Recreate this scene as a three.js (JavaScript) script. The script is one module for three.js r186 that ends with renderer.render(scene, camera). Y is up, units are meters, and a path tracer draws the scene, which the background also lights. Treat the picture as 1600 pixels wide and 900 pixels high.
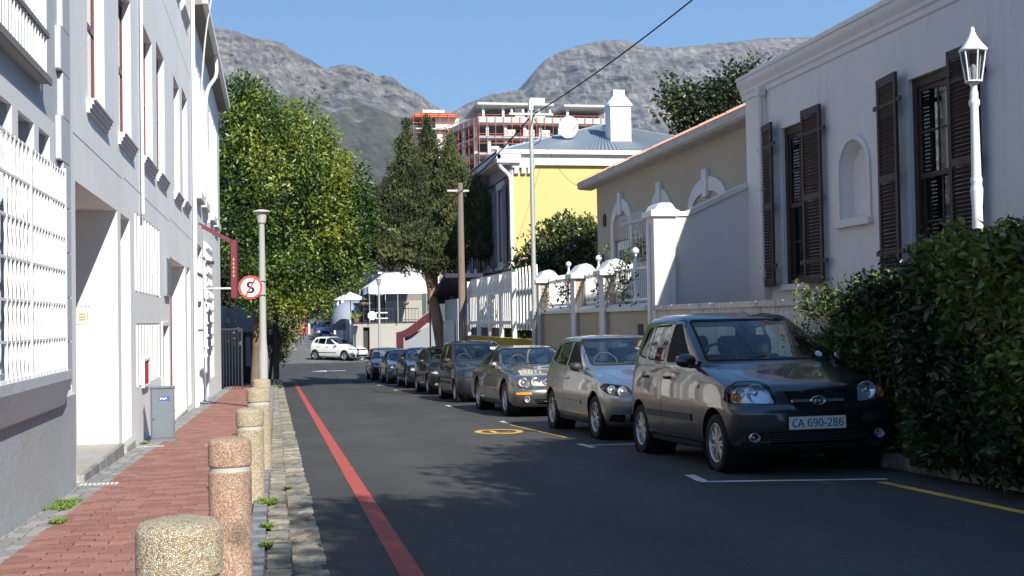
import * as THREE from 'three';
import { mergeGeometries, mergeVertices } from 'three/addons/utils/BufferGeometryUtils.js';
import { FontLoader } from 'three/addons/loaders/FontLoader.js';
import { TextGeometry } from 'three/addons/geometries/TextGeometry.js';

// ---------------------------------------------------------------- camera, sky, sun, exposure
const scene = new THREE.Scene();
const camera = new THREE.PerspectiveCamera(27.3426, 16 / 9, 0.1, 12000);
camera.position.set(0, 1.25, 0);
camera.rotation.set(0.0262287, -0.1977988, -0.0174533, 'YXZ');
const renderer = new THREE.WebGLRenderer({ antialias: true });
renderer.setSize(1024, 576);
renderer.toneMapping = THREE.LinearToneMapping;
renderer.toneMappingExposure = 1.8;
renderer.shadowMap.enabled = true;
const SUN_AZ = 16.5 * Math.PI / 180, SUN_EL = 34.9 * Math.PI / 180;   // azimuth measured from straight behind the camera's street axis, towards the right
const sunDir = new THREE.Vector3(Math.sin(SUN_AZ) * Math.cos(SUN_EL), Math.sin(SUN_EL), Math.cos(SUN_AZ) * Math.cos(SUN_EL));
{
  const W = 256, H = 128, d = new Float32Array(W * H * 4);
  const stops = [[0, .20, .33, .49], [.06, .145, .275, .46], [.17, .072, .175, .385], [.30, .066, .16, .35], [.5, .058, .14, .30], [1, .04, .10, .235]];
  for (let j = 0; j < H; j++) {
    const el = Math.max(0, ((j + .5) / H * 2 - 1)), t = Math.asin(el) / (Math.PI / 2);
    let k = 0; while (k < stops.length - 2 && t > stops[k + 1][0]) k++;
    const f = Math.min(1, Math.max(0, (t - stops[k][0]) / (stops[k + 1][0] - stops[k][0])));
    for (let i = 0; i < W; i++) {
      const o = (j * W + i) * 4;
      for (let c = 0; c < 3; c++) d[o + c] = stops[k][c + 1] * (1 - f) + stops[k + 1][c + 1] * f;
      d[o + 3] = 1;
    }
  }
  const sky = new THREE.DataTexture(d, W, H, THREE.RGBAFormat, THREE.FloatType);
  sky.mapping = THREE.EquirectangularReflectionMapping; sky.magFilter = sky.minFilter = THREE.LinearFilter; sky.needsUpdate = true;
  scene.background = sky; scene.environment = sky;
}
const sun = new THREE.DirectionalLight(new THREE.Color().setRGB(1, .955, .87), 4.3);
sun.position.copy(sunDir).multiplyScalar(120).add(new THREE.Vector3(3, 0, -25)); sun.target.position.set(3, 0, -25);
sun.castShadow = true; sun.shadow.mapSize.set(4096, 4096);
Object.assign(sun.shadow.camera, { left: -70, right: 70, top: 70, bottom: -70, near: 1, far: 260 });
scene.add(sun, sun.target);

// ---------------------------------------------------------------- helpers
function mulberry(a) { return () => { a |= 0; a = a + 0x6D2B79F5 | 0; let t = Math.imul(a ^ a >>> 15, 1 | a); t = t + Math.imul(t ^ t >>> 7, 61 | t) ^ t; return ((t ^ t >>> 14) >>> 0) / 4294967296; }; }
const rnd = mulberry(7), rr = (a, b, r = rnd) => a + (b - a) * r();
const V3 = (x, y, z) => new THREE.Vector3(x, y, z);
const clamp = (x, a = 0, b = 1) => Math.min(b, Math.max(a, x)), lerp = (a, b, t) => a + (b - a) * t, smooth = (a, b, x) => { const t = clamp((x - a) / (b - a)); return t * t * (3 - 2 * t); };
function hash2(x, y, s) { let h = Math.imul(x | 0, 374761393) ^ Math.imul(y | 0, 668265263) ^ Math.imul(s | 0, 2147483647 - 1640531527); h = Math.imul(h ^ h >>> 13, 1274126177); h = Math.imul(h ^ h >>> 15, 2246822519); return ((h ^ h >>> 16) >>> 0) / 4294967296; }
function vnoise(x, y, per, s) {   // value noise, tiling every per cells
  const xi = Math.floor(x), yi = Math.floor(y), fx = x - xi, fy = y - yi, u = fx * fx * (3 - 2 * fx), v = fy * fy * (3 - 2 * fy), m = n => ((n % per) + per) % per;
  const a = hash2(m(xi), m(yi), s), b = hash2(m(xi + 1), m(yi), s), c = hash2(m(xi), m(yi + 1), s), e = hash2(m(xi + 1), m(yi + 1), s);
  return a + (b - a) * u + (c - a) * v + (a - b - c + e) * u * v;
}
function fbm(x, y, f, oct, s) { let a = .5, t = 0, n = 0; for (let o = 0; o < oct; o++) { t += a * vnoise(x * f, y * f, f, s + o * 17); n += a; a *= .5; f *= 2; } return t / n; }   // x, y in 0..1, tiling
const BIG = 1 << 20;
function fbmW(x, y, oct, s) { let a = .5, t = 0, n = 0, f = 1; for (let o = 0; o < oct; o++) { t += a * vnoise(x * f + 5000, y * f + 5000, BIG, s + o * 17); n += a; a *= .5; f *= 2; } return t / n; }
const s8 = l => 255 * (l <= .0031308 ? 12.92 * l : 1.055 * Math.pow(l, 1 / 2.4) - .055);
function makeTex(n, size, fn, linear) {   // fn(u, v) -> [r, g, b] linear; size = metres the tile covers
  const d = new Uint8Array(n * n * 4);
  for (let j = 0; j < n; j++) for (let i = 0; i < n; i++) {
    const c = fn(i / n, j / n), o = (j * n + i) * 4;
    for (let k = 0; k < 3; k++) d[o + k] = linear ? clamp(c[k]) * 255 : s8(clamp(c[k]));
    d[o + 3] = 255;
  }
  const t = new THREE.DataTexture(d, n, n, THREE.RGBAFormat); t.wrapS = t.wrapT = THREE.RepeatWrapping; t.magFilter = THREE.LinearFilter; t.minFilter = THREE.LinearMipmapLinearFilter; t.generateMipmaps = true;
  if (!linear) t.colorSpace = THREE.SRGBColorSpace;
  t.repeat.set(1 / size, 1 / size); t.needsUpdate = true; return t;
}
const col = (r, g, b) => new THREE.Color().setRGB(r, g, b);
function M(r, g, b, o = {}) { return new THREE.MeshStandardMaterial({ color: col(r, g, b), roughness: .8, ...o }); }
function MP(r, g, b, o = {}) { return new THREE.MeshPhysicalMaterial({ color: col(r, g, b), roughness: .6, ...o }); }
// mottled paint: tone varied by fine grain, medium blotches and weather streaks
function plasterTex(r, g, b, amt, streak, seed, size = 3, n = 512) {
  return makeTex(n, size, (u, v) => {
    let k = 1 + amt * ((fbm(u, v, 4, 5, seed) - .5) * 1.3 + (fbm(u, v, 64, 2, seed + 3) - .5) * .7);
    const st = fbm(u, v * .06, 48, 3, seed + 9); k -= streak * clamp((st - .56) * 4) * clamp(fbm(u, v, 5, 3, seed + 5) * 2.4 - .9);
    const w = (fbm(u, v, 6, 3, seed + 21) - .5) * amt * .5;
    return [r * k * (1 + w), g * k, b * k * (1 - w)];
  });
}
const bumpNoise = makeTex(256, .6, (u, v) => { const k = .6 * fbm(u, v, 24, 4, 5) + .4 * fbm(u, v, 6, 3, 8); return [k, k, k]; }, true);
const numbers = {};
function numbered(n) { const k = numbers[n] = (numbers[n] ?? -1) + 1; return k ? n + '_' + String(k).padStart(3, '0') : n; }
function tag(o, label, category, group) { o.userData.label = label; o.userData.category = category; if (group) o.userData.group = group; return o; }
function thing(name, label, category, pos = [0, 0, 0], turn = 0, group) { const o = new THREE.Group(); o.name = numbered(name); o.position.set(...pos); o.rotation.y = turn; scene.add(o); return tag(o, label, category, group); }
function mesh(name, geo, mat, parent) { if (Array.isArray(geo)) geo = merge(geo); const m = new THREE.Mesh(geo, mat); m.name = parent ? name : numbered(name); m.castShadow = m.receiveShadow = true; (parent || scene).add(m); return m; }
function single(name, geo, mat, label, category, group) { return tag(mesh(name, geo, mat), label, category, group); }
function struct(name, geo, mat, parent) { const m = mesh(name, geo, mat, parent); if (!parent) m.userData.kind = 'structure'; return m; }
function structGroup(name) { const g = new THREE.Group(); g.name = numbered(name); g.userData.kind = 'structure'; scene.add(g); return g; }
function merge(list) {
  list = list.filter(Boolean).map(g => { g = g.index ? g.toNonIndexed() : g; for (const k of Object.keys(g.attributes)) if (!['position', 'normal', 'uv', 'color'].includes(k)) g.deleteAttribute(k); if (!g.attributes.normal) g.computeVertexNormals(); if (!g.attributes.uv) g.setAttribute('uv', new THREE.BufferAttribute(new Float32Array(g.attributes.position.count * 2), 2)); return g; });
  const anyCol = list.some(g => g.attributes.color), allCol = list.every(g => g.attributes.color); if (anyCol && !allCol) list.forEach(g => g.deleteAttribute('color'));
  return list.length === 1 ? list[0] : mergeGeometries(list);
}
function uvBox(g) {   // uv in metres from the position, by the axis each face looks along
  if (g.index) g = g.toNonIndexed();
  const p = g.attributes.position, uv = new Float32Array(p.count * 2), a = V3(), b = V3(), c = V3(), n = V3();
  for (let i = 0; i < p.count; i += 3) {
    a.fromBufferAttribute(p, i); b.fromBufferAttribute(p, i + 1); c.fromBufferAttribute(p, i + 2);
    n.copy(b).sub(a).cross(c.clone().sub(a)); const x = Math.abs(n.x), y = Math.abs(n.y), z = Math.abs(n.z);
    [a, b, c].forEach((q, k) => { const o = (i + k) * 2; if (y >= x && y >= z) { uv[o] = q.x; uv[o + 1] = q.z; } else if (x >= z) { uv[o] = q.z; uv[o + 1] = q.y; } else { uv[o] = q.x; uv[o + 1] = q.y; } });
  }
  g.setAttribute('uv', new THREE.BufferAttribute(uv, 2)); return g;
}
function flipIfMirrored(g, m) {
  g = g.index ? g.toNonIndexed() : g; g.applyMatrix4(m);
  if (m.determinant() < 0) for (const k of Object.keys(g.attributes)) { const at = g.attributes[k], s = at.itemSize, A = at.array; for (let i = 0; i < at.count; i += 3) for (let j = 0; j < s; j++) { const t = A[(i + 1) * s + j]; A[(i + 1) * s + j] = A[(i + 2) * s + j]; A[(i + 2) * s + j] = t; } }
  return g;
}
// box between corners, world axes
function bx(x0, x1, y0, y1, z0, z1) { const g = new THREE.BoxGeometry(Math.abs(x1 - x0), Math.abs(y1 - y0), Math.abs(z1 - z0)); g.translate((x0 + x1) / 2, (y0 + y1) / 2, (z0 + z1) / 2); return uvBox(g); }
// box along the street: X range, heights, distance range (distance = -z)
function bz(x0, x1, y0, y1, d0, d1) { return bx(x0, x1, y0, y1, -d1, -d0); }
function rbox(x0, x1, y0, y1, z0, z1, r = .01) {   // chamfered box
  const w = Math.abs(x1 - x0), h = Math.abs(y1 - y0), d = Math.abs(z1 - z0); r = Math.min(r, w / 2.01, h / 2.01, d / 2.01);
  const s = new THREE.Shape([[-w / 2 + r, -h / 2 + r], [w / 2 - r, -h / 2 + r], [w / 2 - r, h / 2 - r], [-w / 2 + r, h / 2 - r]].map(p => new THREE.Vector2(...p)));
  const g = new THREE.ExtrudeGeometry(s, { depth: d - 2 * r, bevelEnabled: true, bevelSize: r, bevelThickness: r, bevelSegments: 1, curveSegments: 1 });
  g.translate((x0 + x1) / 2, (y0 + y1) / 2, (z0 + z1) / 2 - d / 2 + r); return uvBox(g);
}
function cyl(x, y0, y1, z, r0, r1 = r0, n = 16) { const g = new THREE.CylinderGeometry(r1, r0, y1 - y0, n); g.translate(x, (y0 + y1) / 2, z); return g; }
function bar(a, b, r, n = 6, r2 = r) { const A = V3(...a), B = V3(...b), d = B.clone().sub(A), L = d.length(); const g = new THREE.CylinderGeometry(r2, r, L, n); g.translate(0, L / 2, 0); g.applyQuaternion(new THREE.Quaternion().setFromUnitVectors(V3(0, 1, 0), d.normalize())); g.translate(...a); return g; }
function beam(a, b, w, h) { const A = V3(...a), B = V3(...b), d = B.clone().sub(A), L = d.length(); const g = new THREE.BoxGeometry(w, h, L); const m = new THREE.Matrix4().lookAt(V3(0, 0, 0), d, V3(0, 1, 0)); g.applyMatrix4(m); g.translate((A.x + B.x) / 2, (A.y + B.y) / 2, (A.z + B.z) / 2); return uvBox(g); }
function tube(pts, r, n = 24, rs = 6) { return new THREE.TubeGeometry(new THREE.CatmullRomCurve3(pts.map(p => V3(...p))), n, r, rs); }
function lathe(pts, n = 24) { return new THREE.LatheGeometry(pts.map(p => new THREE.Vector2(...p)), n); }
function at(g, x, y, z, ry = 0) { if (ry) g.rotateY(ry); g.translate(x, y, z); return g; }
const shapeOf = pts => new THREE.Shape(pts.map(p => new THREE.Vector2(p[0], p[1])));
const rect = (a, b, c, d) => [[a, c], [b, c], [b, d], [a, d]];
function arch(a, b, y0, ys, n = 14, rise) { const r = (b - a) / 2, m = (a + b) / 2, p = [[a, y0], [b, y0]]; for (let i = 0; i <= n; i++) { const t = i / n * Math.PI; p.push([m + r * Math.cos(t), ys + (rise ?? r) * Math.sin(t)]); } return p; }
// wall in a plane across X: outline and holes as [distance, height]; front face at X0, thickness th towards side (-1 left, +1 right)
function wallX(X0, side, th, outline, holes = []) {
  const s = shapeOf(outline); s.holes = holes.map(h => new THREE.Path(h.map(p => new THREE.Vector2(...p))));
  const g = new THREE.ExtrudeGeometry(s, { depth: th, bevelEnabled: false });
  const m = new THREE.Matrix4().set(0, 0, side, X0, 0, 1, 0, 0, -1, 0, 0, 0, 0, 0, 0, 1); return uvBox(flipIfMirrored(g, m));
}
// wall facing the camera at distance D, outline as [x, y], thickness th away from the camera
function wallZ(D, th, outline, holes = []) {
  const s = shapeOf(outline); s.holes = holes.map(h => new THREE.Path(h.map(p => new THREE.Vector2(...p))));
  const g = new THREE.ExtrudeGeometry(s, { depth: th, bevelEnabled: false }); g.translate(0, 0, -D - th); return uvBox(g);
}
// height of the street at a distance ahead of the camera
const PROF = [[-60, 1.6], [0, 0], [25, -.675], [50, -1.33], [58, -1.48], [64, -1.4], [76, -1.1], [110, -.1], [150, 1.5], [300, 8]];
function G(d) { let k = 0; while (k < PROF.length - 2 && d > PROF[k + 1][0]) k++; const [a, ya] = PROF[k], [b, yb] = PROF[k + 1]; return ya + (yb - ya) * (d - a) / (b - a); }
function sheet(x0, x1, d0, d1, dy, nx, nd, edge0, edge1, colour) {   // a ground sheet that follows the street
  const P = [], U = [], I = [], C = [];
  for (let j = 0; j <= nd; j++) for (let i = 0; i <= nx; i++) {
    const d = lerp(d0, d1, j / nd), a = edge0 ? edge0(d) : x0, b = edge1 ? edge1(d) : x1, x = lerp(a, b, i / nx), y = G(d) + (typeof dy === 'function' ? dy(x, d) : dy);
    P.push(x, y, -d); U.push(x, d); if (colour) C.push(...colour(x, d));
    if (i < nx && j < nd) { const k = j * (nx + 1) + i; I.push(k, k + 1, k + nx + 1, k + 1, k + nx + 2, k + nx + 1); }
  }
  const g = new THREE.BufferGeometry(); g.setAttribute('position', new THREE.Float32BufferAttribute(P, 3)); g.setAttribute('uv', new THREE.Float32BufferAttribute(U, 2)); if (colour) g.setAttribute('color', new THREE.Float32BufferAttribute(C, 3));
  g.setIndex(I); g.computeVertexNormals(); return g;
}
// ---------------------------------------------------------------- ground, road, pavements
const asphaltTex = makeTex(1024, 2.6, (u, v) => {
  const g = fbm(u, v, 150, 2, 11), st = vnoise(u * 300, v * 300, 300, 4), c = fbm(u, v, 5, 4, 31), sp = st > .93 ? .5 : st < .06 ? -.3 : 0;
  const k = .66 + .5 * (g - .5) + .34 * (c - .5) + sp * .5; return [.86 * k, .855 * k, .85 * k];
});
const asphaltBump = makeTex(512, 1.1, (u, v) => { const k = .5 * vnoise(u * 180, v * 180, 180, 3) + .5 * fbm(u, v, 60, 3, 9); return [k, k, k]; }, true);
const MAT = {
  asphalt: M(1, 1, 1, { map: asphaltTex, bumpMap: asphaltBump, bumpScale: .006, roughness: .86, vertexColors: true }),
  dirt: M(1, 1, 1, { map: plasterTex(.16, .14, .115, .5, 0, 41, 4), roughness: .95 }),
  mortar: M(1, 1, 1, { map: plasterTex(.17, .145, .125, .4, 0, 43, 2), roughness: .95 }),
  concrete: M(1, 1, 1, { map: plasterTex(.36, .345, .32, .32, .1, 47, 2.3), bumpMap: bumpNoise, bumpScale: .005, roughness: .9 }),
  setts: [0, 1, 2, 3].map(i => M(1, 1, 1, { map: plasterTex([.25, .21, .29, .23][i], [.245, .21, .28, .235][i], [.24, .21, .265, .235][i], .55, 0, 50 + i, .7, 256), bumpMap: bumpNoise, bumpScale: .006, roughness: .9 })),
  bricks: [0, 1, 2, 3, 4].map(i => M(1, 1, 1, { map: plasterTex([.27, .25, .29, .225, .265][i], [.122, .11, .142, .105, .145][i], [.095, .085, .112, .083, .122][i], .42, 0, 60 + i, .5, 256), bumpMap: bumpNoise, bumpScale: .004, roughness: .9 })),
  darkBrick: [0, 1].map(i => M(1, 1, 1, { map: plasterTex(.17 + i * .04, .175 + i * .04, .19 + i * .04, .5, 0, 70 + i, .5, 256), roughness: .85 })),
  stone: [0, 1, 2, 3].map(i => M(1, 1, 1, { map: plasterTex([.27, .215, .30, .23][i], [.245, .19, .275, .20][i], [.195, .145, .22, .155][i], 1.2, 0, 80 + i, .8, 256), bumpMap: bumpNoise, bumpScale: .02, roughness: .95 })),
  redLine: M(1, 1, 1, { map: plasterTex(.36, .066, .052, .55, 0, 91, 1.3), bumpMap: asphaltBump, bumpScale: .004, roughness: .8 }),
  whiteLine: M(1, 1, 1, { map: plasterTex(.66, .66, .64, .5, 0, 92, 1.3), roughness: .8 }),
  yellowLine: M(1, 1, 1, { map: plasterTex(.62, .37, .06, .6, 0, 93, 1.0), roughness: .8 })
};
const jitterBox = (w, h, d, j, seed, nx = 2, nz = 3) => { const g = mergeVertices(new THREE.BoxGeometry(w, h, d, nx, 1, nz).deleteAttribute('normal').deleteAttribute('uv')), p = g.attributes.position, r = mulberry(seed); for (let i = 0; i < p.count; i++) { const top = p.getY(i) > 0; p.setXYZ(i, p.getX(i) * (top ? .975 : 1) + (r() - .5) * j, p.getY(i) + (top ? (r() - .5) * j : 0), p.getZ(i) * (top ? .98 : 1) + (r() - .5) * j); } const q = uvBox(g.toNonIndexed()); q.computeVertexNormals(); return q; };

struct('ground', sheet(-60, 60, -60, 150, -.06, 12, 105), MAT.dirt);
const roadTone = (x, d) => { const p = fbmW(x * .55, d * .22, 4, 3), q = fbmW(x * 2.2, d * .8, 3, 8), w = .055 + .016 * (p - .5) * 2 + .008 * (q - .5) * 2 + .006 * Math.exp(-((x - 1.55) ** 2) / .12) + .006 * Math.exp(-((x - 3.1) ** 2) / .12) - .006 * Math.exp(-((x - 2.35) ** 2) / .08) * q * 1.6; const k = w * 1.5; return [k * 1.02, k, k * .97]; };
struct('road', sheet(.26, 5.98, -14, 57, .0, 46, 420, d => .27 + .025 * Math.sin(d * 5.1) * fbmW(d, 3, 2, 1) + .05 * (fbmW(d * 2.2, 1, 3, 4) - .5), null, roadTone), MAT.asphalt);
struct('side_road', sheet(-45, 45, 57, 72, .0, 180, 40, null, null, roadTone), MAT.asphalt);
struct('paved_street', sheet(-3, 6.2, 72, 150, .004, 30, 120, null, null, (x, d) => { const k = .62 + .35 * (fbmW(x * .7, d * .5, 4, 13) - .5) + .22 * (vnoise(x * 4 + 900, d * 3 + 900, BIG, 5) - .5); return [k, k * .99, k * .97]; }), M(1, 1, 1, { map: makeTex(512, 2, (u, v) => { const r = Math.floor(v * 16), o = (r % 2) * .5, fx = (u * 10 + o) % 1, fy = (v * 16) % 1, j = fx < .08 || fy < .1, h = hash2(Math.floor(u * 10 + o) % 10, r, 4); const k = j ? .11 : .26 + .12 * (h - .5) + .1 * (fbm(u, v, 30, 2, 3) - .5); return [k, k * .985, k * .95]; }), roughness: .9, vertexColors: true }));

// left pavement: red pavers, stone edging, kerb and gutter stones
const pavement = structGroup('pavement');
mesh('paving_bed', sheet(-1.86, -.04, -6, 53, .104, 4, 120), MAT.mortar, pavement);
{
  const r = mulberry(21), geos = [0, 1, 2].map(i => jitterBox(.199, .05, .099, .0035, 300 + i, 1, 1)), late = [[], [], [], [], []], list = [];
  for (let j = 0; j < 440; j++) {
    const d = 3.4 + j * .1045, grey = [88, 89, 171, 172].includes(j); if (d > 49) break;
    for (let i = 0; i < 7; i++) { const x = -1.405 + i * .2055 + (j % 2 ? .1 : 0) - .02 + (r() - .5) * .006; if (x > -.2) continue; const half = j % 2 && i === 0; list.push([x, d, grey, half, r(), r(), r(), r()]); }
    if (j % 2) list.push([-1.463, d, grey, true, r(), r(), r(), r()]);
  }
  let n = 0;
  for (const [x, d, grey, half, a, b, c, e] of list) {
    const w = half && x < -1.45 ? .46 : 1, y = G(d) + .104 + (a - .5) * .006 - .012 * (fbmW(x * 2, d * 1.5, 2, 9) - .5);
    const near = d > 4.6 && n < 290;
    const mi = grey ? -1 : Math.floor(fbmW(x * 1.2, d * .6, 3, 77) * 3 + b * 2.2 + .0) % 5;
    if (near) { n++; const m = mesh('brick', geos[Math.floor(c * 3)], grey ? MAT.darkBrick[0] : MAT.bricks[mi], pavement); m.position.set(x, y, -d); m.rotation.set(-.026 + (a - .5) * .008, (e - .5) * .025, (b - .5) * .008); m.scale.x = w; }
    else { const g = geos[Math.floor(c * 3)].clone(); g.scale(w, 1, 1); g.translate(x, y, -d); late[grey ? 3 : mi].push(g); }
  }
  late.forEach((l, i) => { if (l.length) { const m = mesh('brick_paving', l, MAT.bricks[i], pavement); m.userData.kind = 'stuff'; } });
  // grey setts along the house fronts
  const sg = [0, 1].map(i => jitterBox(.094, .05, .19, .006, 320 + i, 1, 1)), rest = [[], []]; n = 0;
  for (let k = 0; k < 3; k++) for (let d = 4 + k * .07; d < 45; d += .2) { const x = -1.755 + k * .1, y = G(d) + .101 + (r() - .5) * .008; if (d > 6.5 && n < 150) { n++; const m = mesh('sett', sg[n % 2], MAT.setts[Math.floor(r() * 4)], pavement); m.position.set(x, y, -d - .1); m.rotation.set((r() - .5) * .03, (r() - .5) * .04, (r() - .5) * .04); } else { const g = sg[Math.floor(r() * 2)].clone(); g.translate(x, y, -d - .1); rest[Math.floor(r() * 2)].push(g); } }
  rest.forEach((l, i) => mesh('sett_paving', l, MAT.setts[i], pavement).userData.kind = 'stuff');
  // dark header bricks behind the kerb
  const dg = jitterBox(.10, .05, .098, .003, 330, 1, 1), drest = []; n = 0;
  for (let d = 3; d < 50; d += .1045) { const y = G(d) + .105 + (r() - .5) * .005; if (d > 4.8 && n < 90) { n++; const m = mesh('edging_brick', dg, MAT.darkBrick[Math.floor(r() * 2)], pavement); m.position.set(-.125, y, -d); } else { const g = dg.clone(); g.translate(-.125, y, -d); drest.push(g); } }
  mesh('edging_paving', drest, MAT.darkBrick[1], pavement).userData.kind = 'stuff';
}
{
  const kerb = structGroup('kerb'), gutter = structGroup('gutter'), r = mulberry(33);
  const kg = [0, 1, 2, 3].map(i => jitterBox(.135, .3, 1, .014, 340 + i, 2, 8)), gg = [0, 1, 2, 3].map(i => { const g = jitterBox(.215, .2, 1, .018, 350 + i, 4, 8); return g; });
  for (let d = 2.6; d < 52.5;) { const L = rr(.3, .62, r), m = mesh('kerb_stone', kg[Math.floor(r() * 4)], MAT.stone[Math.floor(r() * 4)], kerb); m.position.set(.005 + (r() - .5) * .012, G(d + L / 2) - .035 + (r() - .5) * .012, -d - L / 2); m.scale.z = L - .012; m.rotation.x = -Math.atan2(.66, 25); m.rotation.y = (r() - .5) * .03; d += L; }
  for (let d = 2.4; d < 52.5;) { const L = rr(.5, 1.1, r), m = mesh('gutter_stone', gg[Math.floor(r() * 4)], MAT.stone[Math.floor(r() * 4)], gutter); m.position.set(.185 + (r() - .5) * .016, G(d + L / 2) - .098 + (r() - .5) * .008, -d - L / 2); m.scale.z = L - .008; m.rotation.set(-Math.atan2(.66, 25), 0, .03 + (r() - .5) * .02); d += L; }
  const rk = structGroup('right_kerb'), bg = [0, 1, 2].map(i => jitterBox(.17, .34, 1, .03, 360 + i, 2, 6));
  for (let d = 3.5; d < 56;) { const L = rr(.45, .9, r), m = mesh('kerb_stone', bg[Math.floor(r() * 3)], d > 8.6 && d < 9.0 ? MAT.yellowLine : MAT.stone[Math.floor(r() * 4)], rk); m.position.set(6.05, G(d + L / 2) - .04, -d - L / 2); m.scale.z = L - .015; m.rotation.x = -Math.atan2(.66, 25); d += L; }
  struct('right_pavement', sheet(6.1, 6.6, 3, 57, .115, 3, 60), MAT.concrete);
}
// painted markings
const line = (pts, w, mat, name, parent) => { const P = [], U = [], I = []; pts.forEach(([x, d], i) => { const a = pts[Math.max(0, i - 1)], b = pts[Math.min(pts.length - 1, i + 1)], l = Math.hypot(b[0] - a[0], b[1] - a[1]), nx = -(b[1] - a[1]) / l, nd = (b[0] - a[0]) / l; for (const s of [-.5, .5]) { const ww = w * (1 + .06 * (fbmW(d * 9, s * 9 + x, 2, 6) - .5)), X = x + nx * s * ww, D = d + nd * s * ww; P.push(X, G(D) + .0045, -D); U.push(X, D); } if (i) { const k = i * 2; I.push(k - 2, k - 1, k, k - 1, k + 1, k); } }); const g = new THREE.BufferGeometry(); g.setAttribute('position', new THREE.Float32BufferAttribute(P, 3)); g.setAttribute('uv', new THREE.Float32BufferAttribute(U, 2)); g.setIndex(I); g.computeVertexNormals(); return struct(name, g, mat, parent); };
const seg = (a, b, n = 24) => Array.from({ length: n + 1 }, (_, i) => [lerp(a[0], b[0], i / n), lerp(a[1], b[1], i / n)]);
{ const red = [...seg([.725, 2], [.745, 12], 60), ...seg([.745, 12], [.80, 40], 80).slice(1), ...seg([.80, 40], [.84, 51.6], 30).slice(1), [.83, 53.2], [.68, 54.3], [.4, 54.9], [0, 55.1], [-2, 55.2]]; line(red, .135, MAT.redLine, 'red_line_marking'); }
line(seg([.3, 76], [.36, 92]), .16, MAT.redLine, 'red_line_marking'); line([[.3, 76], [0, 73.5], [-1.2, 72.6]], .16, MAT.redLine, 'red_line_marking');
line([[3.93, 11.0], [3.86, 10.45]], .10, MAT.whiteLine, 'bay_marking'); line(seg([3.82, 10.40], [5.45, 9.95]), .085, MAT.whiteLine, 'bay_marking');
line(seg([5.28, 9.75], [5.22, 4]), .10, MAT.yellowLine, 'yellow_line_marking');
for (const d of [14.85, 20.35, 27.2, 33.4, 39.6, 46.2]) { line(seg([3.95, d], [5.8, d - .1]), .08, MAT.whiteLine, 'bay_marking'); line([[3.9, d + .3], [3.92, d - .35]], .09, MAT.whiteLine, 'bay_marking'); }
line(seg([3.85, 19.6], [4.02, 16.3]), .035, MAT.yellowLine, 'yellow_line_marking');
{ // loading symbol: a ring with a letter
  const ring = new THREE.RingGeometry(.27, .37, 40); ring.scale(1, 1.5, 1); const t = new THREE.ShapeGeometry(shapeOf([[-.12, -.26], [.14, -.26], [.14, -.17], [-.04, -.17], [-.04, .26], [-.12, .26]])); const g = merge([ring, t]); g.rotateX(-Math.PI / 2); g.rotateX(-Math.atan2(.66, 25)); g.translate(3.36, G(18) + .006, -18); struct('loading_symbol', uvBox(g), MAT.yellowLine);
  const ar = new THREE.ShapeGeometry(shapeOf([[-.9, -.12], [.1, -.12], [.1, -.45], [1.0, 0], [.1, .45], [.1, .12], [-.9, .12]])); ar.rotateX(-Math.PI / 2); ar.rotateZ(0); ar.rotateY(Math.PI); ar.translate(2.8, 0, -64.7); const p = ar.attributes.position; for (let i = 0; i < p.count; i++) p.setY(i, G(-p.getZ(i)) + .006); ar.computeVertexNormals(); struct('arrow_marking', uvBox(ar), MAT.whiteLine);
}
// ---------------------------------------------------------------- cars: one lofted shell per car, cut into doors, glass, lamps and trim
const CM = {
  glass: MP(.74, .82, .80, { roughness: .02, transmission: 1, thickness: 0, ior: 1.5, specularIntensity: 1 }),
  clear: MP(.97, .98, 1, { roughness: .02, transmission: 1, thickness: 0, ior: 1.5 }),
  tint: MP(.5, .56, .55, { roughness: .02, transmission: 1, thickness: 0, ior: 1.5 }),
  rubber: M(.012, .012, .013, { roughness: .85 }), seam: M(.006, .006, .006, { roughness: .9 }),
  black: M(.018, .018, .02, { roughness: .55 }), trim: M(.035, .036, .04, { roughness: .6 }), cloth: M(.018, .018, .021, { roughness: .95 }), dash: M(.014, .014, .016, { roughness: .8 }),
  chrome: M(.82, .83, .85, { metalness: .8, roughness: .14 }), alloy: M(.55, .55, .56, { metalness: .85, roughness: .34 }), reflector: M(.86, .86, .88, { metalness: .55, roughness: .25, bumpMap: bumpNoise, bumpScale: .006 }),
  amber: MP(.95, .33, .015, { roughness: .12, clearcoat: 1 }), redLens: MP(.5, .012, .012, { roughness: .12, clearcoat: 1 }), plate: M(.80, .80, .77, { roughness: .45 }), ink: M(.012, .014, .03, { roughness: .5 }), disc: M(.12, .12, .125, { metalness: .6, roughness: .5 }), white: M(.8, .8, .8)
};
const grime = makeTex(256, 1.4, (u, v) => { const k = .34 + .16 * fbm(u, v, 5, 5, 71); return [k, k, k]; }, true);
function paint(r, g, b, metal = .55) { return new THREE.MeshPhysicalMaterial({ color: col(r, g, b), metalness: metal, roughness: metal > .3 ? .3 : .5, clearcoat: 1, clearcoatRoughness: .035 }); }
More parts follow.
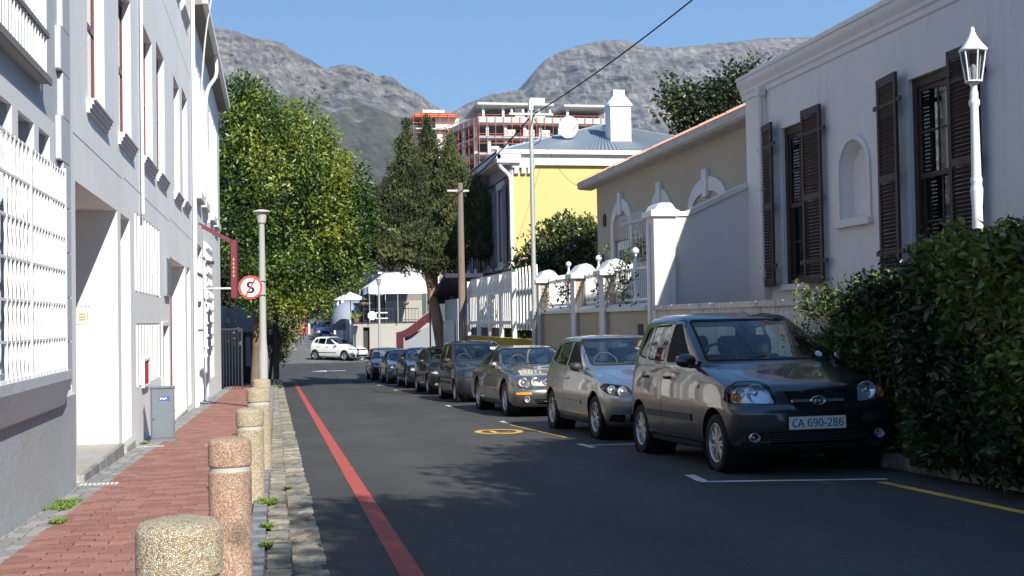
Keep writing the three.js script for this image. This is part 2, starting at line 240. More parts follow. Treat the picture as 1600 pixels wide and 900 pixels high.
function catmull(keys, sub) {
  const out = [], n = keys.length, f = (a, b, c, d, t) => .5 * ((2 * b) + (c - a) * t + (2 * a - 5 * b + 4 * c - d) * t * t + (3 * b - a - 3 * c + d) * t * t * t);
  for (let i = 0; i < n - 1; i++) for (let s = 0; s < sub; s++) { const p = keys[Math.max(0, i - 1)], a = keys[i], b = keys[i + 1], q = keys[Math.min(n - 1, i + 2)], t = s / sub; out.push(a.map((_, k) => { const v = f(p[k], a[k], b[k], q[k], t), lo = Math.min(a[k], b[k]), hi = Math.max(a[k], b[k]), e = (hi - lo) * .08; return clamp(v, lo - e, hi + e); })); }
  out.push(keys[n - 1]); return out;
}
// level: [y, front x, rear x, half width, front cap, rear cap, front exponent, rear exponent]
function shellTris(levels, barrel = .025) {
  const rows = catmull(levels, 3), NF = 16, NS = 30, NR = 12, ring = r => {
    const [y, xf, xr, w, cf, cr, nf, nr] = r, h = [], we = w * (1 - barrel), xm = (xf - cf + xr + cr) / 2, hl = Math.max(.01, (xf - cf - xr - cr) / 2);
    for (let i = 0; i < NF; i++) { const t = i / NF * Math.PI / 2; h.push([xf - cf + cf * Math.pow(Math.cos(t), 2 / nf), y, we * Math.pow(Math.sin(t), 2 / nf)]); }
    for (let i = 0; i <= NS; i++) { const s = 1 - 2 * i / NS; h.push([xm + hl * s, y, w * (1 - barrel * s * s)]); }
    for (let i = NR - 1; i >= 0; i--) { const t = i / NR * Math.PI / 2; h.push([xr + cr - cr * Math.pow(Math.cos(t), 2 / nr), y, we * Math.pow(Math.sin(t), 2 / nr)]); }
    return h.concat(h.slice(1, -1).reverse().map(p => [p[0], p[1], -p[2]]));
  };
  const R = rows.map(ring), n = R[0].length, P = [], I = [];
  R.forEach(r => r.forEach(p => P.push(...p)));
  for (let j = 0; j < R.length - 1; j++) for (let i = 0; i < n; i++) { const a = j * n + i, b = j * n + (i + 1) % n, c = a + n, d = b + n; I.push(a, c, b, b, c, d); }
  const g = new THREE.BufferGeometry(); g.setAttribute('position', new THREE.Float32BufferAttribute(P, 3)); g.setIndex(I); g.computeVertexNormals();
  const N = g.attributes.normal.array, T = [], vert = k => [P[k * 3], P[k * 3 + 1], P[k * 3 + 2], N[k * 3], N[k * 3 + 1], N[k * 3 + 2]];
  for (let i = 0; i < I.length; i += 3) T.push([vert(I[i]), vert(I[i + 1]), vert(I[i + 2])]);
  return T;
}
const PROJ = { side: v => [v[0], v[1]], front: v => [v[2], v[1]], top: v => [v[0], v[2]] };
function ccw(p) { let a = 0; for (let i = 0; i < p.length; i++) { const q = p[(i + 1) % p.length]; a += p[i][0] * q[1] - q[0] * p[i][1]; } return a < 0 ? p.slice().reverse() : p; }
function inset(p, d) { p = ccw(p); const n = p.length, L = p.map((a, i) => { const b = p[(i + 1) % n], l = Math.hypot(b[0] - a[0], b[1] - a[1]) || 1, nx = -(b[1] - a[1]) / l, ny = (b[0] - a[0]) / l; return [nx, ny, nx * a[0] + ny * a[1] + d]; }); return L.map((m, i) => { const k = L[(i + n - 1) % n], det = k[0] * m[1] - k[1] * m[0]; if (Math.abs(det) < 1e-6) return [p[i][0] + m[0] * d, p[i][1] + m[1] * d]; return [(k[2] * m[1] - k[1] * m[2]) / det, (k[0] * m[2] - k[2] * m[0]) / det]; }); }
function roundPoly(p, r, n = 3) { p = ccw(p); const o = []; p.forEach((b, i) => { const a = p[(i + p.length - 1) % p.length], c = p[(i + 1) % p.length], la = Math.hypot(a[0] - b[0], a[1] - b[1]), lc = Math.hypot(c[0] - b[0], c[1] - b[1]), q = Math.min(r, la * .45, lc * .45), s = [b[0] + (a[0] - b[0]) / la * q, b[1] + (a[1] - b[1]) / la * q], e = [b[0] + (c[0] - b[0]) / lc * q, b[1] + (c[1] - b[1]) / lc * q]; for (let k = 0; k <= n; k++) { const t = k / n; o.push([(1 - t) * (1 - t) * s[0] + 2 * t * (1 - t) * b[0] + t * t * e[0], (1 - t) * (1 - t) * s[1] + 2 * t * (1 - t) * b[1] + t * t * e[1]]); } }); return o; }
const ellipse = (cx, cy, rx, ry, n = 20) => Array.from({ length: n }, (_, i) => [cx + rx * Math.cos(i / n * 6.28318), cy + ry * Math.sin(i / n * 6.28318)]);
function cutTris(tris, proj, poly, keep) {   // -> [inside, outside] of a convex outline seen along an axis
  poly = ccw(poly); const inside = [], outside = [], pf = PROJ[proj];
  const E = poly.map((a, i) => { const b = poly[(i + 1) % poly.length]; return [-(b[1] - a[1]), b[0] - a[0], a]; });
  const fan = (p, dst) => { for (let i = 1; i < p.length - 1; i++) dst.push([p[0], p[i], p[i + 1]]); };
  let x0 = 1e9, x1 = -1e9, y0 = 1e9, y1 = -1e9; poly.forEach(p => { x0 = Math.min(x0, p[0]); x1 = Math.max(x1, p[0]); y0 = Math.min(y0, p[1]); y1 = Math.max(y1, p[1]); });
  for (const t of tris) {
    const q = t.map(pf);
    if (!keep(t) || Math.max(q[0][0], q[1][0], q[2][0]) < x0 || Math.min(q[0][0], q[1][0], q[2][0]) > x1 || Math.max(q[0][1], q[1][1], q[2][1]) < y0 || Math.min(q[0][1], q[1][1], q[2][1]) > y1) { outside.push(t); continue; }
    let p = t; const outs = [];
    for (const [nx, ny, a] of E) {
      const s = p.map(v => { const w = pf(v); return nx * (w[0] - a[0]) + ny * (w[1] - a[1]); }), i2 = [], o2 = [];
      for (let k = 0; k < p.length; k++) { const l = (k + 1) % p.length; (s[k] >= 0 ? i2 : o2).push(p[k]); if (s[k] >= 0 !== s[l] >= 0) { const f = s[k] / (s[k] - s[l]), m = p[k].map((v, c) => v + (p[l][c] - v) * f); i2.push(m); o2.push(m); } }
      if (o2.length > 2) outs.push(o2); p = i2; if (p.length < 3) break;
    }
    if (p.length >= 3) { fan(p, inside); outs.forEach(o => fan(o, outside)); } else outside.push(t);
  }
  return [inside, outside];
}
function trisGeo(T, push = 0) {
  const P = new Float32Array(T.length * 9), N = new Float32Array(T.length * 9), U = new Float32Array(T.length * 6); let o = 0, u = 0;
  for (const t of T) for (const v of t) { const l = Math.hypot(v[3], v[4], v[5]) || 1; for (let c = 0; c < 3; c++) { N[o + c] = v[3 + c] / l; P[o + c] = v[c] + N[o + c] * push; } o += 3; U[u++] = v[0] + v[2]; U[u++] = v[1]; }
  const g = new THREE.BufferGeometry(); g.setAttribute('position', new THREE.BufferAttribute(P, 3)); g.setAttribute('normal', new THREE.BufferAttribute(N, 3)); g.setAttribute('uv', new THREE.BufferAttribute(U, 2)); return g;
}
function wheelGeo(r, w, spokes, style) {   // axle along z, outer face at +z
  const ri = r * .69, ty = lathe([[ri * .98, -w * .46], [r * .9, -w * .5], [r * .97, -w * .42], [r, -w * .25], [r, w * .25], [r * .97, w * .42], [r * .9, w * .5], [ri * 1.02, w * .47], [ri * .97, w * .40]], 40);
  const rim = [lathe([[ri * .99, w * .42], [ri * .96, w * .455], [ri * .90, w * .43], [ri * .87, w * .2], [ri * .85, -w * .4]], 40), lathe([[0, w * .36], [ri * .12, w * .355], [ri * .17, w * .30], [ri * .18, w * .12]], 16)];
  for (let k = 0; k < spokes; k++) {
    const a = k / spokes * Math.PI * 2, two = style === 'double' ? [-.16, .16] : [0];
    for (const o of two) { const s = new THREE.Shape([[ri * .13, -ri * .055], [ri * .9, -ri * (style === 'broad' ? .17 : style === 'double' ? .045 : .06)], [ri * .9, ri * (style === 'broad' ? .17 : style === 'double' ? .045 : .06)], [ri * .13, ri * .055]].map(p => new THREE.Vector2(...p))), g = new THREE.ExtrudeGeometry(s, { depth: w * .1, bevelEnabled: true, bevelSize: .004, bevelThickness: .004, bevelSegments: 1 }); g.translate(0, 0, w * .24); g.rotateZ(a + o); g.rotateX(-Math.PI / 2); rim.push(g); }
  }
  const up = g => { g.rotateX(Math.PI / 2); return g; };
  const disc = lathe([[0, w * .05], [ri * .86, w * .05]], 24);
  return { tyre: up(ty), rim: up(merge(rim)), disc: up(disc) };
}
function buildCar(S) {
  const car = thing(S.name, S.label, 'car', [0, 0, 0], 0, S.group), sx = S.scale || [1, 1, 1];
  let body = shellTris(S.levels.map(l => l.length === 8 ? l : [...l, ...S.caps(l)]), S.barrel);
  const P = S.paint, isSide = s => t => t[0][2] * s > .02 && (t[0][5] + t[1][5] + t[2][5]) * s > .75;
  const isFront = t => t[0][0] + t[1][0] + t[2][0] > 1.2 || (t[0][1] > 1 && t[0][3] + t[1][3] + t[2][3] > .5);
  const rem = [], seams = [];
  const take = (proj, poly, keep) => { const [i, o] = cutTris(body, proj, poly, keep); body = o; return i; };
  const panes = [];
  // wheel arches
  const arches = [];
  for (const ax of S.axles) for (const s of [1, -1]) { const c = ellipse(ax, S.r * 1.02, S.r + .055, S.r + .06, 28).filter(p => p[1] > -.1); take('side', c, t => t[0][2] * s > 0); arches.push([ax, s]); }
  // glass
  const glaze = (name, proj, poly, keep, mat, edge = .016) => {
    const all = take(proj, roundPoly(poly, .05), keep); if (!all.length) return;
    const [gl, rim] = cutTris(all, proj, inset(roundPoly(poly, .05), edge), () => true);
    if (rim.length) seams.push(trisGeo(rim, -.003)); if (gl.length) { mesh(name, trisGeo(gl, -.006), mat, car); }
  };
  const mirrorZ = p => p.map(q => [-q[0], q[1]]);
  glaze('windscreen', 'front', S.windscreen, t => t[0][0] > -.4 && t[0][3] + t[1][3] + t[2][3] > .55 && t[0][1] > .85, CM.glass, .022);
  if (S.rearGlass) glaze('rear_window', 'front', S.rearGlass, t => t[0][0] < -.5 && t[0][3] + t[1][3] + t[2][3] < -.4, CM.tint, .022);
  for (const s of [1, -1]) for (const w of S.windows) glaze('side_window', 'side', w, isSide(s), S.sideGlass || CM.glass);
  // lamps
  const lampList = [];
  for (const s of [1, -1]) {
    const lp = s > 0 ? S.headlight : mirrorZ(S.headlight), hl = take('front', roundPoly(lp, S.lampRound ?? .03), t => t[0][0] > .6 && t[0][1] < 1.05 && t[0][2] * s > 0);
    if (hl.length) {
      const g = new THREE.Group(); g.name = 'headlight'; car.add(g);
      const [inn, rim] = cutTris(hl, 'front', inset(roundPoly(lp, S.lampRound ?? .03), .007), () => true); seams.push(trisGeo(rim, -.002));
      mesh('lens', trisGeo(inn, 0), CM.clear, g); mesh('reflector', trisGeo(inn, -.05), S.lampDark ? CM.trim : CM.reflector, g);
      for (const b of S.bulbs) { const x = surfX(inn, b[0] * s, b[1]); if (x === null) continue; const q = lathe([[.004, -.018], [b[2] * .5, -.012], [b[2] * .86, .008], [b[2], .024], [b[2] * .97, .03]], 20); q.rotateZ(-Math.PI / 2); q.translate(x - .035 - b[2] * .2, b[1], b[0] * s); mesh(b[3] ? 'indicator' : 'lamp_bowl', q, b[3] ? CM.amber : CM.chrome, g); if (b[3]) { const a = new THREE.SphereGeometry(b[2] * .8, 14, 10); a.translate(x - .045, b[1], b[0] * s); mesh('indicator_bulb', a, CM.amber, g); } else { const a = new THREE.SphereGeometry(b[2] * .32, 12, 8); a.translate(x - .045, b[1], b[0] * s); mesh('bulb', a, CM.chrome, g); } }
    }
  }
  // front trim, in the order given: [name, outline (z, y), push, material, mirrored]
  for (const [name, poly, push, mat, twice, slats] of S.front || []) for (const s of twice ? [1, -1] : [1]) {
    const pp = s > 0 ? poly : mirrorZ(poly), inn = take('front', roundPoly(pp, .02), t => t[0][0] > .6 && t[0][1] < 1.0 && (!twice || t[0][2] * s > 0)); if (!inn.length) continue;
    if (push >= 0) { mesh(name, trisGeo(inn, push), mat === 'body' ? P : mat, car); continue; }
    const back = mesh(name, trisGeo(inn, push), mat, car);
    if (slats) { const ys = pp.map(q => q[1]), y0 = Math.min(...ys), y1 = Math.max(...ys), n = slats; for (let k = 1; k <= n; k++) { const y = lerp(y0, y1, k / (n + 1)), st = cutTris(inn, 'front', [[-1, y - .006], [1, y - .006], [1, y + .006], [-1, y + .006]], () => true)[0]; if (st.length) mesh('slat', trisGeo(st, -.008), S.slatMat || CM.trim, back); } }
  }
  if (S.rear) for (const [name, poly, push, mat, twice] of S.rear) for (const s of twice ? [1, -1] : [1]) { const inn = take('front', roundPoly(s > 0 ? poly : mirrorZ(poly), .02), t => t[0][0] < -.6 && (!twice || t[0][2] * s > 0)); if (inn.length) mesh(name, trisGeo(inn, push), mat, car); }
  // side trim before the doors, then doors
  for (const s of [1, -1]) {
    for (const [name, poly, push, mat] of S.side || []) { const inn = take('side', roundPoly(poly, .012), t => t[0][2] * s > .02); if (inn.length) mesh(name, trisGeo(inn, push), mat, car); }
    for (const d of S.doors) {
      const all = take('side', roundPoly(d, .06), isSide(s)); if (!all.length) continue;
      const [pan, rim] = cutTris(all, 'side', inset(roundPoly(d, .06), .0045), () => true);
      const dm = mesh('door', trisGeo(pan), P, car); seams.push(trisGeo(rim, -.008));
      const xs = d.map(q => q[0]), x0 = Math.min(...xs), hy = S.handleY, hx = x0 + .1;
      const z = surfZ(pan, hx + .07, hy); if (z !== null) { const h = rbox(hx, hx + .17, hy - .016, hy + .016, 0, .03, .012); h.translate(0, 0, s * Math.abs(z) - (s > 0 ? .005 : .025)); mesh('door_handle', h, S.handleMat || P, dm); }
    }
  }
  // bonnet edge and fuel of the shell
  if (S.bonnet) { const all = take('top', roundPoly(S.bonnet, .08), t => t[0][4] + t[1][4] + t[2][4] > 1.1 && t[0][0] > .5), [pan, rim] = cutTris(all, 'top', inset(roundPoly(S.bonnet, .08), .0045), () => true); mesh('bonnet', trisGeo(pan), P, car); seams.push(trisGeo(rim, -.008)); }
  mesh('body', trisGeo(body), P, car);
  mesh('seals', seams, CM.seam, car);
  // inner lining so that one does not look into bare paint
  const lining = body.filter(t => t[0][1] > .3 && Math.max(t[0][1], t[1][1], t[2][1]) < S.belt + .02 && t[0][0] < S.cowl && t[0][0] > S.axles[1] - .35); mesh('cabin_lining', [trisGeo(lining, -.05), bx(S.axles[1] - .3, S.cowl, .24, .28, -S.hw * .9, S.hw * .9)], CM.cloth, car);
  mesh('underbody', [bx(S.axles[1] - .35, S.axles[0] + .45, .17, .21, -S.hw * .62, S.hw * .62), bx(S.axles[1] + S.r + .08, S.axles[0] - S.r - .08, .19, .25, -S.hw * .93, S.hw * .93)], CM.seam, car);
  const wells = arches.map(([ax, s]) => { const g = new THREE.CylinderGeometry(S.r + .065, S.r + .065, .3, 24, 1, true); g.rotateX(Math.PI / 2); const b = new THREE.CircleGeometry(S.r + .065, 24); b.translate(0, 0, -.15 * s); return at(merge([g, b]), ax, S.r * 1.02, s * (S.hw - .175)); });
  wells.forEach(w => mesh('wheel_arch_liner', w, CM.seam, car));
  const wg = wheelGeo(S.r, S.tw || .18, S.spokes || 7, S.spokeStyle);
  for (const [ax, s] of arches) { const w = new THREE.Group(); w.name = 'wheel'; w.position.set(ax, S.r, s * (S.hw - .012 - (S.tw || .18) / 2)); if (s < 0) w.rotation.y = Math.PI; car.add(w); mesh('tyre', wg.tyre, CM.rubber, w); mesh('rim', wg.rim, S.rimMat || CM.alloy, w); mesh('brake_disc', wg.disc, CM.disc, w); }
  // mirrors
  for (const s of [1, -1]) { const m = S.mirror, g = new THREE.SphereGeometry(1, 18, 12); g.scale(.055, .068, .10); const gl = rbox(-.062, -.052, -.05, .05, -.075, .075, .004); const mm = mesh('wing_mirror', [at(g, m[0], m[1], s * (m[2] + .10)), at(rbox(-.03, .03, -.02, .02, -.06, .06, .01), m[0] + .02, m[1] - .055, s * (m[2] + .03))], S.mirrorMat || P, car); mesh('mirror_glass', at(gl, m[0] + .012, m[1], s * (m[2] + .10)), CM.chrome, mm); }
  // cabin: driver sits on the right-hand side of the car
  const seat = (x, z, w) => { const c = [rbox(x - .25, x + .25, .3, .5, z - w / 2, z + w / 2, .05)], b = rbox(-.06, .06, 0, .6, -w / 2 + .02, w / 2 - .02, .05); b.rotateZ(.28); c.push(at(b, x - .22, S.seatY, z)); const q = mesh('seat', c, CM.cloth, car), h = rbox(-.045, .045, 0, .2, -.13, .13, .04); h.rotateZ(.2); for (const o of w > .8 ? [-.32, .32] : [0]) mesh('headrest', at(h.clone(), x - .40, S.seatY + .6, z + o), CM.cloth, q); };
  seat(S.seatX, .34, .46); seat(S.seatX, -.34, .46); seat(S.seatX - .85, 0, 1.1);
  mesh('dashboard', [rbox(S.cowl - .45, S.cowl - .05, S.belt - .28, S.belt - .0, -S.hw * .82, S.hw * .82, .07)], CM.dash, car);
  const st = new THREE.TorusGeometry(.18, .016, 8, 28); st.rotateY(Math.PI / 2); const sp = [bar([0, 0, -.17], [0, 0, .17], .014), bar([0, 0, 0], [0, -.17, 0], .014)]; const sw = merge([st, ...sp]); sw.rotateZ(.45); mesh('steering_wheel', at(sw, S.cowl - .55, S.belt + .05, .34), CM.trim, car);
  mesh('interior_mirror', rbox(S.rvm[0] - .012, S.rvm[0] + .012, S.rvm[1] - .022, S.rvm[1] + .022, -.09, .09, .01), CM.black, car);
  if (S.wipers) for (const [z0, z1] of S.wipers) { const pts = []; const y0 = S.windscreen[0][1]; for (let k = 0; k <= 6; k++) { const z = lerp(z0, z1, k / 6), y = lerp(y0 - .015, y0 + .05, k / 6); pts.push([S.wx(y, z) + .015, y, z]); } mesh('wiper', tube(pts, .008, 12, 5), CM.black, car); }
  if (S.extra) S.extra(car);
  return car;
}
function surfX(T, z, y) { let best = null; for (const t of T) { const x = bary(t, [z, y], v => [v[2], v[1]], 0); if (x !== null && (best === null || x > best)) best = x; } return best; }
function surfZ(T, x, y) { let best = null; for (const t of T) { const z = bary(t, [x, y], v => [v[0], v[1]], 2); if (z !== null && (best === null || Math.abs(z) > Math.abs(best))) best = z; } return best; }
function bary(t, p, f, c) { const [a, b, d] = t.map(f), det = (b[1] - d[1]) * (a[0] - d[0]) + (d[0] - b[0]) * (a[1] - d[1]); if (Math.abs(det) < 1e-12) return null; const u = ((b[1] - d[1]) * (p[0] - d[0]) + (d[0] - b[0]) * (p[1] - d[1])) / det, v = ((d[1] - a[1]) * (p[0] - d[0]) + (a[0] - d[0]) * (p[1] - d[1])) / det, w = 1 - u - v; if (u < -1e-6 || v < -1e-6 || w < -1e-6) return null; return u * t[0][c] + v * t[1][c] + w * t[2][c]; }
function parkCar(car, X, d, turn = 0) { car.rotation.order = 'YXZ'; car.position.set(X, G(d) + .004, -d); car.rotation.set(0, -Math.PI / 2 + turn, Math.atan2(G(d - 1.2) - G(d + 1.2), 2.4) * Math.cos(turn)); return car; }
const font = await new FontLoader().loadAsync('fonts/droid/droid_sans_bold.typeface.json');
const fontR = await new FontLoader().loadAsync('fonts/droid/droid_sans_regular.typeface.json');
function text(str, size, depth, f = font) { const g = new TextGeometry(str, { font: f, size, depth, curveSegments: 3, bevelEnabled: false }); g.computeBoundingBox(); const b = g.boundingBox; g.translate(-(b.min.x + b.max.x) / 2, -(b.min.y + b.max.y) / 2, 0); return g; }
function numberPlate(car, x, y, w, h, str, z = 0) { const p = mesh('number_plate', [rbox(x, x + .012, y - h / 2, y + h / 2, z - w / 2, z + w / 2, .004)], CM.plate, car); mesh('plate_surround', rbox(x - .008, x + .004, y - h / 2 - .012, y + h / 2 + .012, z - w / 2 - .012, z + w / 2 + .012, .004), CM.black, p); if (str) { const t = text(str, h * .62, .002, fontR); t.computeBoundingBox(); const k = w * .9 / (t.boundingBox.max.x - t.boundingBox.min.x); t.scale(str.length > 2 ? k : 1, 1, 1); t.rotateY(Math.PI / 2); t.translate(x + .0125, y, z); mesh('plate_lettering', t, CM.ink, p); } }
const lv = (rows, caps) => rows.map(r => [...r, ...caps(r[0])]);
// tall city hatchback
const ATOS = {
  levels: lv([[.17, 1.64, -1.53, .66], [.20, 1.74, -1.60, .70], [.27, 1.81, -1.68, .735], [.40, 1.845, -1.705, .752], [.53, 1.85, -1.71, .76], [.60, 1.835, -1.69, .762], [.64, 1.80, -1.67, .762], [.74, 1.765, -1.66, .76], [.81, 1.72, -1.655, .755], [.85, 1.62, -1.652, .75], [.89, 1.47, -1.65, .743], [.94, 1.24, -1.648, .733], [.985, 1.0, -1.643, .72], [1.01, .90, -1.64, .712], [1.06, .81, -1.632, .70], [1.20, .57, -1.60, .668], [1.33, .33, -1.555, .632], [1.44, .10, -1.49, .598], [1.50, -.08, -1.42, .56], [1.535, -.26, -1.30, .49], [1.555, -.45, -1.1, .34], [1.562, -.66, -.85, .02]],
    y => y < .63 ? [.34, .28, 2.5, 2.6] : y < .84 ? [.36, .26, 2.5, 2.8] : y < 1.03 ? [.40, .24, 2.4, 3] : y < 1.48 ? [.26, .22, 2.3, 3] : y < 1.56 ? [.2, .2, 2.3, 2.6] : [.08, .08, 2, 2]),
  axles: [1.19, -1.19], r: .272, hw: .752, tw: .165, spokes: 7, spokeStyle: 'double', belt: 1.0, cowl: .85, handleY: .87, seatX: .0, seatY: .5, rvm: [.12, 1.38], mirror: [.62, 1.05, .70],
  windscreen: [[-.635, 1.035], [.635, 1.035], [.53, 1.475], [-.53, 1.475]], rearGlass: [[-.56, 1.06], [.56, 1.06], [.49, 1.44], [-.49, 1.44]],
  windows: [[[.50, 1.02], [-.30, 1.035], [-.30, 1.435], [-.11, 1.435]], [[-.375, 1.037], [-.98, 1.055], [-.93, 1.43], [-.375, 1.435]], [[-1.045, 1.06], [-1.36, 1.10], [-1.19, 1.40], [-1.0, 1.425]]],
  doors: [[[.60, .30], [.64, .97], [-.10, 1.47], [-.335, 1.475], [-.335, .30]], [[-.345, .30], [-.345, 1.475], [-.965, 1.465], [-1.10, .62], [-.90, .30]]],
  bonnet: [[1.60, -.50], [1.60, .50], [.93, .62], [.93, -.62]],
  headlight: [[.365, .645], [.745, .66], [.73, .80], [.63, .855], [.48, .86], [.415, .84]], lampRound: .035, bulbs: [[.52, .75, .085], [.64, .755, .045], [.672, .712, .042, 1]],
  side: [['rub_strip', [[.60, .45], [-.335, .45], [-.335, .515], [.60, .515]], .012, CM.trim], ['rub_strip', [[-.345, .45], [-.93, .45], [-.93, .515], [-.345, .515]], .012, CM.trim], ['side_skirt', [[.80, .205], [-.80, .205], [-.80, .255], [.80, .255]], .014, CM.trim]],
  front: [['lower_grille', [[-.44, .285], [.44, .285], [.47, .40], [-.47, .40]], -.05, CM.seam, false, 4], ['grille', [[-.21, .585], [.21, .585], [.30, .76], [-.30, .76]], -.03, CM.seam, false, 0], ['fog_light_recess', ellipse(.575, .35, .06, .055), -.02, CM.seam, true], ['rub_strip', [[.37, .47], [.72, .475], [.72, .555], [.40, .555]], .01, CM.trim, true]],
  wx: (y, z) => lerp(.83, .62, (y - 1.03) / .14) - .15 * (z / .6) ** 2, wipers: [[.55, .05], [-.02, -.5]]
};
const POLO = {
  levels: lv([[.17, 1.82, -1.70, .70], [.20, 1.93, -1.77, .74], [.30, 2.01, -1.84, .79], [.44, 2.045, -1.86, .815], [.56, 2.045, -1.855, .825], [.62, 2.02, -1.83, .826], [.69, 1.965, -1.80, .823], [.76, 1.88, -1.79, .815], [.81, 1.74, -1.785, .806], [.86, 1.52, -1.782, .797], [.91, 1.23, -1.778, .785], [.95, 1.0, -1.774, .772], [.98, .89, -1.77, .76], [1.03, .78, -1.757, .742], [1.12, .56, -1.72, .71], [1.22, .32, -1.66, .676], [1.32, .07, -1.575, .64], [1.39, -.13, -1.47, .60], [1.43, -.32, -1.32, .53], [1.455, -.52, -1.1, .36], [1.465, -.75, -.88, .02]],
    y => y < .64 ? [.42, .34, 2.4, 2.5] : y < .80 ? [.46, .3, 2.4, 2.7] : y < .97 ? [.46, .26, 2.3, 2.8] : y < 1.40 ? [.27, .26, 2.3, 2.8] : y < 1.46 ? [.2, .2, 2.3, 2.5] : [.08, .08, 2, 2]),
  axles: [1.235, -1.23], r: .30, hw: .815, tw: .19, spokes: 7, spokeStyle: 'single', belt: .97, cowl: .84, handleY: .82, seatX: -.1, seatY: .45, rvm: [.02, 1.29], mirror: [.60, .99, .765],
  windscreen: [[-.68, 1.0], [.68, 1.0], [.56, 1.40], [-.56, 1.40]], rearGlass: [[-.58, 1.02], [.58, 1.02], [.5, 1.37], [-.5, 1.37]],
  windows: [[[.47, .985], [-.34, 1.0], [-.36, 1.36], [-.15, 1.36]], [[-.42, 1.0], [-1.02, 1.03], [-.98, 1.345], [-.42, 1.36]], [[-1.08, 1.035], [-1.40, 1.10], [-1.22, 1.30], [-1.04, 1.335]]],
  doors: [[[.62, .30], [.66, .95], [-.12, 1.395], [-.385, 1.40], [-.385, .30]], [[-.395, .30], [-.395, 1.40], [-1.0, 1.385], [-1.12, .65], [-.90, .30]]],
  bonnet: [[1.72, -.52], [1.72, .52], [.93, .66], [.93, -.66]],
  headlight: [[.44, .63], [.62, .59], [.77, .63], [.805, .72], [.76, .775], [.50, .735]], lampRound: .05, bulbs: [[.58, .665, .07], [.70, .69, .058]],
  side: [['rub_strip', [[.60, .46], [-.385, .46], [-.385, .50], [.60, .50]], .012, 0], ['rub_strip', [[-.395, .46], [-.97, .46], [-.97, .50], [-.395, .50]], .012, 0]],
  front: [['lower_grille', [[-.52, .25], [.52, .25], [.50, .37], [-.50, .37]], -.04, CM.seam, false, 2], ['grille', [[-.38, .63], [.38, .63], [.40, .72], [-.40, .72]], -.025, CM.seam, false, 2], ['side_vent', [[.56, .25], [.74, .27], [.72, .36], [.57, .36]], -.03, CM.seam, true]],
  wx: (y, z) => lerp(.83, .56, (y - 1.0) / .12) - .15 * (z / .6) ** 2, wipers: [[.58, .05], [0, -.5]]
};
// long low saloon with four round lamps
const SALOON = {
  levels: lv([[.17, 2.12, -2.4, .78], [.21, 2.30, -2.52, .84], [.32, 2.37, -2.61, .885], [.44, 2.385, -2.63, .898], [.52, 2.36, -2.62, .90], [.56, 2.29, -2.59, .898], [.64, 2.25, -2.57, .893], [.71, 2.20, -2.55, .885], [.76, 2.08, -2.53, .875], [.80, 1.86, -2.50, .866], [.85, 1.48, -2.43, .85], [.89, 1.15, -2.30, .835], [.92, .96, -2.05, .82], [.95, .84, -1.90, .805], [1.04, .58, -1.68, .755], [1.14, .30, -1.42, .71], [1.23, .03, -1.17, .665], [1.29, -.18, -.99, .61], [1.325, -.36, -.86, .53], [1.345, -.50, -.76, .35], [1.352, -.6, -.68, .02]],
    y => y < .57 ? [.42, .42, 2.7, 2.6] : y < .77 ? [.34, .4, 2.7, 2.6] : y < .93 ? [.42, .3, 2.4, 2.6] : y < 1.30 ? [.27, .24, 2.3, 2.5] : y < 1.345 ? [.2, .16, 2.3, 2.4] : [.06, .06, 2, 2]),
  axles: [1.435, -1.435], r: .33, hw: .885, tw: .22, spokes: 5, spokeStyle: 'broad', belt: .94, cowl: .88, handleY: .82, seatX: -.05, seatY: .36, rvm: [-.02, 1.2], mirror: [.62, .97, .80],
  windscreen: [[-.72, .965], [.72, .965], [.58, 1.30], [-.58, 1.30]], rearGlass: [[-.66, .97], [.66, .97], [.54, 1.28], [-.54, 1.28]],
  windows: [[[.46, .955], [-.36, .965], [-.38, 1.255], [-.17, 1.255]], [[-.44, .965], [-1.22, .975], [-1.00, 1.20], [-.86, 1.245], [-.44, 1.255]]],
  doors: [[[.70, .28], [.72, .92], [-.14, 1.295], [-.405, 1.30], [-.405, .28]], [[-.415, .28], [-.415, 1.30], [-.90, 1.285], [-1.28, .95], [-1.18, .62], [-1.02, .28]]],
  bonnet: [[2.05, -.66], [2.05, .66], [1.0, .74], [1.0, -.74]],
  headlight: [[.98, .2], [.99, .2], [.99, .21]], bulbs: [],
  side: [['rub_strip', [[.70, .46], [-.405, .46], [-.405, .49], [.70, .49]], .01, 0], ['rub_strip', [[-.415, .46], [-1.02, .46], [-1.02, .49], [-.415, .49]], .01, 0]],
  front: [['lower_grille', [[-.42, .24], [.42, .24], [.50, .335], [-.50, .335]], -.05, CM.seam, false, 2], ['indicator', [[.53, .425], [.80, .425], [.80, .465], [.53, .465]], .004, CM.amber, true]],
  wx: (y, z) => lerp(.87, .60, (y - .965) / .1) - .14 * (z / .6) ** 2, wipers: [[.6, .05], [0, -.55]]
};
const GENERIC_SEDAN = { ...SALOON, axles: [1.35, -1.35], r: .315, spokes: 7, spokeStyle: 'single', headlight: [[.40, .60], [.70, .58], [.84, .66], [.80, .72], [.50, .70]], lampRound: .04, bulbs: [[.55, .64, .05], [.70, .65, .05]], front: [['lower_grille', [[-.5, .24], [.5, .24], [.5, .36], [-.5, .36]], -.04, CM.seam, false, 2], ['grille', [[-.33, .60], [.33, .60], [.36, .69], [-.36, .69]], -.03, CM.seam, false, 3]] };
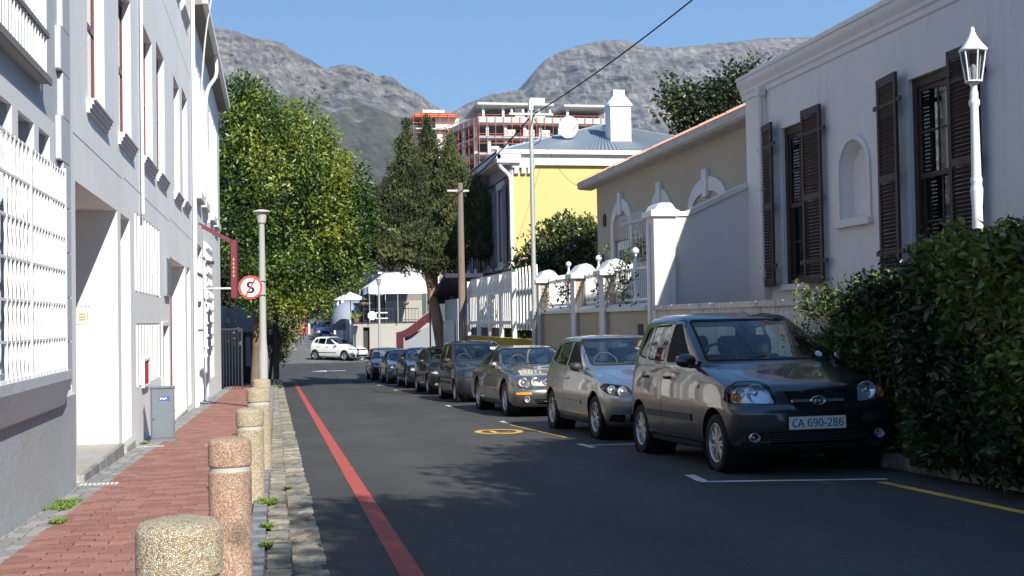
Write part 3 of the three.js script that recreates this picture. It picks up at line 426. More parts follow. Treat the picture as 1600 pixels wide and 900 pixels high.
function roundLamp(car, x, y, z, r, tilt = 0) { const g = new THREE.Group(); g.name = 'headlight'; g.position.set(x, y, z); g.rotation.y = tilt; car.add(g); const o = q => { q.rotateZ(-Math.PI / 2); return q; }; mesh('bezel', o(lathe([[r * .93, -.09], [r * 1.12, -.09], [r * 1.12, -.01], [r * 1.04, .008], [r * .96, .0], [r * .93, -.02]], 28)), car.userData.lampBezel || CM.chrome, g); mesh('lamp_bowl', o(lathe([[.006, -.07], [r * .55, -.06], [r * .85, -.03], [r * .95, -.004]], 28)), CM.reflector, g); const bl = new THREE.SphereGeometry(r * .3, 12, 8); bl.translate(-.045, 0, 0); mesh('bulb', bl, CM.chrome, g); mesh('lens', o(lathe([[0, .012], [r * .5, .009], [r * .95, -.004]], 28)), CM.clear, g); }
function fogLamp(car, x, y, z, r) { roundLamp(car, x, y, z, r); }
function withSide(spec, mat) { return { ...spec, side: spec.side.map(s => [s[0], s[1], s[2], s[3] || mat]) }; }

const rowName = 'cars parked along the right kerb';
{ // nearest: dark grey city hatchback
  const p = paint(.075, .073, .078, .85);
  const c = buildCar({ ...ATOS, name: 'parked_car', label: 'dark grey tall hatchback with plate CA 690-286, nearest of the parked row', group: rowName, paint: p, handleMat: CM.black, sideGlass: CM.glass, extra: car => {
    numberPlate(car, 1.852, .475, .52, .115, 'CA 690-286', .04);
    for (const s of [1, -1]) fogLamp(car, 1.765, .35, .575 * s, .042);
    // grille bar and oval badge with a slanted H
    const y = .672; mesh('grille_bar', [rbox(1.772, 1.792, y - .012, y + .012, -.245, .245, .006)], CM.chrome, car);
    const ring = new THREE.TorusGeometry(.055, .0075, 8, 28); ring.scale(1.15, .68, 1); ring.rotateY(Math.PI / 2); const hb = shapeOf([[-.036, -.025], [-.021, -.025], [-.013, -.007], [.014, .003], [.006, -.025], [.021, -.025], [.036, .025], [.021, .025], [.014, .009], [-.012, -.001], [-.005, .025], [-.021, .025]]); const hg = new THREE.ExtrudeGeometry(hb, { depth: .006, bevelEnabled: false }); hg.rotateY(Math.PI / 2); mesh('badge', [at(ring, 1.80, y, 0), at(hg, 1.796, y, 0)], CM.chrome, car);
    const hc = []; for (let j = 0; j < 5; j++) for (let i = 0; i < 15; i++) { const yy = .60 + j * .034, zz = -.27 + i * .038 + (j % 2) * .019; if (Math.abs(zz) > .17 + (yy - .6) * .40) continue; const t = new THREE.TorusGeometry(.015, .0035, 4, 6); t.rotateY(Math.PI / 2); hc.push(at(t, 1.772 - (yy - .6) * .1, yy, zz)); } mesh('grille_mesh', hc, CM.trim, car);
    const rep = new THREE.SphereGeometry(.022, 10, 8); rep.scale(1.3, 1, .5); for (const s of [1, -1]) mesh('side_repeater', at(rep.clone(), .80, .80, s * .752), CM.amber, car);
    mesh('disc_sticker', at((() => { const g = new THREE.CircleGeometry(.035, 20); g.rotateY(Math.PI / 2); g.rotateZ(.52); return g; })(), .70, 1.09, -.50), CM.white, car);
    mesh('aerial', bar([.2, 1.5, 0], [.0, 1.56, 0], .004), CM.black, car);
  } }); c.scale.set(1, 1.045, 1.12); parkCar(c, 5.08, 12.36, .01);
}
{ // silver hatchback
  const p = paint(.42, .42, .415, .9), dark = CM.black;
  const c = buildCar({ ...withSide(POLO, p), name: 'parked_car', label: 'silver hatchback with dark mirror, parked directly behind the dark grey hatchback', group: rowName, paint: p, mirrorMat: dark, lampDark: true, handleMat: p, extra: car => { numberPlate(car, 2.05, .44, .52, .115, '', 0); mesh('aerial', bar([-1.2, 1.43, 0], [-1.42, 1.72, 0], .004), CM.black, car); } });
  parkCar(c, 5.1, 17.12, .012);
}
{ // champagne grey saloon with four round lamps
  const p = paint(.27, .25, .22, .9);
  const c = buildCar({ ...withSide(SALOON, p), name: 'parked_car', label: 'champagne grey saloon with four round headlamps, third car in the parked row', group: rowName, paint: p, mirrorMat: p, extra: car => {
    car.userData.lampBezel = p;
    for (const s of [1, -1]) { roundLamp(car, 2.255, .645, .44 * s, .085); roundLamp(car, 2.215, .65, .665 * s, .083, -.2 * s); roundLamp(car, 2.34, .335, .62 * s, .052); }
    delete car.userData.lampBezel;
    const gr = shapeOf(ellipse(0, 0, .30, .088, 32)), hole = new THREE.Path(ellipse(0, 0, .275, .066, 32).map(q => new THREE.Vector2(...q))); gr.holes = [hole]; const g = new THREE.ExtrudeGeometry(gr, { depth: .03, bevelEnabled: true, bevelSize: .006, bevelThickness: .006, bevelSegments: 2 }); g.rotateY(Math.PI / 2); const sl = []; for (let i = -12; i <= 12; i++) { const z = i * .022, h = .07 * Math.sqrt(Math.max(0, 1 - (z / .285) ** 2)); sl.push(bx(0, .012, -h, h, z - .004, z + .004)); }
    const grille = mesh('grille', at(g, 2.245, .645, 0), CM.chrome, car); mesh('vanes', at(merge(sl), 2.25, .645, 0), CM.alloy, grille); const bk = new THREE.CircleGeometry(1, 32); bk.scale(.285, .08, 1); bk.rotateY(Math.PI / 2); mesh('backing', at(bk, 2.2485, .645, 0), CM.seam, grille);
    mesh('bumper_bar', [rbox(2.33, 2.37, .285, .30, -.3, .3, .007)], CM.chrome, car);
    mesh('bonnet_mascot', [bar([2.08, .775, 0], [2.02, .82, 0], .01, 8, .006), bar([2.02, .82, 0], [2.10, .83, 0], .012, 8, .007)], CM.chrome, car);
    numberPlate(car, 2.39, .40, .52, .115, '', 0); const t = text('C', .075, .002, fontR); t.rotateY(Math.PI / 2); t.translate(2.4035, .40, .205); mesh('plate_letter', t, CM.ink, car);
  } }); parkCar(c, 5.14, 23.75, .01);
}
{ // rounded dark hatchback with bulging oval lamps
  const p = paint(.012, .016, .024, .1);
  const c = buildCar({ ...withSide(ATOS, CM.trim), name: 'parked_car', label: 'dark blue rounded hatchback with big oval headlamps, between the saloon and a black car', group: rowName, paint: p, front: [['lower_grille', [[-.44, .285], [.44, .285], [.47, .40], [-.47, .40]], -.05, CM.seam, false, 3], ['grille', [[-.21, .66], [.21, .66], [.28, .76], [-.28, .76]], -.03, CM.seam, false, 2]], headlight: ellipse(.575, .79, .125, .13, 20), lampRound: 0, bulbs: [[.57, .79, .07], [.62, .73, .035]], handleMat: p, mirrorMat: CM.black, extra: car => { numberPlate(car, 1.855, .45, .5, .11, ''); mesh('licence_sticker', at((() => { const g = rbox(-.003, .003, -.05, .05, -.06, .06, .002); g.rotateZ(.95); return g; })(), .36, 1.34, -.35), CM.white, car); } });
  c.scale.set(1.04, .98, 1.06); parkCar(c, 5.08, 30.2, .01);
}
{ // black hatchback with pointed lamps
  const p = paint(.008, .008, .010, .05);
  const c = buildCar({ ...withSide(POLO, p), name: 'parked_car', label: 'glossy black hatchback with long pointed headlamps, under the leaning trunk', group: rowName, paint: p, headlight: [[.36, .62], [.70, .615], [.80, .68], [.78, .735], [.42, .70]], bulbs: [[.5, .66, .05], [.64, .67, .05]], handleMat: p, front: [['lower_grille', [[-.42, .24], [.42, .24], [.42, .36], [-.42, .36]], -.04, CM.seam, false, 2], ['grille', [[-.29, .62], [-.03, .62], [-.03, .72], [-.26, .72]], -.03, CM.seam, false, 2], ['fog_light', ellipse(.62, .31, .06, .04), .003, CM.reflector, true]], extra: car => { numberPlate(car, 2.05, .47, .5, .11, ''); } });
  c.scale.set(1.05, .98, 1.05); parkCar(c, 5.2, 36.1, .01);
}
{ // black saloon with white plate
  const p = paint(.008, .009, .012, .05);
  const c = buildCar({ ...withSide(GENERIC_SEDAN, p), name: 'parked_car', label: 'black saloon showing one bright headlamp and a plain white plate', group: rowName, paint: p, headlight: [[.50, .56], [.72, .56], [.82, .62], [.80, .69], [.54, .69]], bulbs: [[.62, .63, .055], [.72, .63, .05]], extra: car => numberPlate(car, 2.40, .42, .5, .13, '') });
  c.scale.set(.92, 1.06, .96); parkCar(c, 5.3, 42.9, .01);
}
{ const p = paint(.2, .2, .205, .9);
  const c = buildCar({ ...withSide(GENERIC_SEDAN, p), name: 'parked_car', label: 'grey saloon behind the black saloon in the parked row', group: rowName, paint: p, extra: car => numberPlate(car, 2.40, .42, .5, .11, '') });
  c.scale.set(.9, 1.04, .94); parkCar(c, 5.2, 49.2, .01);
}
{ const p = paint(.22, .012, .018, .35);
  const c = buildCar({ ...withSide(POLO, p), name: 'parked_car', label: 'dark red hatchback at the far end of the parked row', group: rowName, paint: p, extra: car => numberPlate(car, 2.05, .44, .5, .11, '') });
  parkCar(c, 5.0, 54.9, .01);
}
{ // white hatchback crossing the junction
  const p = MP(.80, .80, .80, { roughness: .35, clearcoat: 1, clearcoatRoughness: .05 });
  const c = buildCar({ ...withSide(POLO, CM.trim), name: 'white_car', label: 'white hatchback turning across the sunny junction beyond the parked row', paint: p, sideGlass: CM.tint, handleMat: CM.black, extra: car => { numberPlate(car, 2.05, .44, .5, .11, ''); } });
  parkCar(c, 3.85, 75.2, .78);
}
{ const p = paint(.035, .06, .16, .4);
  const c = buildCar({ ...withSide(ATOS, p), name: 'distant_car', label: 'dark blue hatchback parked far up the paved street', group: 'cars far up the paved street', paint: p, extra: car => numberPlate(car, 1.855, .45, .5, .11, '') }); c.scale.set(1.05, 1.08, 1.08); parkCar(c, 4.1, 104, .05);
  const q = paint(.36, .37, .38, .6);
  const e = buildCar({ ...withSide(POLO, q), name: 'distant_car', label: 'silver car half hidden right behind the white hatchback', group: 'cars far up the paved street', paint: q, extra: car => numberPlate(car, 2.05, .44, .5, .11, '') }); parkCar(e, 5.35, 92, .1);
  const b = paint(.02, .025, .03, .4);
  const f = buildCar({ ...withSide(POLO, b), name: 'distant_car', label: 'dark car between the blue and silver cars far up the street', group: 'cars far up the paved street', paint: b }); parkCar(f, 5.3, 99, .08);
}
// ---------------------------------------------------------------- left side of the street
const B = {
  grey: M(1, 1, 1, { map: plasterTex(.46, .49, .515, .12, .10, 101, 3.4), bumpMap: bumpNoise, bumpScale: .002, roughness: .85 }),
  greyDark: M(1, 1, 1, { map: plasterTex(.37, .395, .405, .2, .15, 102, 2.6), bumpMap: bumpNoise, bumpScale: .004, roughness: .85 }),
  pale: M(1, 1, 1, { map: plasterTex(.80, .80, .775, .09, .10, 103, 4.2), bumpMap: bumpNoise, bumpScale: .0015, roughness: .85 }),
  white: M(1, 1, 1, { map: plasterTex(.78, .77, .74, .06, .05, 104, 3.1), bumpMap: bumpNoise, bumpScale: .003, roughness: .8 }),
  paint: M(.80, .80, .79, { roughness: .45 }), burgundy: M(.13, .018, .028, { roughness: .5 }), dark: M(.03, .03, .032, { roughness: .7 }),
  pane: MP(.55, .6, .6, { roughness: .03, transmission: 1, thickness: 0, ior: 1.5 }), steel: M(.30, .33, .36, { metalness: .3, roughness: .45 }), red: M(.62, .03, .03, { roughness: .5 }),
  sill: M(1, 1, 1, { map: plasterTex(.70, .70, .68, .1, .1, 105, 1.6), roughness: .8 }), roofGrey: M(.30, .33, .36, { roughness: .5, metalness: .2 }), gutterDark: M(.22, .21, .19, { roughness: .7 })
};
const XW = -1.8;
{ // near house: blue-grey render
  const h = thing('grey_house', 'blue grey rendered house with white barred windows, nearest on the left', 'house', [0, 0, 0]);
  const wins = [[7.2, 7.85], [8.05, 8.65], [8.85, 9.42], [9.6, 10.05]];
  mesh('wall', wallX(XW, -1, .3, [[3, -.6], [11.05, -.6], [11.05, 6.5], [3, 6.5]], [...wins.map(([a, b]) => rect(a, b, .92, 2.8)), rect(6.2, 7.6, 3.5, 6.2), rect(8.2, 9.7, 3.5, 6.2)]), B.grey, h);
  mesh('back_wall', bz(-7, -2.4, -.6, 6.5, 3, 11.05), B.greyDark, h);
  const sl = -.027; { const g = wallX(XW + .07, -1, .08, [[3, -.5], [11.0, -.6], [11.0, .66], [3, .66]]); mesh('plinth', g, B.greyDark, h); mesh('plinth_cap', (() => { const s = shapeOf([[XW - .01, .66], [XW + .07, .66], [XW - .01, .73]]), e = new THREE.ExtrudeGeometry(s, { depth: 8, bevelEnabled: false }); e.translate(0, 0, -11); return uvBox(e); })(), B.grey, h); }
  // white surround, sill box
  const sur = mesh('window_surround', wallX(XW + .035, -1, .034, rect(6.7, 10.28, .86, 2.93), wins.map(([a, b]) => rect(a, b, .94, 2.79))), B.paint, h);
  for (const [a, b] of wins) { const w = mesh('window', [bz(XW - .22, XW - .18, .92, 2.8, a, a + .05), bz(XW - .22, XW - .18, .92, 2.8, b - .05, b), bz(XW - .22, XW - .18, 2.72, 2.8, a + .05, b - .05), bz(XW - .22, XW - .18, 1.8, 1.85, a + .05, b - .05)], B.paint, h); mesh('pane', bz(XW - .206, XW - .2, .92, 2.72, a + .05, b - .05), B.pane, w); mesh('reveal', [bz(XW - .28, XW - .001, .90, .922, a, b)], B.paint, w); mesh('blind', bz(XW - .3, XW - .29, .9, 2.8, a, b), B.white, w); }
  const box = shapeOf([[XW, .90], [XW + .17, .90], [XW + .17, .83], [XW + .11, .62], [XW, .55]]), be = new THREE.ExtrudeGeometry(box, { depth: 3.3, bevelEnabled: false }); be.translate(0, 0, -10.2); mesh('sill', uvBox(be), B.grey, h);
  // barred grille standing off the wall
  const gx = XW + .13, gr = new THREE.Group(); gr.name = 'grille'; h.add(gr);
  const bars = []; for (const [a, b] of [[6.9, 7.75], [7.98, 8.72], [8.80, 9.48], [9.56, 10.12]]) { const n = Math.round((b - a) / .115); for (let i = 0; i <= n; i++) bars.push(lerp(a, b, i / n)); }
  const barG = (() => { const g = new THREE.BoxGeometry(.017, 1.62, .017, 1, 30, 1), p = g.attributes.position; for (let i = 0; i < p.count; i++) { const t = p.getY(i) * 9, x = p.getX(i), z = p.getZ(i); p.setX(i, x * Math.cos(t) - z * Math.sin(t)); p.setZ(i, x * Math.sin(t) + z * Math.cos(t)); } g.computeVertexNormals(); return g; })();
  for (const d of bars) { const m = mesh('bar', barG, B.paint, gr); m.position.set(gx, 1.70, -d); }
  for (const y of [.91, 1.16, 1.43, 1.70, 1.97, 2.24, 2.5]) mesh('cross_bar', bz(gx - .008, gx + .008, y - .009, y + .009, 6.85, 10.16), B.paint, gr);
  for (const d of [6.87, 8.76, 10.15]) mesh('frame_bar', bz(gx - .014, gx + .014, .88, 2.54, d - .014, d + .014), B.paint, gr);
  for (const [d, y] of [[10.14, 2.5], [10.14, .9], [8.0, 2.5]]) mesh('bracket', bar([XW, y, -d], [gx, y, -d], .01), B.paint, gr);
  // balcony
  const bxx = XW + .08, bal = mesh('balcony', [bz(XW, bxx, 3.16, 3.2, 4.5, 9.8)], B.greyDark, h);
  mesh('balcony_edge', bz(bxx, bxx + .02, 3.15, 3.205, 4.5, 9.82), B.gutterDark, bal);
  for (let d = 5; d < 9.8; d += .105) mesh('baluster', bz(bxx - .02, bxx - .005, 3.2, 4.3, d - .008, d + .008), B.paint, bal);
  mesh('handrail', bz(bxx - .045, bxx + .005, 3.52, 3.56, 4.5, 9.8), B.gutterDark, bal); mesh('handrail', bz(bxx - .045, bxx + .005, 4.3, 4.34, 4.5, 9.8), B.paint, bal);
  for (let k = 0; k < 2; k++) mesh('baluster', bx(XW + .01 + k * .03, XW + .02 + k * .03, 3.2, 4.3, -9.795, -9.78), B.paint, bal);
  for (const [a, b] of [[6.2, 7.6], [8.2, 9.7]]) { const w = mesh('balcony_door', [bz(XW - .2, XW - .16, 3.2, 6.2, a, a + .12), bz(XW - .2, XW - .16, 3.2, 6.2, b - .12, b), bz(XW - .2, XW - .16, 3.2, 4.1, a + .12, b - .12)], B.paint, h); mesh('pane', bz(XW - .19, XW - .18, 4.1, 6.2, a + .12, b - .12), B.pane, w); mesh('curtain', bz(XW - .3, XW - .29, 3.4, 6.2, a, b), B.white, w); }
  // quoin blocks up the corner
  for (let k = 0, y = .74; y < 6.3; k++, y += .385) mesh('quoin', rbox(XW - .01, XW + .045, y, y + .375, -11.0, k % 2 ? -10.52 : -10.62, .012), B.grey, h);
}
{ // pale rendered building with deep white reveals
  const h = thing('pale_building', 'pale grey three storey building with deep white window reveals and stepped sills', 'building');
  const wins = [[12.3, 13.5, 3.5, 5.35], [14.73, 15.95, 3.55, 5.45], [17.23, 18.7, 3.62, 5.55], [19.4, 20.75, 3.66, 5.76], [22.65, 24.0, 3.71, 5.9], [24.7, 26.15, 3.76, 6.07]];
  const ups = [[12.3, 13.5], [14.73, 15.95], [17.23, 18.7], [19.4, 20.75], [22.65, 24.0], [24.7, 26.15]];
  const doors = [[11.5, 14.47, -.13, 2.6], [14.78, 15.7, -.15, 2.6], [21.55, 25.05, -.46, 2.44], [25.62, 26.55, -.45, 2.47]];
  const slots = [[16.2, 19.72, 1.7, 2.76], [16.28, 19.58, .42, 1.28], [19.85, 21.1, .1, 1.29]];
  const holes = [...wins, ...doors, ...slots].map(([a, b, c, d]) => rect(a, b, c, d)).concat(ups.map(([a, b]) => rect(a, b, 7.75, 9.9)));
  mesh('wall', wallX(XW, -1, .16, rect(11.06, 27.6, -1, 11), holes), B.pale, h);
  mesh('back_wall', bz(-8, -4.2, -1, 11, 11.06, 27.6), B.white, h);
  mesh('corner_strip', bz(XW - .1, XW + .025, -.45, 11, 11.08, 11.26), B.white, h);
  // horizontal grooves
  for (const [a, b, y] of [[11.4, 14.9, 3.03], [15.1, 21.5, 3.06], [21.7, 27.2, 3.12], [11.4, 27.2, 6.75]]) mesh('string_groove', bz(XW - .02, XW + .002, y, y + .012, a, b), B.greyDark, h);
  const sillShape = [[0, 0], [.09, 0], [.09, -.018], [.07, -.018], [.07, -.058], [.05, -.058], [.05, -.1], [.03, -.1], [.03, -.142], [0, -.142]];
  const sillG = L => { const e = new THREE.ExtrudeGeometry(shapeOf(sillShape), { depth: L, bevelEnabled: false }); return uvBox(e); };
  const mkWin = (a, b, c, d) => {
    const w = mesh('window', [bz(XW - .13, XW - .1, c, d, a - .05, a + .09), bz(XW - .13, XW - .1, c, d, b - .07, b + .05), bz(XW - .13, XW - .1, d - .09, d + .05, a + .09, b - .07), bz(XW - .13, XW - .1, c - .05, c + .08, a + .09, b - .07), bz(XW - .13, XW - .1, (c + d) / 2 - .03, (c + d) / 2 + .03, a + .09, b - .07)], B.burgundy, h);
    mesh('pane', bz(XW - .12, XW - .114, c + .08, d - .09, a + .09, b - .07), B.pane, w); mesh('room_blind', bz(XW - .36, XW - .35, c, d, a, b), B.white, w);
    const s = mesh('sill', sillG(b - a + .16), B.sill, w); s.position.set(XW, c + .005, -b - .08);
    mesh('reveal', [bz(XW - .158, XW - .001, c, d, b - .004, b + .02), bz(XW - .158, XW - .001, d - .004, d + .02, a, b - .005), bz(XW - .158, XW - .001, c, d, a - .02, a + .004)], B.white, w);
  };
  wins.forEach(w => mkWin(...w)); ups.forEach(([a, b]) => mkWin(a, b, 7.75, 9.9));
  // main entrance recess
  const e = mesh('entrance', bz(-4.2, XW - .001, -.3, 2.7, 14.472, 14.62), B.white, h); mesh('near_jamb', bz(-4.2, XW - .001, -.3, 2.7, 11.3, 11.498), B.white, e);
  mesh('entrance_ceiling', bz(-4.2, XW - .001, 2.602, 2.7, 11.5, 14.47), B.white, e);
  mesh('step_top', bz(-4.2, XW + .02, -.42, -.115, 11.5, 14.47), B.concreteStep = MAT.concrete, e);
  for (let k = 0; k < 6; k++) mesh('step_stone', rbox(XW - .02, XW + .06, -.5, -.118, -11.5 - (k + 1) * .49, -11.51 - k * .49, .008), MAT.setts[k % 4], e);
  const sp = mesh('sign_plate', bx(-2.29, -2.1, 1.28, 1.53, -14.472, -14.462), M(.62, .64, .64, { roughness: .5 }), e);
  mesh('sign_marks', [0, 1, 2].map(k => bx(-2.235, -2.16, 1.32 + k * .032, 1.338 + k * .032, -14.4615, -14.4605)).concat([bx(-2.145, -2.135, 1.32, 1.42, -14.4615, -14.4605)]), M(.75, .25, .03), sp); mesh('sign_symbols', [-2.27, -2.215, -2.17, -2.13].map(x => bx(x, x + .022, 1.47, 1.495, -14.4615, -14.4605)), M(.3, .33, .36), sp);
  const n2 = mesh('narrow_recess', [bz(XW - .5, XW - .001, -.4, 2.7, 15.702, 15.8), bz(XW - .52, XW - .5, -.4, 2.7, 14.7, 15.8), bz(XW - .5, XW - .001, 2.602, 2.7, 14.78, 15.7)], B.white, h); mesh('step_stone', rbox(XW - .4, XW + .05, -.55, -.2, -15.7, -14.79, .008), MAT.concrete, n2);
  // slatted panels
  for (const [a, b, c, d] of slots.slice(0, 2)) { const p = mesh('slat_panel', bz(XW - .16, XW - .05, c, d, a, b), B.pale, h); const n = 9; for (let k = 0; k < n; k++) { const q = lerp(a + .16, b - .16, k / (n - 1)); mesh('slat', rbox(XW - .06, XW + .012, c + .02, d - .02, -q - .075, -q + .075, .006), B.white, p); } }
  { const rbx = mesh('red_box', [rbox(XW - .05, XW + .03, .43, .76, -17.56, -16.9, .01)], B.red, h); mesh('box_frame', [bz(XW - .05, XW + .045, .40, .43, 16.84, 17.62), bz(XW - .05, XW + .045, .76, .79, 16.84, 17.62), bz(XW - .05, XW + .045, .43, .76, 17.56, 17.62), bz(XW - .05, XW + .045, .43, .76, 16.84, 16.9)], B.white, rbx); }
  const sd = mesh('steel_door', [bz(XW - .1, XW - .06, .1, 1.24, 19.95, 21.0)], B.steel, h); for (const q of [20.2, 20.45, 20.7]) mesh('rib', bz(XW - .06, XW - .045, .12, 1.2, q - .03, q + .03), B.steel, sd); mesh('frame', [bz(XW - .1, XW + .02, .1, 1.3, 19.83, 19.95), bz(XW - .1, XW + .02, 1.24, 1.3, 19.95, 21.0), bz(XW - .1, XW + .02, .1, 1.3, 21.0, 21.12)], B.white, sd);
  const pl = mesh('plaque', rbox(XW, XW + .05, 1.73, 2.37, -21.25, -20.35, .01), B.steel, h); mesh('plaque_face', bz(XW + .05, XW + .054, 1.78, 2.32, 20.42, 21.18), M(.2, .21, .22), pl);
  const e2 = mesh('entrance', [bz(-3.4, XW - .001, -.7, 2.6, 25.052, 25.2), bz(-3.4, XW - .001, 2.442, 2.6, 21.55, 25.05), bz(-3.45, -3.4, -.7, 2.6, 21.4, 25.2)], B.white, h); mesh('red_jamb', bz(XW - .1, XW + .02, -.5, 2.44, 21.56, 21.62), B.burgundy, e2); mesh('step_stone', bz(-3.4, XW + .03, -1, -.47, 21.55, 25.05), MAT.concrete, e2);
  mesh('narrow_recess', [bz(XW - .5, XW - .001, -.7, 2.6, 26.552, 26.7), bz(XW - .52, XW - .5, -.7, 2.6, 25.5, 26.7)], B.white, h);
  mesh('downpipe', [cyl(XW + .04, 2.78, 11, -16.9, .022, .022, 10)], B.white, h); mesh('downpipe', [cyl(XW + .06, -.6, 11, -27.4, .045, .045, 10)], B.white, h);
  mesh('wall_lamp', [rbox(XW, XW + .06, 2.0, 2.12, -18.4, -18.34, .01)], B.paint, h);
}
{ // third building with eaves
  const h = thing('eaves_house', 'white two storey building with overhanging gutter, beside the leafy tree', 'building');
  const wins = [[29.1, 30.6], [31.3, 32.7], [35.2, 36.8], [37.6, 39.3]], lower = [[28.6, 31.2, -.65, 3.2], [32.5, 33.6, -.7, 1.7], [34.6, 36.6, -.3, 2.2]];
  mesh('wall', wallX(XW - .01, -1, .2, rect(27.62, 41.4, -1.3, 8.5), [...wins.map(([a, b]) => rect(a, b, 4.45, 7.45)), ...lower.map(([a, b, c, d]) => rect(a, b, c, d))]), B.pale, h);
  mesh('end_wall', bz(-9, XW - .22, -1.3, 8.4, 41.2, 41.4), B.white, h); mesh('back_wall', bz(-9, -3.2, -1.3, 8.4, 27.62, 41.2), B.white, h);
  for (const [a, b] of wins) { const w = mesh('window', [bz(XW - .14, XW - .09, 4.45, 7.45, a, b)], B.white, h); for (const q of [a + .12, (a + b) / 2, b - .12]) mesh('shutter_stile', bz(XW - .09, XW + .02, 4.5, 7.4, q - .06, q + .06), B.paint, w); for (let y = 4.9; y < 7.3; y += .6) mesh('shutter_rail', bz(XW - .09, XW - .03, y - .04, y + .04, a + .19, b - .19), B.paint, w); mesh('sill', [rbox(XW - .02, XW + .12, 4.25, 4.44, -b - .1, -a + .1, .02)], B.sill, w); }
  const ev = mesh('eaves', (() => { const s = shapeOf([[XW - .05, 8.5], [XW + .26, 8.54], [XW + .26, 8.66], [XW - .05, 8.7]]), g = new THREE.ExtrudeGeometry(s, { depth: 13.9, bevelEnabled: false }); g.translate(0, 0, -41.5); return uvBox(g); })(), B.gutterDark, h);
  mesh('gutter', bz(XW + .26, XW + .38, 8.56, 8.72, 27.6, 41.5), B.white, ev); mesh('roof', (() => { const s = shapeOf([[XW + .38, 8.73], [-5.5, 10.6], [-5.5, 10.5], [XW + .34, 8.69]]), g = new THREE.ExtrudeGeometry(s, { depth: 13.9, bevelEnabled: false }); g.translate(0, 0, -41.5); return uvBox(g); })(), B.roofGrey, h);
  mesh('downpipe', tube([[XW + .3, 8.6, -33], [XW + .3, 8.0, -33], [XW + .07, 7.6, -33], [XW + .06, 5, -33], [XW + .06, 4, -33]], .05, 30, 8), B.white, h);
  mesh('overflow_hose', tube([[XW + .45, 8.9, -28.2], [XW + .3, 8.2, -28.5], [XW + .15, 7, -29], [XW + .1, 6.3, -29.2]], .02, 24, 6), B.paint, h);
  mesh('shop_recess', [bz(-3.1, XW - .2, -1, 3.3, 31.2, 31.4), bz(-3.15, -3.1, -1, 3.3, 28.4, 31.4)], B.white, h);
  const lat = mesh('trellis', bz(XW - .02, XW + .02, .38, 3.42, 31.85, 31.95), B.paint, h); for (let k = 0; k < 7; k++) mesh('slat', bz(XW + .02, XW + .06, .4, 3.4, 32.0 + k * .42, 32.08 + k * .42), B.paint, lat); for (let k = 0; k < 9; k++) mesh('slat', bz(XW + .06, XW + .09, .6 + k * .33, .66 + k * .33, 31.9, 34.9), B.paint, lat);
  mesh('white_screen', [bz(XW + .03, XW + .07, -.75, .8, 28.2, 28.35), bz(XW + .03, XW + .07, -.75, .8, 31.4, 31.5)], B.paint, h);
  for (const [a, b, c, d] of lower.slice(1)) { const w = mesh('window', bz(XW - .2, XW - .15, c, d, a, b), B.dark, h); mesh('frame', [bz(XW - .15, XW - .02, c, d, a, a + .08), bz(XW - .15, XW - .02, c, d, b - .08, b)], B.paint, w); }
}
{ // burgundy projecting sign frame
  const s = thing('sign_frame', 'burgundy projecting shop sign on a sloping frame beside the round road sign', 'sign', [0, 0, 0]);
  const D = 29.8; mesh('sloping_arm', [beam([XW, 3.72, -D], [-1.0, 3.28, -D], .06, .05)], B.burgundy, s); mesh('sloping_arm', [beam([XW, 3.72, -D - 1.2], [-1.0, 3.28, -D - 1.2], .06, .05)], B.burgundy, s);
  mesh('lower_bar', bar([XW, 2.12, -D], [-1.04, 2.12, -D], .025), B.paint, s); const p = mesh('sign_box', rbox(-1.06, -.90, 1.88, 3.3, -D - 1.2, -D + .03, .015), B.burgundy, s); mesh('sign_lettering', [0, 1, 2, 3, 4].map(k => bx(-1.0, -.965, 2.4 + k * .1, 2.46 + k * .1, -D + .03, -D + .034)), M(.55, .3, .12), p);
  mesh('spot_lamp', [rbox(-1.62, -1.45, 2.72, 2.8, -D - .1, -D + .04, .01), bar([XW, 2.9, -D], [-1.55, 2.78, -D], .012)], B.dark, s);
}
{ // dark garage front under the tree
  const w = thing('garage_wall', 'shaded garage front with open iron gate under the leafy tree', 'wall');
  mesh('wall', wallX(-2.0, -1, .2, rect(41.5, 60, -1.6, 1.95), [rect(43.6, 47.2, -1.4, 1.2)]), M(1, 1, 1, { map: plasterTex(.30, .32, .35, .25, .2, 121, 3), roughness: .9 }), w); mesh('door', bz(-2.35, -2.3, -1.5, 1.2, 43.6, 47.2), M(.06, .065, .075), w);
  const gt = mesh('gate', [bx(-1.95, -1.9, -1.3, 1.1, -41.6, -41.55), bx(-1.15, -1.1, -1.3, 1.1, -41.6, -41.55), bx(-1.9, -1.15, 1.05, 1.1, -41.6, -41.55), bx(-1.9, -1.15, -1.2, -1.15, -41.6, -41.55)], B.dark, w); for (let k = 0; k < 7; k++) mesh('bar', bx(-1.86 + k * .1, -1.845 + k * .1, -1.15, 1.05, -41.58, -41.565), B.dark, gt);
  const x = thing('cross_wall', 'shaded blue grey wall closing the pavement behind the lamp post', 'wall'); mesh('wall', bx(-2.0, -.55, -1.5, 1.9, -50.2, -50), M(.33, .36, .40), x); mesh('opening', bx(-1.35, -.85, -1.2, .9, -49.99, -49.98), B.dark, x); mesh('pane', bx(-1.2, -1.0, -.5, .7, -49.975, -49.97), M(.35, .4, .5), x);
}
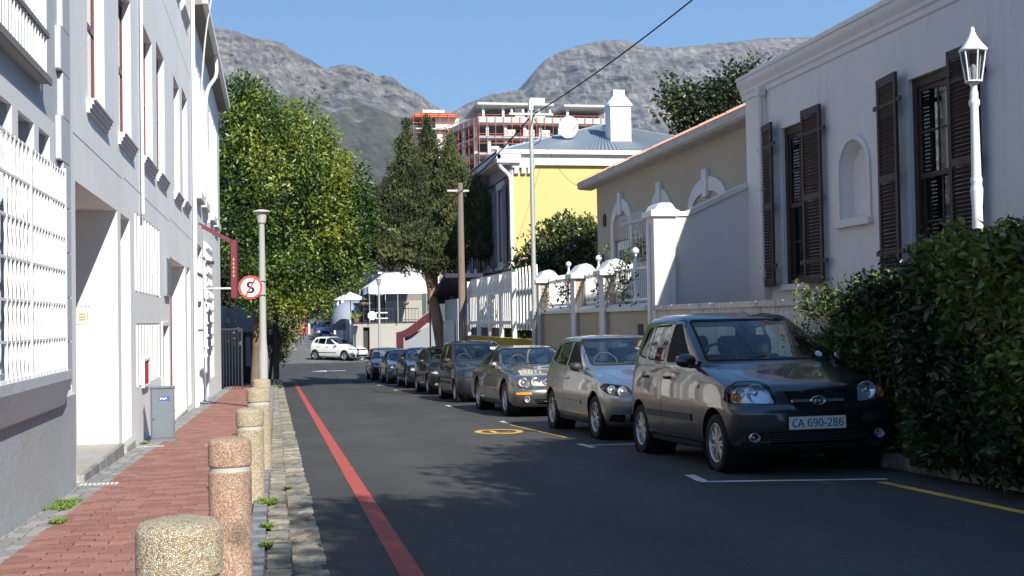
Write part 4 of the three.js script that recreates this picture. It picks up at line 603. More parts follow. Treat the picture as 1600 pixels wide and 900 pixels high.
// exposed-aggregate bollards
{
  const peb = (seed, tones) => { const N = 46, pts = []; for (let j = 0; j < N; j++) for (let i = 0; i < N; i++) pts.push([i + hash2(i, j, seed), j + hash2(i, j, seed + 1), hash2(i, j, seed + 2), hash2(i, j, seed + 3)]);
    const near = (u, v) => { const x = u * N, y = v * N, xi = Math.floor(x), yi = Math.floor(y); let a = 9, b = 9, w = null; for (let q = -1; q <= 1; q++) for (let p = -1; p <= 1; p++) { const c = pts[((yi + q + N) % N) * N + (xi + p + N) % N], X = xi + p + (c[0] % 1), Y = yi + q + (c[1] % 1), d = Math.hypot(X - x, Y - y); if (d < a) { b = a; a = d; w = c; } else if (d < b) b = d; } return [b - a, w, a]; };
    return { map: makeTex(640, .24, (u, v) => { const [e, w, a] = near(u, v), t = tones[Math.floor(w[2] * tones.length)], k = (.72 + .28 * smooth(.03, .3, e)) * (.75 + .5 * w[3]) * (.9 + .2 * vnoise(u * 300, v * 300, 300, 5)); return e < .045 ? [.40, .35, .27] : [t[0] * k, t[1] * k, t[2] * k]; }), bump: makeTex(640, .24, (u, v) => { const [e, w, a] = near(u, v), k = Math.sqrt(clamp(e * 1.6)) * (.6 + .4 * w[3]); return [k, k, k]; }, true) }; };
  const A = peb(1, [[.58, .47, .30], [.68, .58, .40], [.45, .34, .2], [.72, .68, .58], [.52, .40, .24], [.36, .27, .17], [.62, .52, .36]]), C = peb(9, [[.60, .36, .24], [.66, .46, .34], [.5, .27, .16], [.70, .60, .52], [.55, .40, .28], [.40, .22, .14]]);
  const ma = [A, C].map(t => M(1, 1, 1, { map: t.map, bumpMap: t.bump, bumpScale: .005, roughness: .8 })), groove = M(1, 1, 1, { map: plasterTex(.42, .42, .38, .3, 0, 131, .4, 256), roughness: .9 });
  const uvCyl = (g, r) => { const u = g.attributes.uv, p = g.attributes.position; for (let i = 0; i < u.count; i++) u.setXY(i, u.getX(i) * 2 * Math.PI * r, p.getY(i) + Math.hypot(p.getX(i), p.getZ(i)) * (p.getY(i) > .0 ? -1 : 0)); return g; };
  const L = [['cream pebble bollard nearest to the camera, cut off by the frame', 0, -.245, 3.13, .1065], ['pinkish pebble bollard, second from the camera', 1, -.232, 6.15, .1065], ['cream pebble bollard, third from the camera, grass at its foot', 0, -.205, 9.6, .108], ['tan pebble bollard half hidden, fourth from the camera', 0, -.17, 12.1, .118], ['tan pebble bollard in front of the lamp post, farthest of the row', 0, -.19, 16.6, .118]];
  for (const [label, k, x, d, r] of L) {
    const b = thing('bollard', label, 'bollard', [x, G(d) + .10, -d], d, 'pebble bollards along the kerb'), H = d > 11 ? .83 : .735;
    mesh('shaft', uvCyl(lathe([[r, -.02], [r * 1.005, .3], [r, H - .165], [r * .985, H - .158], [r * .94, H - .156]], 48), r), ma[k], b);
    mesh('groove', lathe([[r * .94, H - .158], [r * .935, H - .145], [r * .935, H - .13]], 48), groove, b);
    mesh('cap', uvCyl(lathe([[r * .935, H - .131], [r * .985, H - .13], [r * 1.01, H - .12], [r * 1.01, H - .028], [r * .985, H - .012], [r * .9, H], [r * .5, H + .010], [.0001, H + .013]], 48), r), ma[k], b);
  }
}
{ // electricity kiosk on the pavement
  const c = thing('utility_cabinet', 'dark grey metal utility cabinet with blue sticker on the red pavement', 'cabinet', [-1.51, G(16.7) + .125, -16.7], .12);
  const m = M(1, 1, 1, { map: plasterTex(.15, .17, .195, .2, .1, 141, 1.4), roughness: .5, metalness: .15 });
  mesh('body', [rbox(-.155, .155, .03, .73, -.12, .12, .012)], m, c); mesh('lid', [rbox(-.165, .165, .72, .745, -.135, .135, .01)], m, c); mesh('base', rbox(-.17, .17, 0, .04, -.13, .14, .01), m, c); const d = mesh('door', [rbox(-.14, .14, .06, .70, .12, .128, .004)], m, c); mesh('lock', [rbox(-.13, -.115, .3, .33, .128, .135, .003)], B.dark, d);
  const s = mesh('sticker', bx(-.05, .09, .56, .615, .129, .131), M(.03, .09, .45), c); mesh('sticker_marks', [-.035, -.008, .012, .032].map((x, k) => bx(x, x + .015, .575 + (k % 2) * .006, .603 - (k % 3) * .005, .1312, .1318)), CM.white, s); 
}
{ // drains, cover, lamp post with road sign
  for (const [d, label] of [[11.25, 'white slotted drain grate in front of the entrance step'], [15.75, 'white slotted drain grate before the slatted panel']]) { const g = thing('drain_grate', label, 'drain', [-1.58, G(d) + .128, -d]); mesh('frame', [bx(-.17, .17, 0, .006, -.075, -.06), bx(-.17, .17, 0, .006, .06, .075)], B.steel, g); for (let k = 0; k < 9; k++) mesh('slat', bx(-.16 + k * .038, -.14 + k * .038, 0, .005, -.06, .06), B.sill, g); }
  const mc = thing('valve_cover', 'small grey metal cover set into the red pavers', 'cover', [-.78, G(15.6) + .13, -15.6]); mesh('plate', rbox(-.09, .09, 0, .008, -.12, .12, .004), MAT.setts[1], mc); mesh('ring', rbox(-.11, .11, -.01, .004, -.14, .14, .004), MAT.concrete, mc);
  const D = 26.2, x = -.262, y0 = G(D) + .11, l = thing('street_lamp', 'grey concrete street lamp with a round bowl beside the leafy tree', 'street lamp', [x, y0, -D]);
  const pm = M(1, 1, 1, { map: plasterTex(.36, .36, .33, .2, .1, 151, 1.5), roughness: .85 });
  mesh('post', lathe([[.10, 0], [.098, 1.2], [.075, 1.5], [.07, 3], [.058, 4.02]], 12), pm, l); mesh('lamp_head', lathe([[.05, 4.0], [.085, 4.02], [.09, 4.05], [.12, 4.22], [.16, 4.255]], 24), M(.42, .42, .38), l); mesh('lamp_cover', lathe([[.165, 4.25], [.2, 4.26], [.17, 4.29], [.05, 4.315], [0.001, 4.32]], 24), M(.45, .45, .4), l);
  // the no-stopping sign is clamped to the post
  const s = thing('road_sign', 'round white no stopping sign with red ring and slashed S', 'sign', [x - .25, 2.03, -D + .11], 0);
  const disc = new THREE.CylinderGeometry(.252, .252, .012, 48); disc.rotateX(Math.PI / 2); mesh('panel', disc, M(.75, .75, .74, { roughness: .4 }), s); const ring = new THREE.RingGeometry(.205, .25, 48); ring.translate(0, 0, .0075); mesh('red_ring', ring, M(.62, .03, .025, { roughness: .4 }), s); const S = text('S', .25, .002); S.scale(1.15, 1, 1); S.translate(0, 0, .0065); mesh('letter', S, M(.015, .015, .015), s); const sl = bx(-.017, .017, -.21, .21, .0088, .0098); sl.rotateZ(-.5); mesh('slash', sl, M(.62, .03, .025, { roughness: .4 }), s);
  for (const dy of [-.15, .15]) mesh('clamp', [bx(-.05, .33, dy - .012, dy + .012, -.03, -.01)], B.steel, s);
  const p = thing('dark_post', 'slim black post at the kerb corner behind the lamp post', 'post', [.02, G(46) + .1, -46]); mesh('post', [rbox(-.11, .11, 0, 3.2, -.1, .1, .02)], M(.035, .035, .045), p); mesh('collar', rbox(-.13, .13, 0, .12, -.12, .12, .01), B.dark, p);
}
// ---------------------------------------------------------------- right side of the street
const R = {
  white: M(1, 1, 1, { map: plasterTex(.71, .66, .625, .07, .10, 201, 4.4), bumpMap: bumpNoise, bumpScale: .004, roughness: .85 }),
  old: M(1, 1, 1, { map: plasterTex(.58, .56, .53, .4, .55, 202, 2.2), bumpMap: bumpNoise, bumpScale: .012, roughness: .9 }),
  wood: M(1, 1, 1, { map: makeTex(256, .5, (u, v) => { const k = .7 + .6 * (fbm(u * 1, v * .08, 64, 3, 5) - .5) + .5 * (fbm(u, v, 6, 3, 9) - .5); return [.062 * k, .034 * k, .026 * k]; }), roughness: .6 }),
  beige: M(1, 1, 1, { map: plasterTex(.42, .36, .28, .1, .08, 203, 3.3), bumpMap: bumpNoise, bumpScale: .004, roughness: .85 }),
  trim: M(1, 1, 1, { map: plasterTex(.66, .65, .66, .1, .1, 204, 2.1), roughness: .8 }), paint: M(.78, .78, .77, { roughness: .45 }),
  roofPink: M(1, 1, 1, { map: plasterTex(.50, .27, .21, .35, .2, 205, 2.0), roughness: .8 }), gutter: M(1, 1, 1, { map: plasterTex(.50, .47, .43, .3, .2, 206, 1.6), roughness: .7 }),
  yellow: M(1, 1, 1, { map: plasterTex(.56, .455, .18, .06, .06, 207, 4.0), roughness: .8 }), olive: M(1, 1, 1, { map: plasterTex(.38, .29, .035, .2, .2, 208, 2.4), roughness: .8 }),
  mauve: M(1, 1, 1, { map: plasterTex(.21, .155, .19, .25, .2, 209, 3.0), roughness: .85 }), lilac: M(1, 1, 1, { map: plasterTex(.33, .31, .35, .2, .2, 210, 3.0), roughness: .85 }), shutterGrey: M(.20, .22, .26, { roughness: .6 }),
  tin: M(.21, .25, .285, { roughness: .45, metalness: .35 }), steel: M(1, 1, 1, { map: plasterTex(.42, .42, .40, .2, .2, 211, 1.4), metalness: .35, roughness: .5 }), pole: M(1, 1, 1, { map: plasterTex(.19, .155, .125, .45, .3, 212, 1.2), roughness: .9 }), cable: M(.02, .02, .02), navy: M(.03, .025, .05), maroon: M(.07, .006, .014)
};
const XR = 8.2;
{ // white house with brown shutters
  const h = thing('white_house', 'white single storey house with brown louvred shutters and arched niche', 'house');
  const wins = [[13.1, 14.17], [17.2, 18.16]];
  mesh('wall', wallX(XR, 1, .35, rect(1, 19.62, .5, 5.44), [...wins.map(([a, b]) => rect(a, b, 1.74, 4.3)), arch(15.28, 16.12, 2.62, 3.33)]), R.white, h);
  mesh('end_wall', bz(XR + .01, 14, .5, 5.4, 19.4, 19.61), R.white, h); mesh('roof_slab', bz(XR + .1, 14, 5.46, 5.58, .8, 19.66), R.old, h); mesh('room_back', bz(XR + 1.6, XR + 1.7, .5, 5.4, 1, 19.4), B.dark, h); mesh('near_wall', bz(XR + .01, 14, .5, 5.4, 1, 1.2), R.white, h);
  const cor = [[0, 5.02], [-.03, 5.04], [-.03, 5.12], [-.06, 5.15], [-.06, 5.2], [-.11, 5.28], [-.12, 5.31], [-.12, 5.37], [-.14, 5.38], [-.14, 5.43], [.02, 5.45], [.02, 5.02]], cg = new THREE.ExtrudeGeometry(shapeOf(cor), { depth: 18.75, bevelEnabled: false }); cg.translate(XR, 0, -19.72); mesh('cornice', uvBox(cg), R.white, h);
  const nb = mesh('niche', (() => { const n = 14, P = []; const prof = arch(15.28, 16.12, 2.62, 3.33, n); const pts = prof.map(([d, y]) => [d, y]), o = []; for (let i = 0; i < pts.length; i++) { const a = pts[i], b = pts[(i + 1) % pts.length], q = t => [XR + t * .26, 15.7 + (a[0] - 15.7) * 1, a[1]]; const A = [XR, a[1], -a[0]], Bq = [XR, b[1], -b[0]], sA = [XR + .17, lerp(3.0, a[1], .86), -lerp(15.7, a[0], .82)], sB = [XR + .17, lerp(3.0, b[1], .86), -lerp(15.7, b[0], .82)], c = [XR + .24, 3.0, -15.7]; o.push(A, sA, Bq, Bq, sA, sB, sA, c, sB); } const g = new THREE.BufferGeometry(); g.setAttribute('position', new THREE.Float32BufferAttribute(o.flat(), 3)); g.computeVertexNormals(); return uvBox(g); })(), R.white, h);
  mesh('niche_moulding', wallX(XR - .03, 1, .029, arch(15.2, 16.2, 2.6, 3.33), [arch(15.28, 16.12, 2.62, 3.33)]), R.white, nb); mesh('niche_sill', rbox(XR - .09, XR + .02, 2.5, 2.6, -16.24, -15.16, .02), R.white, nb);
  for (const [a, b] of wins) {
    const m = (a + b) / 2, w = mesh('window_frame', [bz(XR + .06, XR + .16, 1.74, 4.3, a, a + .1), bz(XR + .06, XR + .16, 1.74, 4.3, b - .1, b), bz(XR + .06, XR + .16, 4.18, 4.3, a + .1, b - .1), bz(XR + .04, XR + .18, 1.7, 1.8, a + .1, b - .1)], R.wood, h);
    mesh('sash_upper', [bz(XR + .09, XR + .13, 2.98, 4.18, a + .1, a + .15), bz(XR + .09, XR + .13, 2.98, 4.18, b - .15, b - .1), bz(XR + .09, XR + .13, 2.98, 3.05, a + .15, b - .15), bz(XR + .09, XR + .13, 4.12, 4.18, a + .15, b - .15), bz(XR + .1, XR + .125, 3.05, 4.12, m - .015, m + .015), bz(XR + .1, XR + .125, 3.57, 3.6, a + .15, b - .15)], R.wood, w);
    mesh('sash_lower', [bz(XR + .13, XR + .17, 1.8, 3.0, a + .1, a + .15), bz(XR + .13, XR + .17, 1.8, 3.0, b - .15, b - .1), bz(XR + .13, XR + .17, 1.8, 1.88, a + .15, b - .15), bz(XR + .14, XR + .165, 1.88, 3.0, m - .015, m + .015), bz(XR + .14, XR + .165, 2.41, 2.44, a + .15, b - .15)], R.wood, w);
    mesh('pane', bz(XR + .108, XR + .112, 3.05, 4.12, a + .15, b - .15), B.pane, w); mesh('pane', bz(XR + .15, XR + .154, 1.88, 2.98, a + .15, b - .15), B.pane, w);
    mesh('curtain', bz(XR + .34, XR + .35, 1.8, 4.2, a, m - .05), R.trim, w);
    mesh('sill', rbox(XR - .06, XR + .06, 1.64, 1.735, -b - .1, -a + .1, .015), R.white, w);
    for (const [c, d, out] of [[b + .02, b + .67, .16], [a - .67, a - .02, .10]]) {   // open shutters, the far one swung a little from the wall
      const s = new THREE.Group(); s.name = 'shutter'; h.add(s); const y0 = 1.72, y1 = 4.42, L = d - c; s.position.set(XR - out, 0, -c); s.rotation.y = out > .12 ? -.12 : 0; s.position.x = XR - out;
      const q = (z0, z1, ya, yb, n) => mesh(n, rbox(-.02, .02, ya, yb, -z1, -z0, .004), R.wood, s);
      q(0, .07, y0, y1, 'stile'); q(L - .07, L, y0, y1, 'stile'); q(.07, L - .07, y0, y0 + .12, 'rail'); q(.07, L - .07, y1 - .12, y1, 'rail'); q(.07, L - .07, 3.0, 3.1, 'rail');
      const lg = new THREE.BoxGeometry(.008, .05, L - .15); lg.rotateZ(.75);
      for (let y = y0 + .15; y < y1 - .14; y += .052) { if (y > 2.985 && y < 3.115) continue; const l = mesh('louvre', lg, R.wood, s); l.position.set(0, y, -L / 2); l.rotation.z = (rnd() - .5) * .25; }
      for (const y of [2.05, 4.05]) { const g = mesh('hinge_bar', bx(-.012, .012, y - .03, y + .03, -L - .14, .14), R.wood, s); }
    }
  }
  mesh('downpipe', [cyl(XR - .1, 1.45, 5.0, -18.75, .055, .055, 12), cyl(XR - .1, 1.85, 2.0, -18.75, .075, .075, 12), cyl(XR - .1, 4.3, 4.36, -18.75, .07, .07, 12), cyl(XR - .1, 3.0, 3.06, -18.75, .07, .07, 12), rbox(XR - .17, XR - .02, 4.95, 5.1, -18.84, -18.66, .02)], R.white, h);
  mesh('pipe_bracket', [bz(XR - .16, XR, 3.35, 3.38, 18.66, 18.84)], R.white, h);
}
{ // retaining wall and terrace
  const w = thing('terrace_wall', 'weathered low white retaining wall behind the dark grey hatchback', 'wall');
  mesh('wall', bz(6.42, 6.62, -1, 1.36, 2, 19.5), R.old, w); for (let d = 2; d < 19.4; d += .87) mesh('coping_stone', rbox(6.37, 6.66, 1.36, 1.44 + (rnd() - .5) * .008, -Math.min(d + .862, 19.5), -d, .012), R.old, w);
  struct('terrace', bz(6.62, XR, -.5, 1.34, 1.5, 19.6), MAT.dirt);
  const g = thing('garden_wall', 'tall white garden wall with sloping top, crossed by a diagonal shadow', 'wall');
  mesh('wall', wallZ(19.62, .24, [[6.8, 1.3], [XR + .02, 1.3], [XR + .02, 3.5], [7.12, 3.0], [6.8, 3.0]]), R.white, g); mesh('coping', wallZ(19.58, .32, [[7.09, 2.995], [XR + .0, 3.495], [XR + .0, 3.59], [7.06, 3.08], [6.88, 3.07], [6.88, 2.995]]), R.white, g);
  mesh('pillar', bz(6.42, 6.8, -1, 2.98, 19.5, 19.94), R.white, g); const cap = wallZ(19.44, .56, [[6.36, 2.98], [6.87, 2.98], [6.87, 3.08], [6.8, 3.1], [6.74, 3.19], [6.70, 3.21], [6.53, 3.21], [6.49, 3.19], [6.43, 3.1], [6.36, 3.08]]); mesh('pillar_cap', cap, R.paint, g);
  mesh('pillar_pipe', [cyl(6.39, -.8, 2.85, -19.72, .035, .035, 10)], R.paint, g);
}
{ // beige cottage
  const h = thing('beige_cottage', 'beige cottage with pale arched surrounds and pink roof edge', 'house');
  mesh('wall', wallX(8.8, 1, .3, rect(19.7, 31.7, -1, 4.9), [rect(28.62, 29.98, -.2, 3.25), rect(22.25, 24.0, 1.2, 3.05), rect(25.5, 26.75, 1.2, 3.3)]), R.beige, h); mesh('end_wall', bz(9.1, 15, -1, 4.9, 31.4, 31.69), R.beige, h); mesh('room_back', bz(10, 10.1, -1, 4.8, 20, 31.3), B.dark, h);
  for (const [a, b, ys, rise, c] of [[28.35, 30.25, 3.55, .75, 28.62], [25.3, 26.95, 3.42, .78, 25.5], [22.0, 24.25, 3.5, .62, 22.25]]) {
    const w = .26, s = mesh('arched_surround', wallX(8.75, 1, .048, [[a, -.2 + (c < 28 ? 1.4 : 0)], [a + .27, -.2 + (c < 28 ? 1.4 : 0)], [a + .27, ys], ...Array.from({ length: 13 }, (_, i) => { const t = Math.PI - i / 12 * Math.PI; return [(a + b) / 2 + ((b - a) / 2 - .27) * Math.cos(t), ys + (rise - .3) * Math.sin(t)]; }), [b - .27, -.2 + (c < 28 ? 1.4 : 0)], [b, -.2 + (c < 28 ? 1.4 : 0)], ...Array.from({ length: 15 }, (_, i) => { const t = i / 14 * Math.PI; return [(a + b) / 2 + (b - a) / 2 * Math.cos(t), ys + rise * Math.sin(t)]; })]), R.trim, h);
    mesh('keystone', rbox(8.7, 8.8, ys + rise - .42, ys + rise + .16, -(a + b) / 2 - .13, -(a + b) / 2 + .13, .015), R.trim, s);
  }
  const d = mesh('door', [bz(8.86, 8.92, -.2, 3.2, 28.64, 28.76), bz(8.86, 8.92, -.2, 3.2, 29.84, 29.96), bz(8.86, 8.92, 3.0, 3.22, 28.76, 29.84), bz(8.86, 8.92, -.2, 1.0, 28.76, 29.84), bz(8.86, 8.92, 1, 3, 29.24, 29.36)], R.paint, h); for (let k = 0; k < 2; k++) { const a = 28.76 + k * .6; mesh('pane', bz(8.885, 8.89, 1, 3, a, a + .48), B.pane, d); for (const y of [1.5, 2.0, 2.5]) mesh('glazing_bar', bz(8.87, 8.905, y - .02, y + .02, a, a + .48), R.paint, d); mesh('glazing_bar', bz(8.87, 8.905, 1, 3, a + .22, a + .26), R.paint, d); }
  for (const [a, b, t] of [[22.25, 24, 3.05], [25.5, 26.75, 3.3]]) { const w = mesh('window', [bz(8.9, 8.95, 1.2, t, a, a + .1), bz(8.9, 8.95, 1.2, t, b - .1, b), bz(8.9, 8.95, t - .1, t, a + .1, b - .1), bz(8.9, 8.95, 1.2, 3, (a + b) / 2 - .04, (a + b) / 2 + .04)], R.paint, h); mesh('pane', bz(8.92, 8.925, 1.2, t, a + .1, b - .1), B.pane, w); }
  { const can = mesh('scroll_canopy', [bar([8.8, 3.55, -25.2], [8.05, 3.42, -25.2], .02), bar([8.8, 3.55, -27.0], [8.05, 3.42, -27.0], .02), bar([8.05, 3.42, -25.2], [8.05, 3.42, -27], .02)], R.trim, h); for (let k = 0; k < 9; k++) { const t = new THREE.TorusGeometry(.085, .014, 6, 14); t.rotateY(Math.PI / 2); mesh('scroll', at(t, 8.05, 3.52, -25.3 - k * .2), R.trim, can); } for (let k = 0; k < 9; k++) mesh('screen_bar', bar([8.06, 1.3, -25.3 - k * .2], [8.06, 3.42, -25.3 - k * .2], .013), R.trim, can); }
  for (const [dd, y] of [[30.95, 2.75], [27.6, 2.95]]) { const l = mesh('wall_lantern', [rbox(8.62, 8.8, y + .2, y + .26, -dd - .09, -dd + .09, .01), rbox(8.62, 8.8, y - .32, y - .26, -dd - .09, -dd + .09, .01), bz(8.63, 8.65, y - .26, y + .2, dd - .08, dd - .06), bz(8.63, 8.65, y - .26, y + .2, dd + .06, dd + .08), bz(8.76, 8.8, y - .3, y + .3, dd - .05, dd + .05)], R.trim, h); mesh('lantern_glass', bz(8.65, 8.75, y - .26, y + .2, dd - .055, dd + .055), B.pane, l); }
  mesh('wall_vent', wallX(8.77, 1, .03, arch(30.78, 31.05, 3.72, 3.9, 8, .16)), B.dark, h);
  const e = mesh('gutter', (() => { const s = shapeOf([[0, 4.84], [-.34, 4.86], [-.4, 4.9], [-.42, 5.03], [-.38, 5.03], [0, 4.99]]), g = new THREE.ExtrudeGeometry(s, { depth: 12.6, bevelEnabled: false }); g.translate(8.82, 0, -32.35); return uvBox(g); })(), R.gutter, h);
  mesh('roof', (() => { const s = shapeOf([[8.4, 5.05], [13, 7.1], [17.6, 5.05], [17.5, 4.95], [13, 6.95], [8.45, 4.95]]), g = new THREE.ExtrudeGeometry(s, { depth: 12.5, bevelEnabled: false }); g.translate(0, 0, -32.3); return uvBox(g); })(), R.roofPink, h);
  for (let k = 0; k < 8; k++) mesh('roof_rib', beam([8.38 + k * .0, 5.075, -21 - k * 1.5], [12.9, 7.09, -21 - k * 1.5], .05, .03), R.roofPink, h);
}
{ // cottage front wall with fence
  const f = thing('cottage_fence', 'beige front wall with white railings, capped pillars and ball finials', 'fence');
  mesh('wall', bz(6.42, 6.66, -1.2, 1.36, 19.95, 28.9), R.beige, f); mesh('coping', (() => { const s = shapeOf([[6.36, 1.36], [6.72, 1.36], [6.72, 1.42], [6.66, 1.5], [6.48, 1.5], [6.36, 1.42]]), g = new THREE.ExtrudeGeometry(s, { depth: 8.9, bevelEnabled: false }); g.translate(0, 0, -28.88); return uvBox(g); })(), R.trim, f);
  for (const [d, top] of [[28.35, 2.12], [24.85, 2.1], [22.55, 2.08]]) { const p = mesh('pillar', bz(6.34, 6.78, -1.2, top, d - .17, d + .17), R.beige, f); mesh('street_face', bz(6.31, 6.345, -1.2, top, d - .175, d + .175), R.trim, p); mesh('pillar_cap', wallZ(d - .26, .52, [[6.22, top], [6.9, top], [6.9, top + .09], [6.82, top + .13], [6.68, top + .28], [6.56, top + .32], [6.44, top + .28], [6.3, top + .13], [6.22, top + .09]]), R.trim, p); }
  const pk = new THREE.BoxGeometry(.022, .74, .022);
  for (const [a, b] of [[20.05, 22.3], [22.8, 24.6], [25.1, 28.1]]) { mesh('rail', bz(6.54, 6.57, 1.55, 1.59, a, b), R.paint, f); mesh('rail', bz(6.54, 6.57, 2.12, 2.16, a, b), R.paint, f); for (let d = a + .06; d < b; d += .115) { const m = mesh('railing_bar', pk, R.paint, f); m.position.set(6.555, 1.88, -d); } }
  for (const d of [21.0, 23.55, 26.1]) { const p = mesh('finial_post', at(lathe([[.06, 1.45], [.06, 1.6], [.035, 1.66], [.05, 1.9], [.035, 2.15], [.06, 2.2], [.06, 2.26], [.025, 2.32], [.022, 2.4], [.04, 2.42]], 12), 6.55, 0, -d), R.paint, f); mesh('ball', at(new THREE.SphereGeometry(.065, 14, 10), 6.55, 2.47, -d), R.paint, p); mesh('scroll', at((() => { const t = new THREE.TorusGeometry(.11, .016, 6, 16); t.rotateY(Math.PI / 2); return t; })(), 6.55, 2.0, -d - .13), R.paint, p); }
  mesh('side_wall', beam([6.7, 1.9, -28.95], [9.5, 2.75, -31.2], .2, .25), R.trim, f); mesh('vent_grille', bz(6.405, 6.42, .75, 1.12, 20.2, 20.5), B.dark, f);
}
{ // steel pole with cross arm, wires
  const p = thing('steel_pole', 'tall thin grey steel pole with cross arm in front of the yellow wall', 'pole', [6.2, G(28.2), -28.2]); mesh('shaft', lathe([[.075, 0], [.07, 2.3], [.06, 2.35], [.052, 6.9], [.05, 7.25]], 14), R.steel, p); const ca = mesh('cross_arm', [rbox(-.55, .55, 6.98, 7.04, -.04, .04, .006)], R.steel, p); for (const x of [-.48, -.2, .2, .48]) mesh('insulator', at(lathe([[.03, 7.04], [.035, 7.08], [.02, 7.13], [.001, 7.14]], 10), x, 0, 0), R.trim, ca); mesh('pole_cap', [rbox(-.06, .06, 7.1, 7.35, -.05, .05, .01)], R.steel, p); mesh('loop_wire', tube([[.06, 6.9, .06], [.22, 6.6, .08], [.2, 6.35, .06], [.06, 6.25, .05]], .01, 18, 5), R.cable, p);
  const w = thing('timber_pole', 'short weathered timber pole beside the dark conifer', 'pole', [6.2, G(39.6), -39.6]); mesh('shaft', lathe([[.14, 0], [.12, 3.5], [.1, 6.95]], 12), R.pole, w); mesh('cross_arm', [rbox(-.45, .3, 6.65, 6.72, -.04, .04, .006)], R.steel, w);
  const wire = (name, label, a, b, sag, r) => { const pts = []; for (let i = 0; i <= 16; i++) { const t = i / 16; pts.push([lerp(a[0], b[0], t), lerp(a[1], b[1], t) - sag * 4 * t * (1 - t), lerp(a[2], b[2], t)]); } single(name, tube(pts, r, 40, 5), R.cable, label, 'cable', 'overhead wires'); };
  wire('overhead_cable', 'thick black cable rising to the upper right from the steel pole', [6.25, G(28.2) + 7.0, -28.2], [8.6, 8.6, -7], .45, .016); wire('overhead_cable', 'thick black cable running from the steel pole down past the grey eaves', [6.15, G(28.2) + 6.9, -28.2], [5.3, 5.0, -58], .5, .02);
  for (const [k, b] of [[0, [8.3, 7.2, -39.3]]]) wire('service_wire', 'thin wire drooping across the yellow wall to the cottage gutter', [8.6, 4.95, -32.2], [9.2, 7.1, -39.3], .35, .006);
}
{ // yellow house
  const h = thing('yellow_house', 'yellow gabled end of a two storey house with blue grey tin roof', 'house');
  mesh('end_wall', wallZ(39.5, .3, [[8.0, -1.5], [17.5, -1.5], [17.5, 6.75], [8.0, 6.75]]), R.yellow, h);
  const wn = [[41.0, 42.2], [43.6, 44.6], [46.4, 47.4], [48.4, 49.2]];
  mesh('street_wall', wallX(8.0, 1, .3, rect(39.81, 49.8, -1.6, 6.7), [...wn.map(([a, b]) => rect(a, b, 3.3, 5.9)), ...wn.map(([a, b]) => rect(a, b, -.6, 1.9))]), R.mauve, h); mesh('back', bz(9.4, 9.5, -1.5, 6.7, 39.9, 49.8), B.dark, h); mesh('far_wall', bz(8.3, 17.5, -1.5, 6.7, 49.5, 49.8), R.mauve, h);
  mesh('string_course', bz(7.9, 8.0, 2.45, 2.75, 39.6, 49.8), R.lilac, h); mesh('string_course', bz(7.93, 8.0, 2.1, 2.3, 39.6, 49.8), R.lilac, h); mesh('corner_strip', bz(7.96, 8.02, -1.5, 6.7, 39.45, 39.8), R.trim, h);
  for (const [a, b] of wn) { const w = mesh('window', [bz(8.1, 8.15, 3.3, 5.9, a, a + .1), bz(8.1, 8.15, 3.3, 5.9, b - .1, b), bz(8.1, 8.15, 4.55, 4.65, a + .1, b - .1)], R.trim, h); mesh('pane', bz(8.12, 8.125, 3.3, 5.9, a + .1, b - .1), B.pane, w); mesh('surround', wallX(7.95, 1, .048, rect(a - .15, b + .15, 3.1, 6.15), [rect(a, b, 3.3, 5.9)]), R.trim, w); for (const q of [a - .62, b + .02]) mesh('shutter', bz(7.9, 7.945, 3.2, 5.95, q, q + .6), R.shutterGrey, w); mesh('sill', rbox(7.86, 8.02, 3.0, 3.12, -b - .2, -a + .2, .015), R.trim, w); }
  mesh('frieze', bz(7.9, 8.0, 6.2, 6.68, 39.5, 49.8), R.lilac, h); mesh('eaves', bz(7.5, 8.0, 6.62, 6.72, 39.25, 50), R.trim, h); mesh('street_gutter', bz(7.4, 7.55, 6.68, 6.86, 39.2, 50), R.trim, h);
  mesh('fascia', bz(7.55, 17.6, 6.5, 6.86, 39.35, 39.49), R.paint, h); mesh('end_gutter', bz(7.42, 17.6, 6.86, 7.0, 39.18, 39.36), R.paint, h); mesh('fascia_return', rbox(7.42, 8.25, 6.55, 6.84, -39.49, -39.2, .01), R.paint, h);
  for (const x of [8.05, 8.3, 8.52]) mesh('corbel', rbox(x, x + .16, 6.2, 6.5, -39.5, -39.36, .02), R.paint, h); mesh('corbel_shelf', rbox(7.98, 8.75, 6.4, 6.5, -39.5, -39.34, .01), R.paint, h);
  mesh('downpipe', tube([[7.5, 6.7, -39.3], [7.55, 6.45, -39.35], [7.88, 6.1, -39.4], [7.92, 5.6, -39.4], [7.92, 4, -39.4], [7.92, 3.1, -39.4], [7.75, 2.8, -39.35], [7.72, 2.4, -39.35]], .065, 50, 10), R.paint, h);
  // corrugated hip roof
  const corr = (A, Bq, C, D) => { const n = 260, P = [], I = []; for (let i = 0; i <= n; i++) { const t = i / n, u = .022 * Math.sin(i * Math.PI / 2); for (const [p, q] of [[A, Bq], [D, C]]) P.push(lerp(p[0], q[0], t), lerp(p[1], q[1], t) + u, lerp(p[2], q[2], t)); if (i) { const k = i * 2; I.push(k - 2, k, k - 1, k - 1, k, k + 1); } } const g = new THREE.BufferGeometry(); g.setAttribute('position', new THREE.Float32BufferAttribute(P, 3)); g.setIndex(I); g.computeVertexNormals(); return g; };
  const a = [7.45, 6.98, -39.2], b = [17.6, 6.98, -39.2], c = [12.6, 8.75, -44.3], d = [17.6, 6.98, -50], e = [7.45, 6.98, -50], c2 = [12.6, 8.75, -45.2];
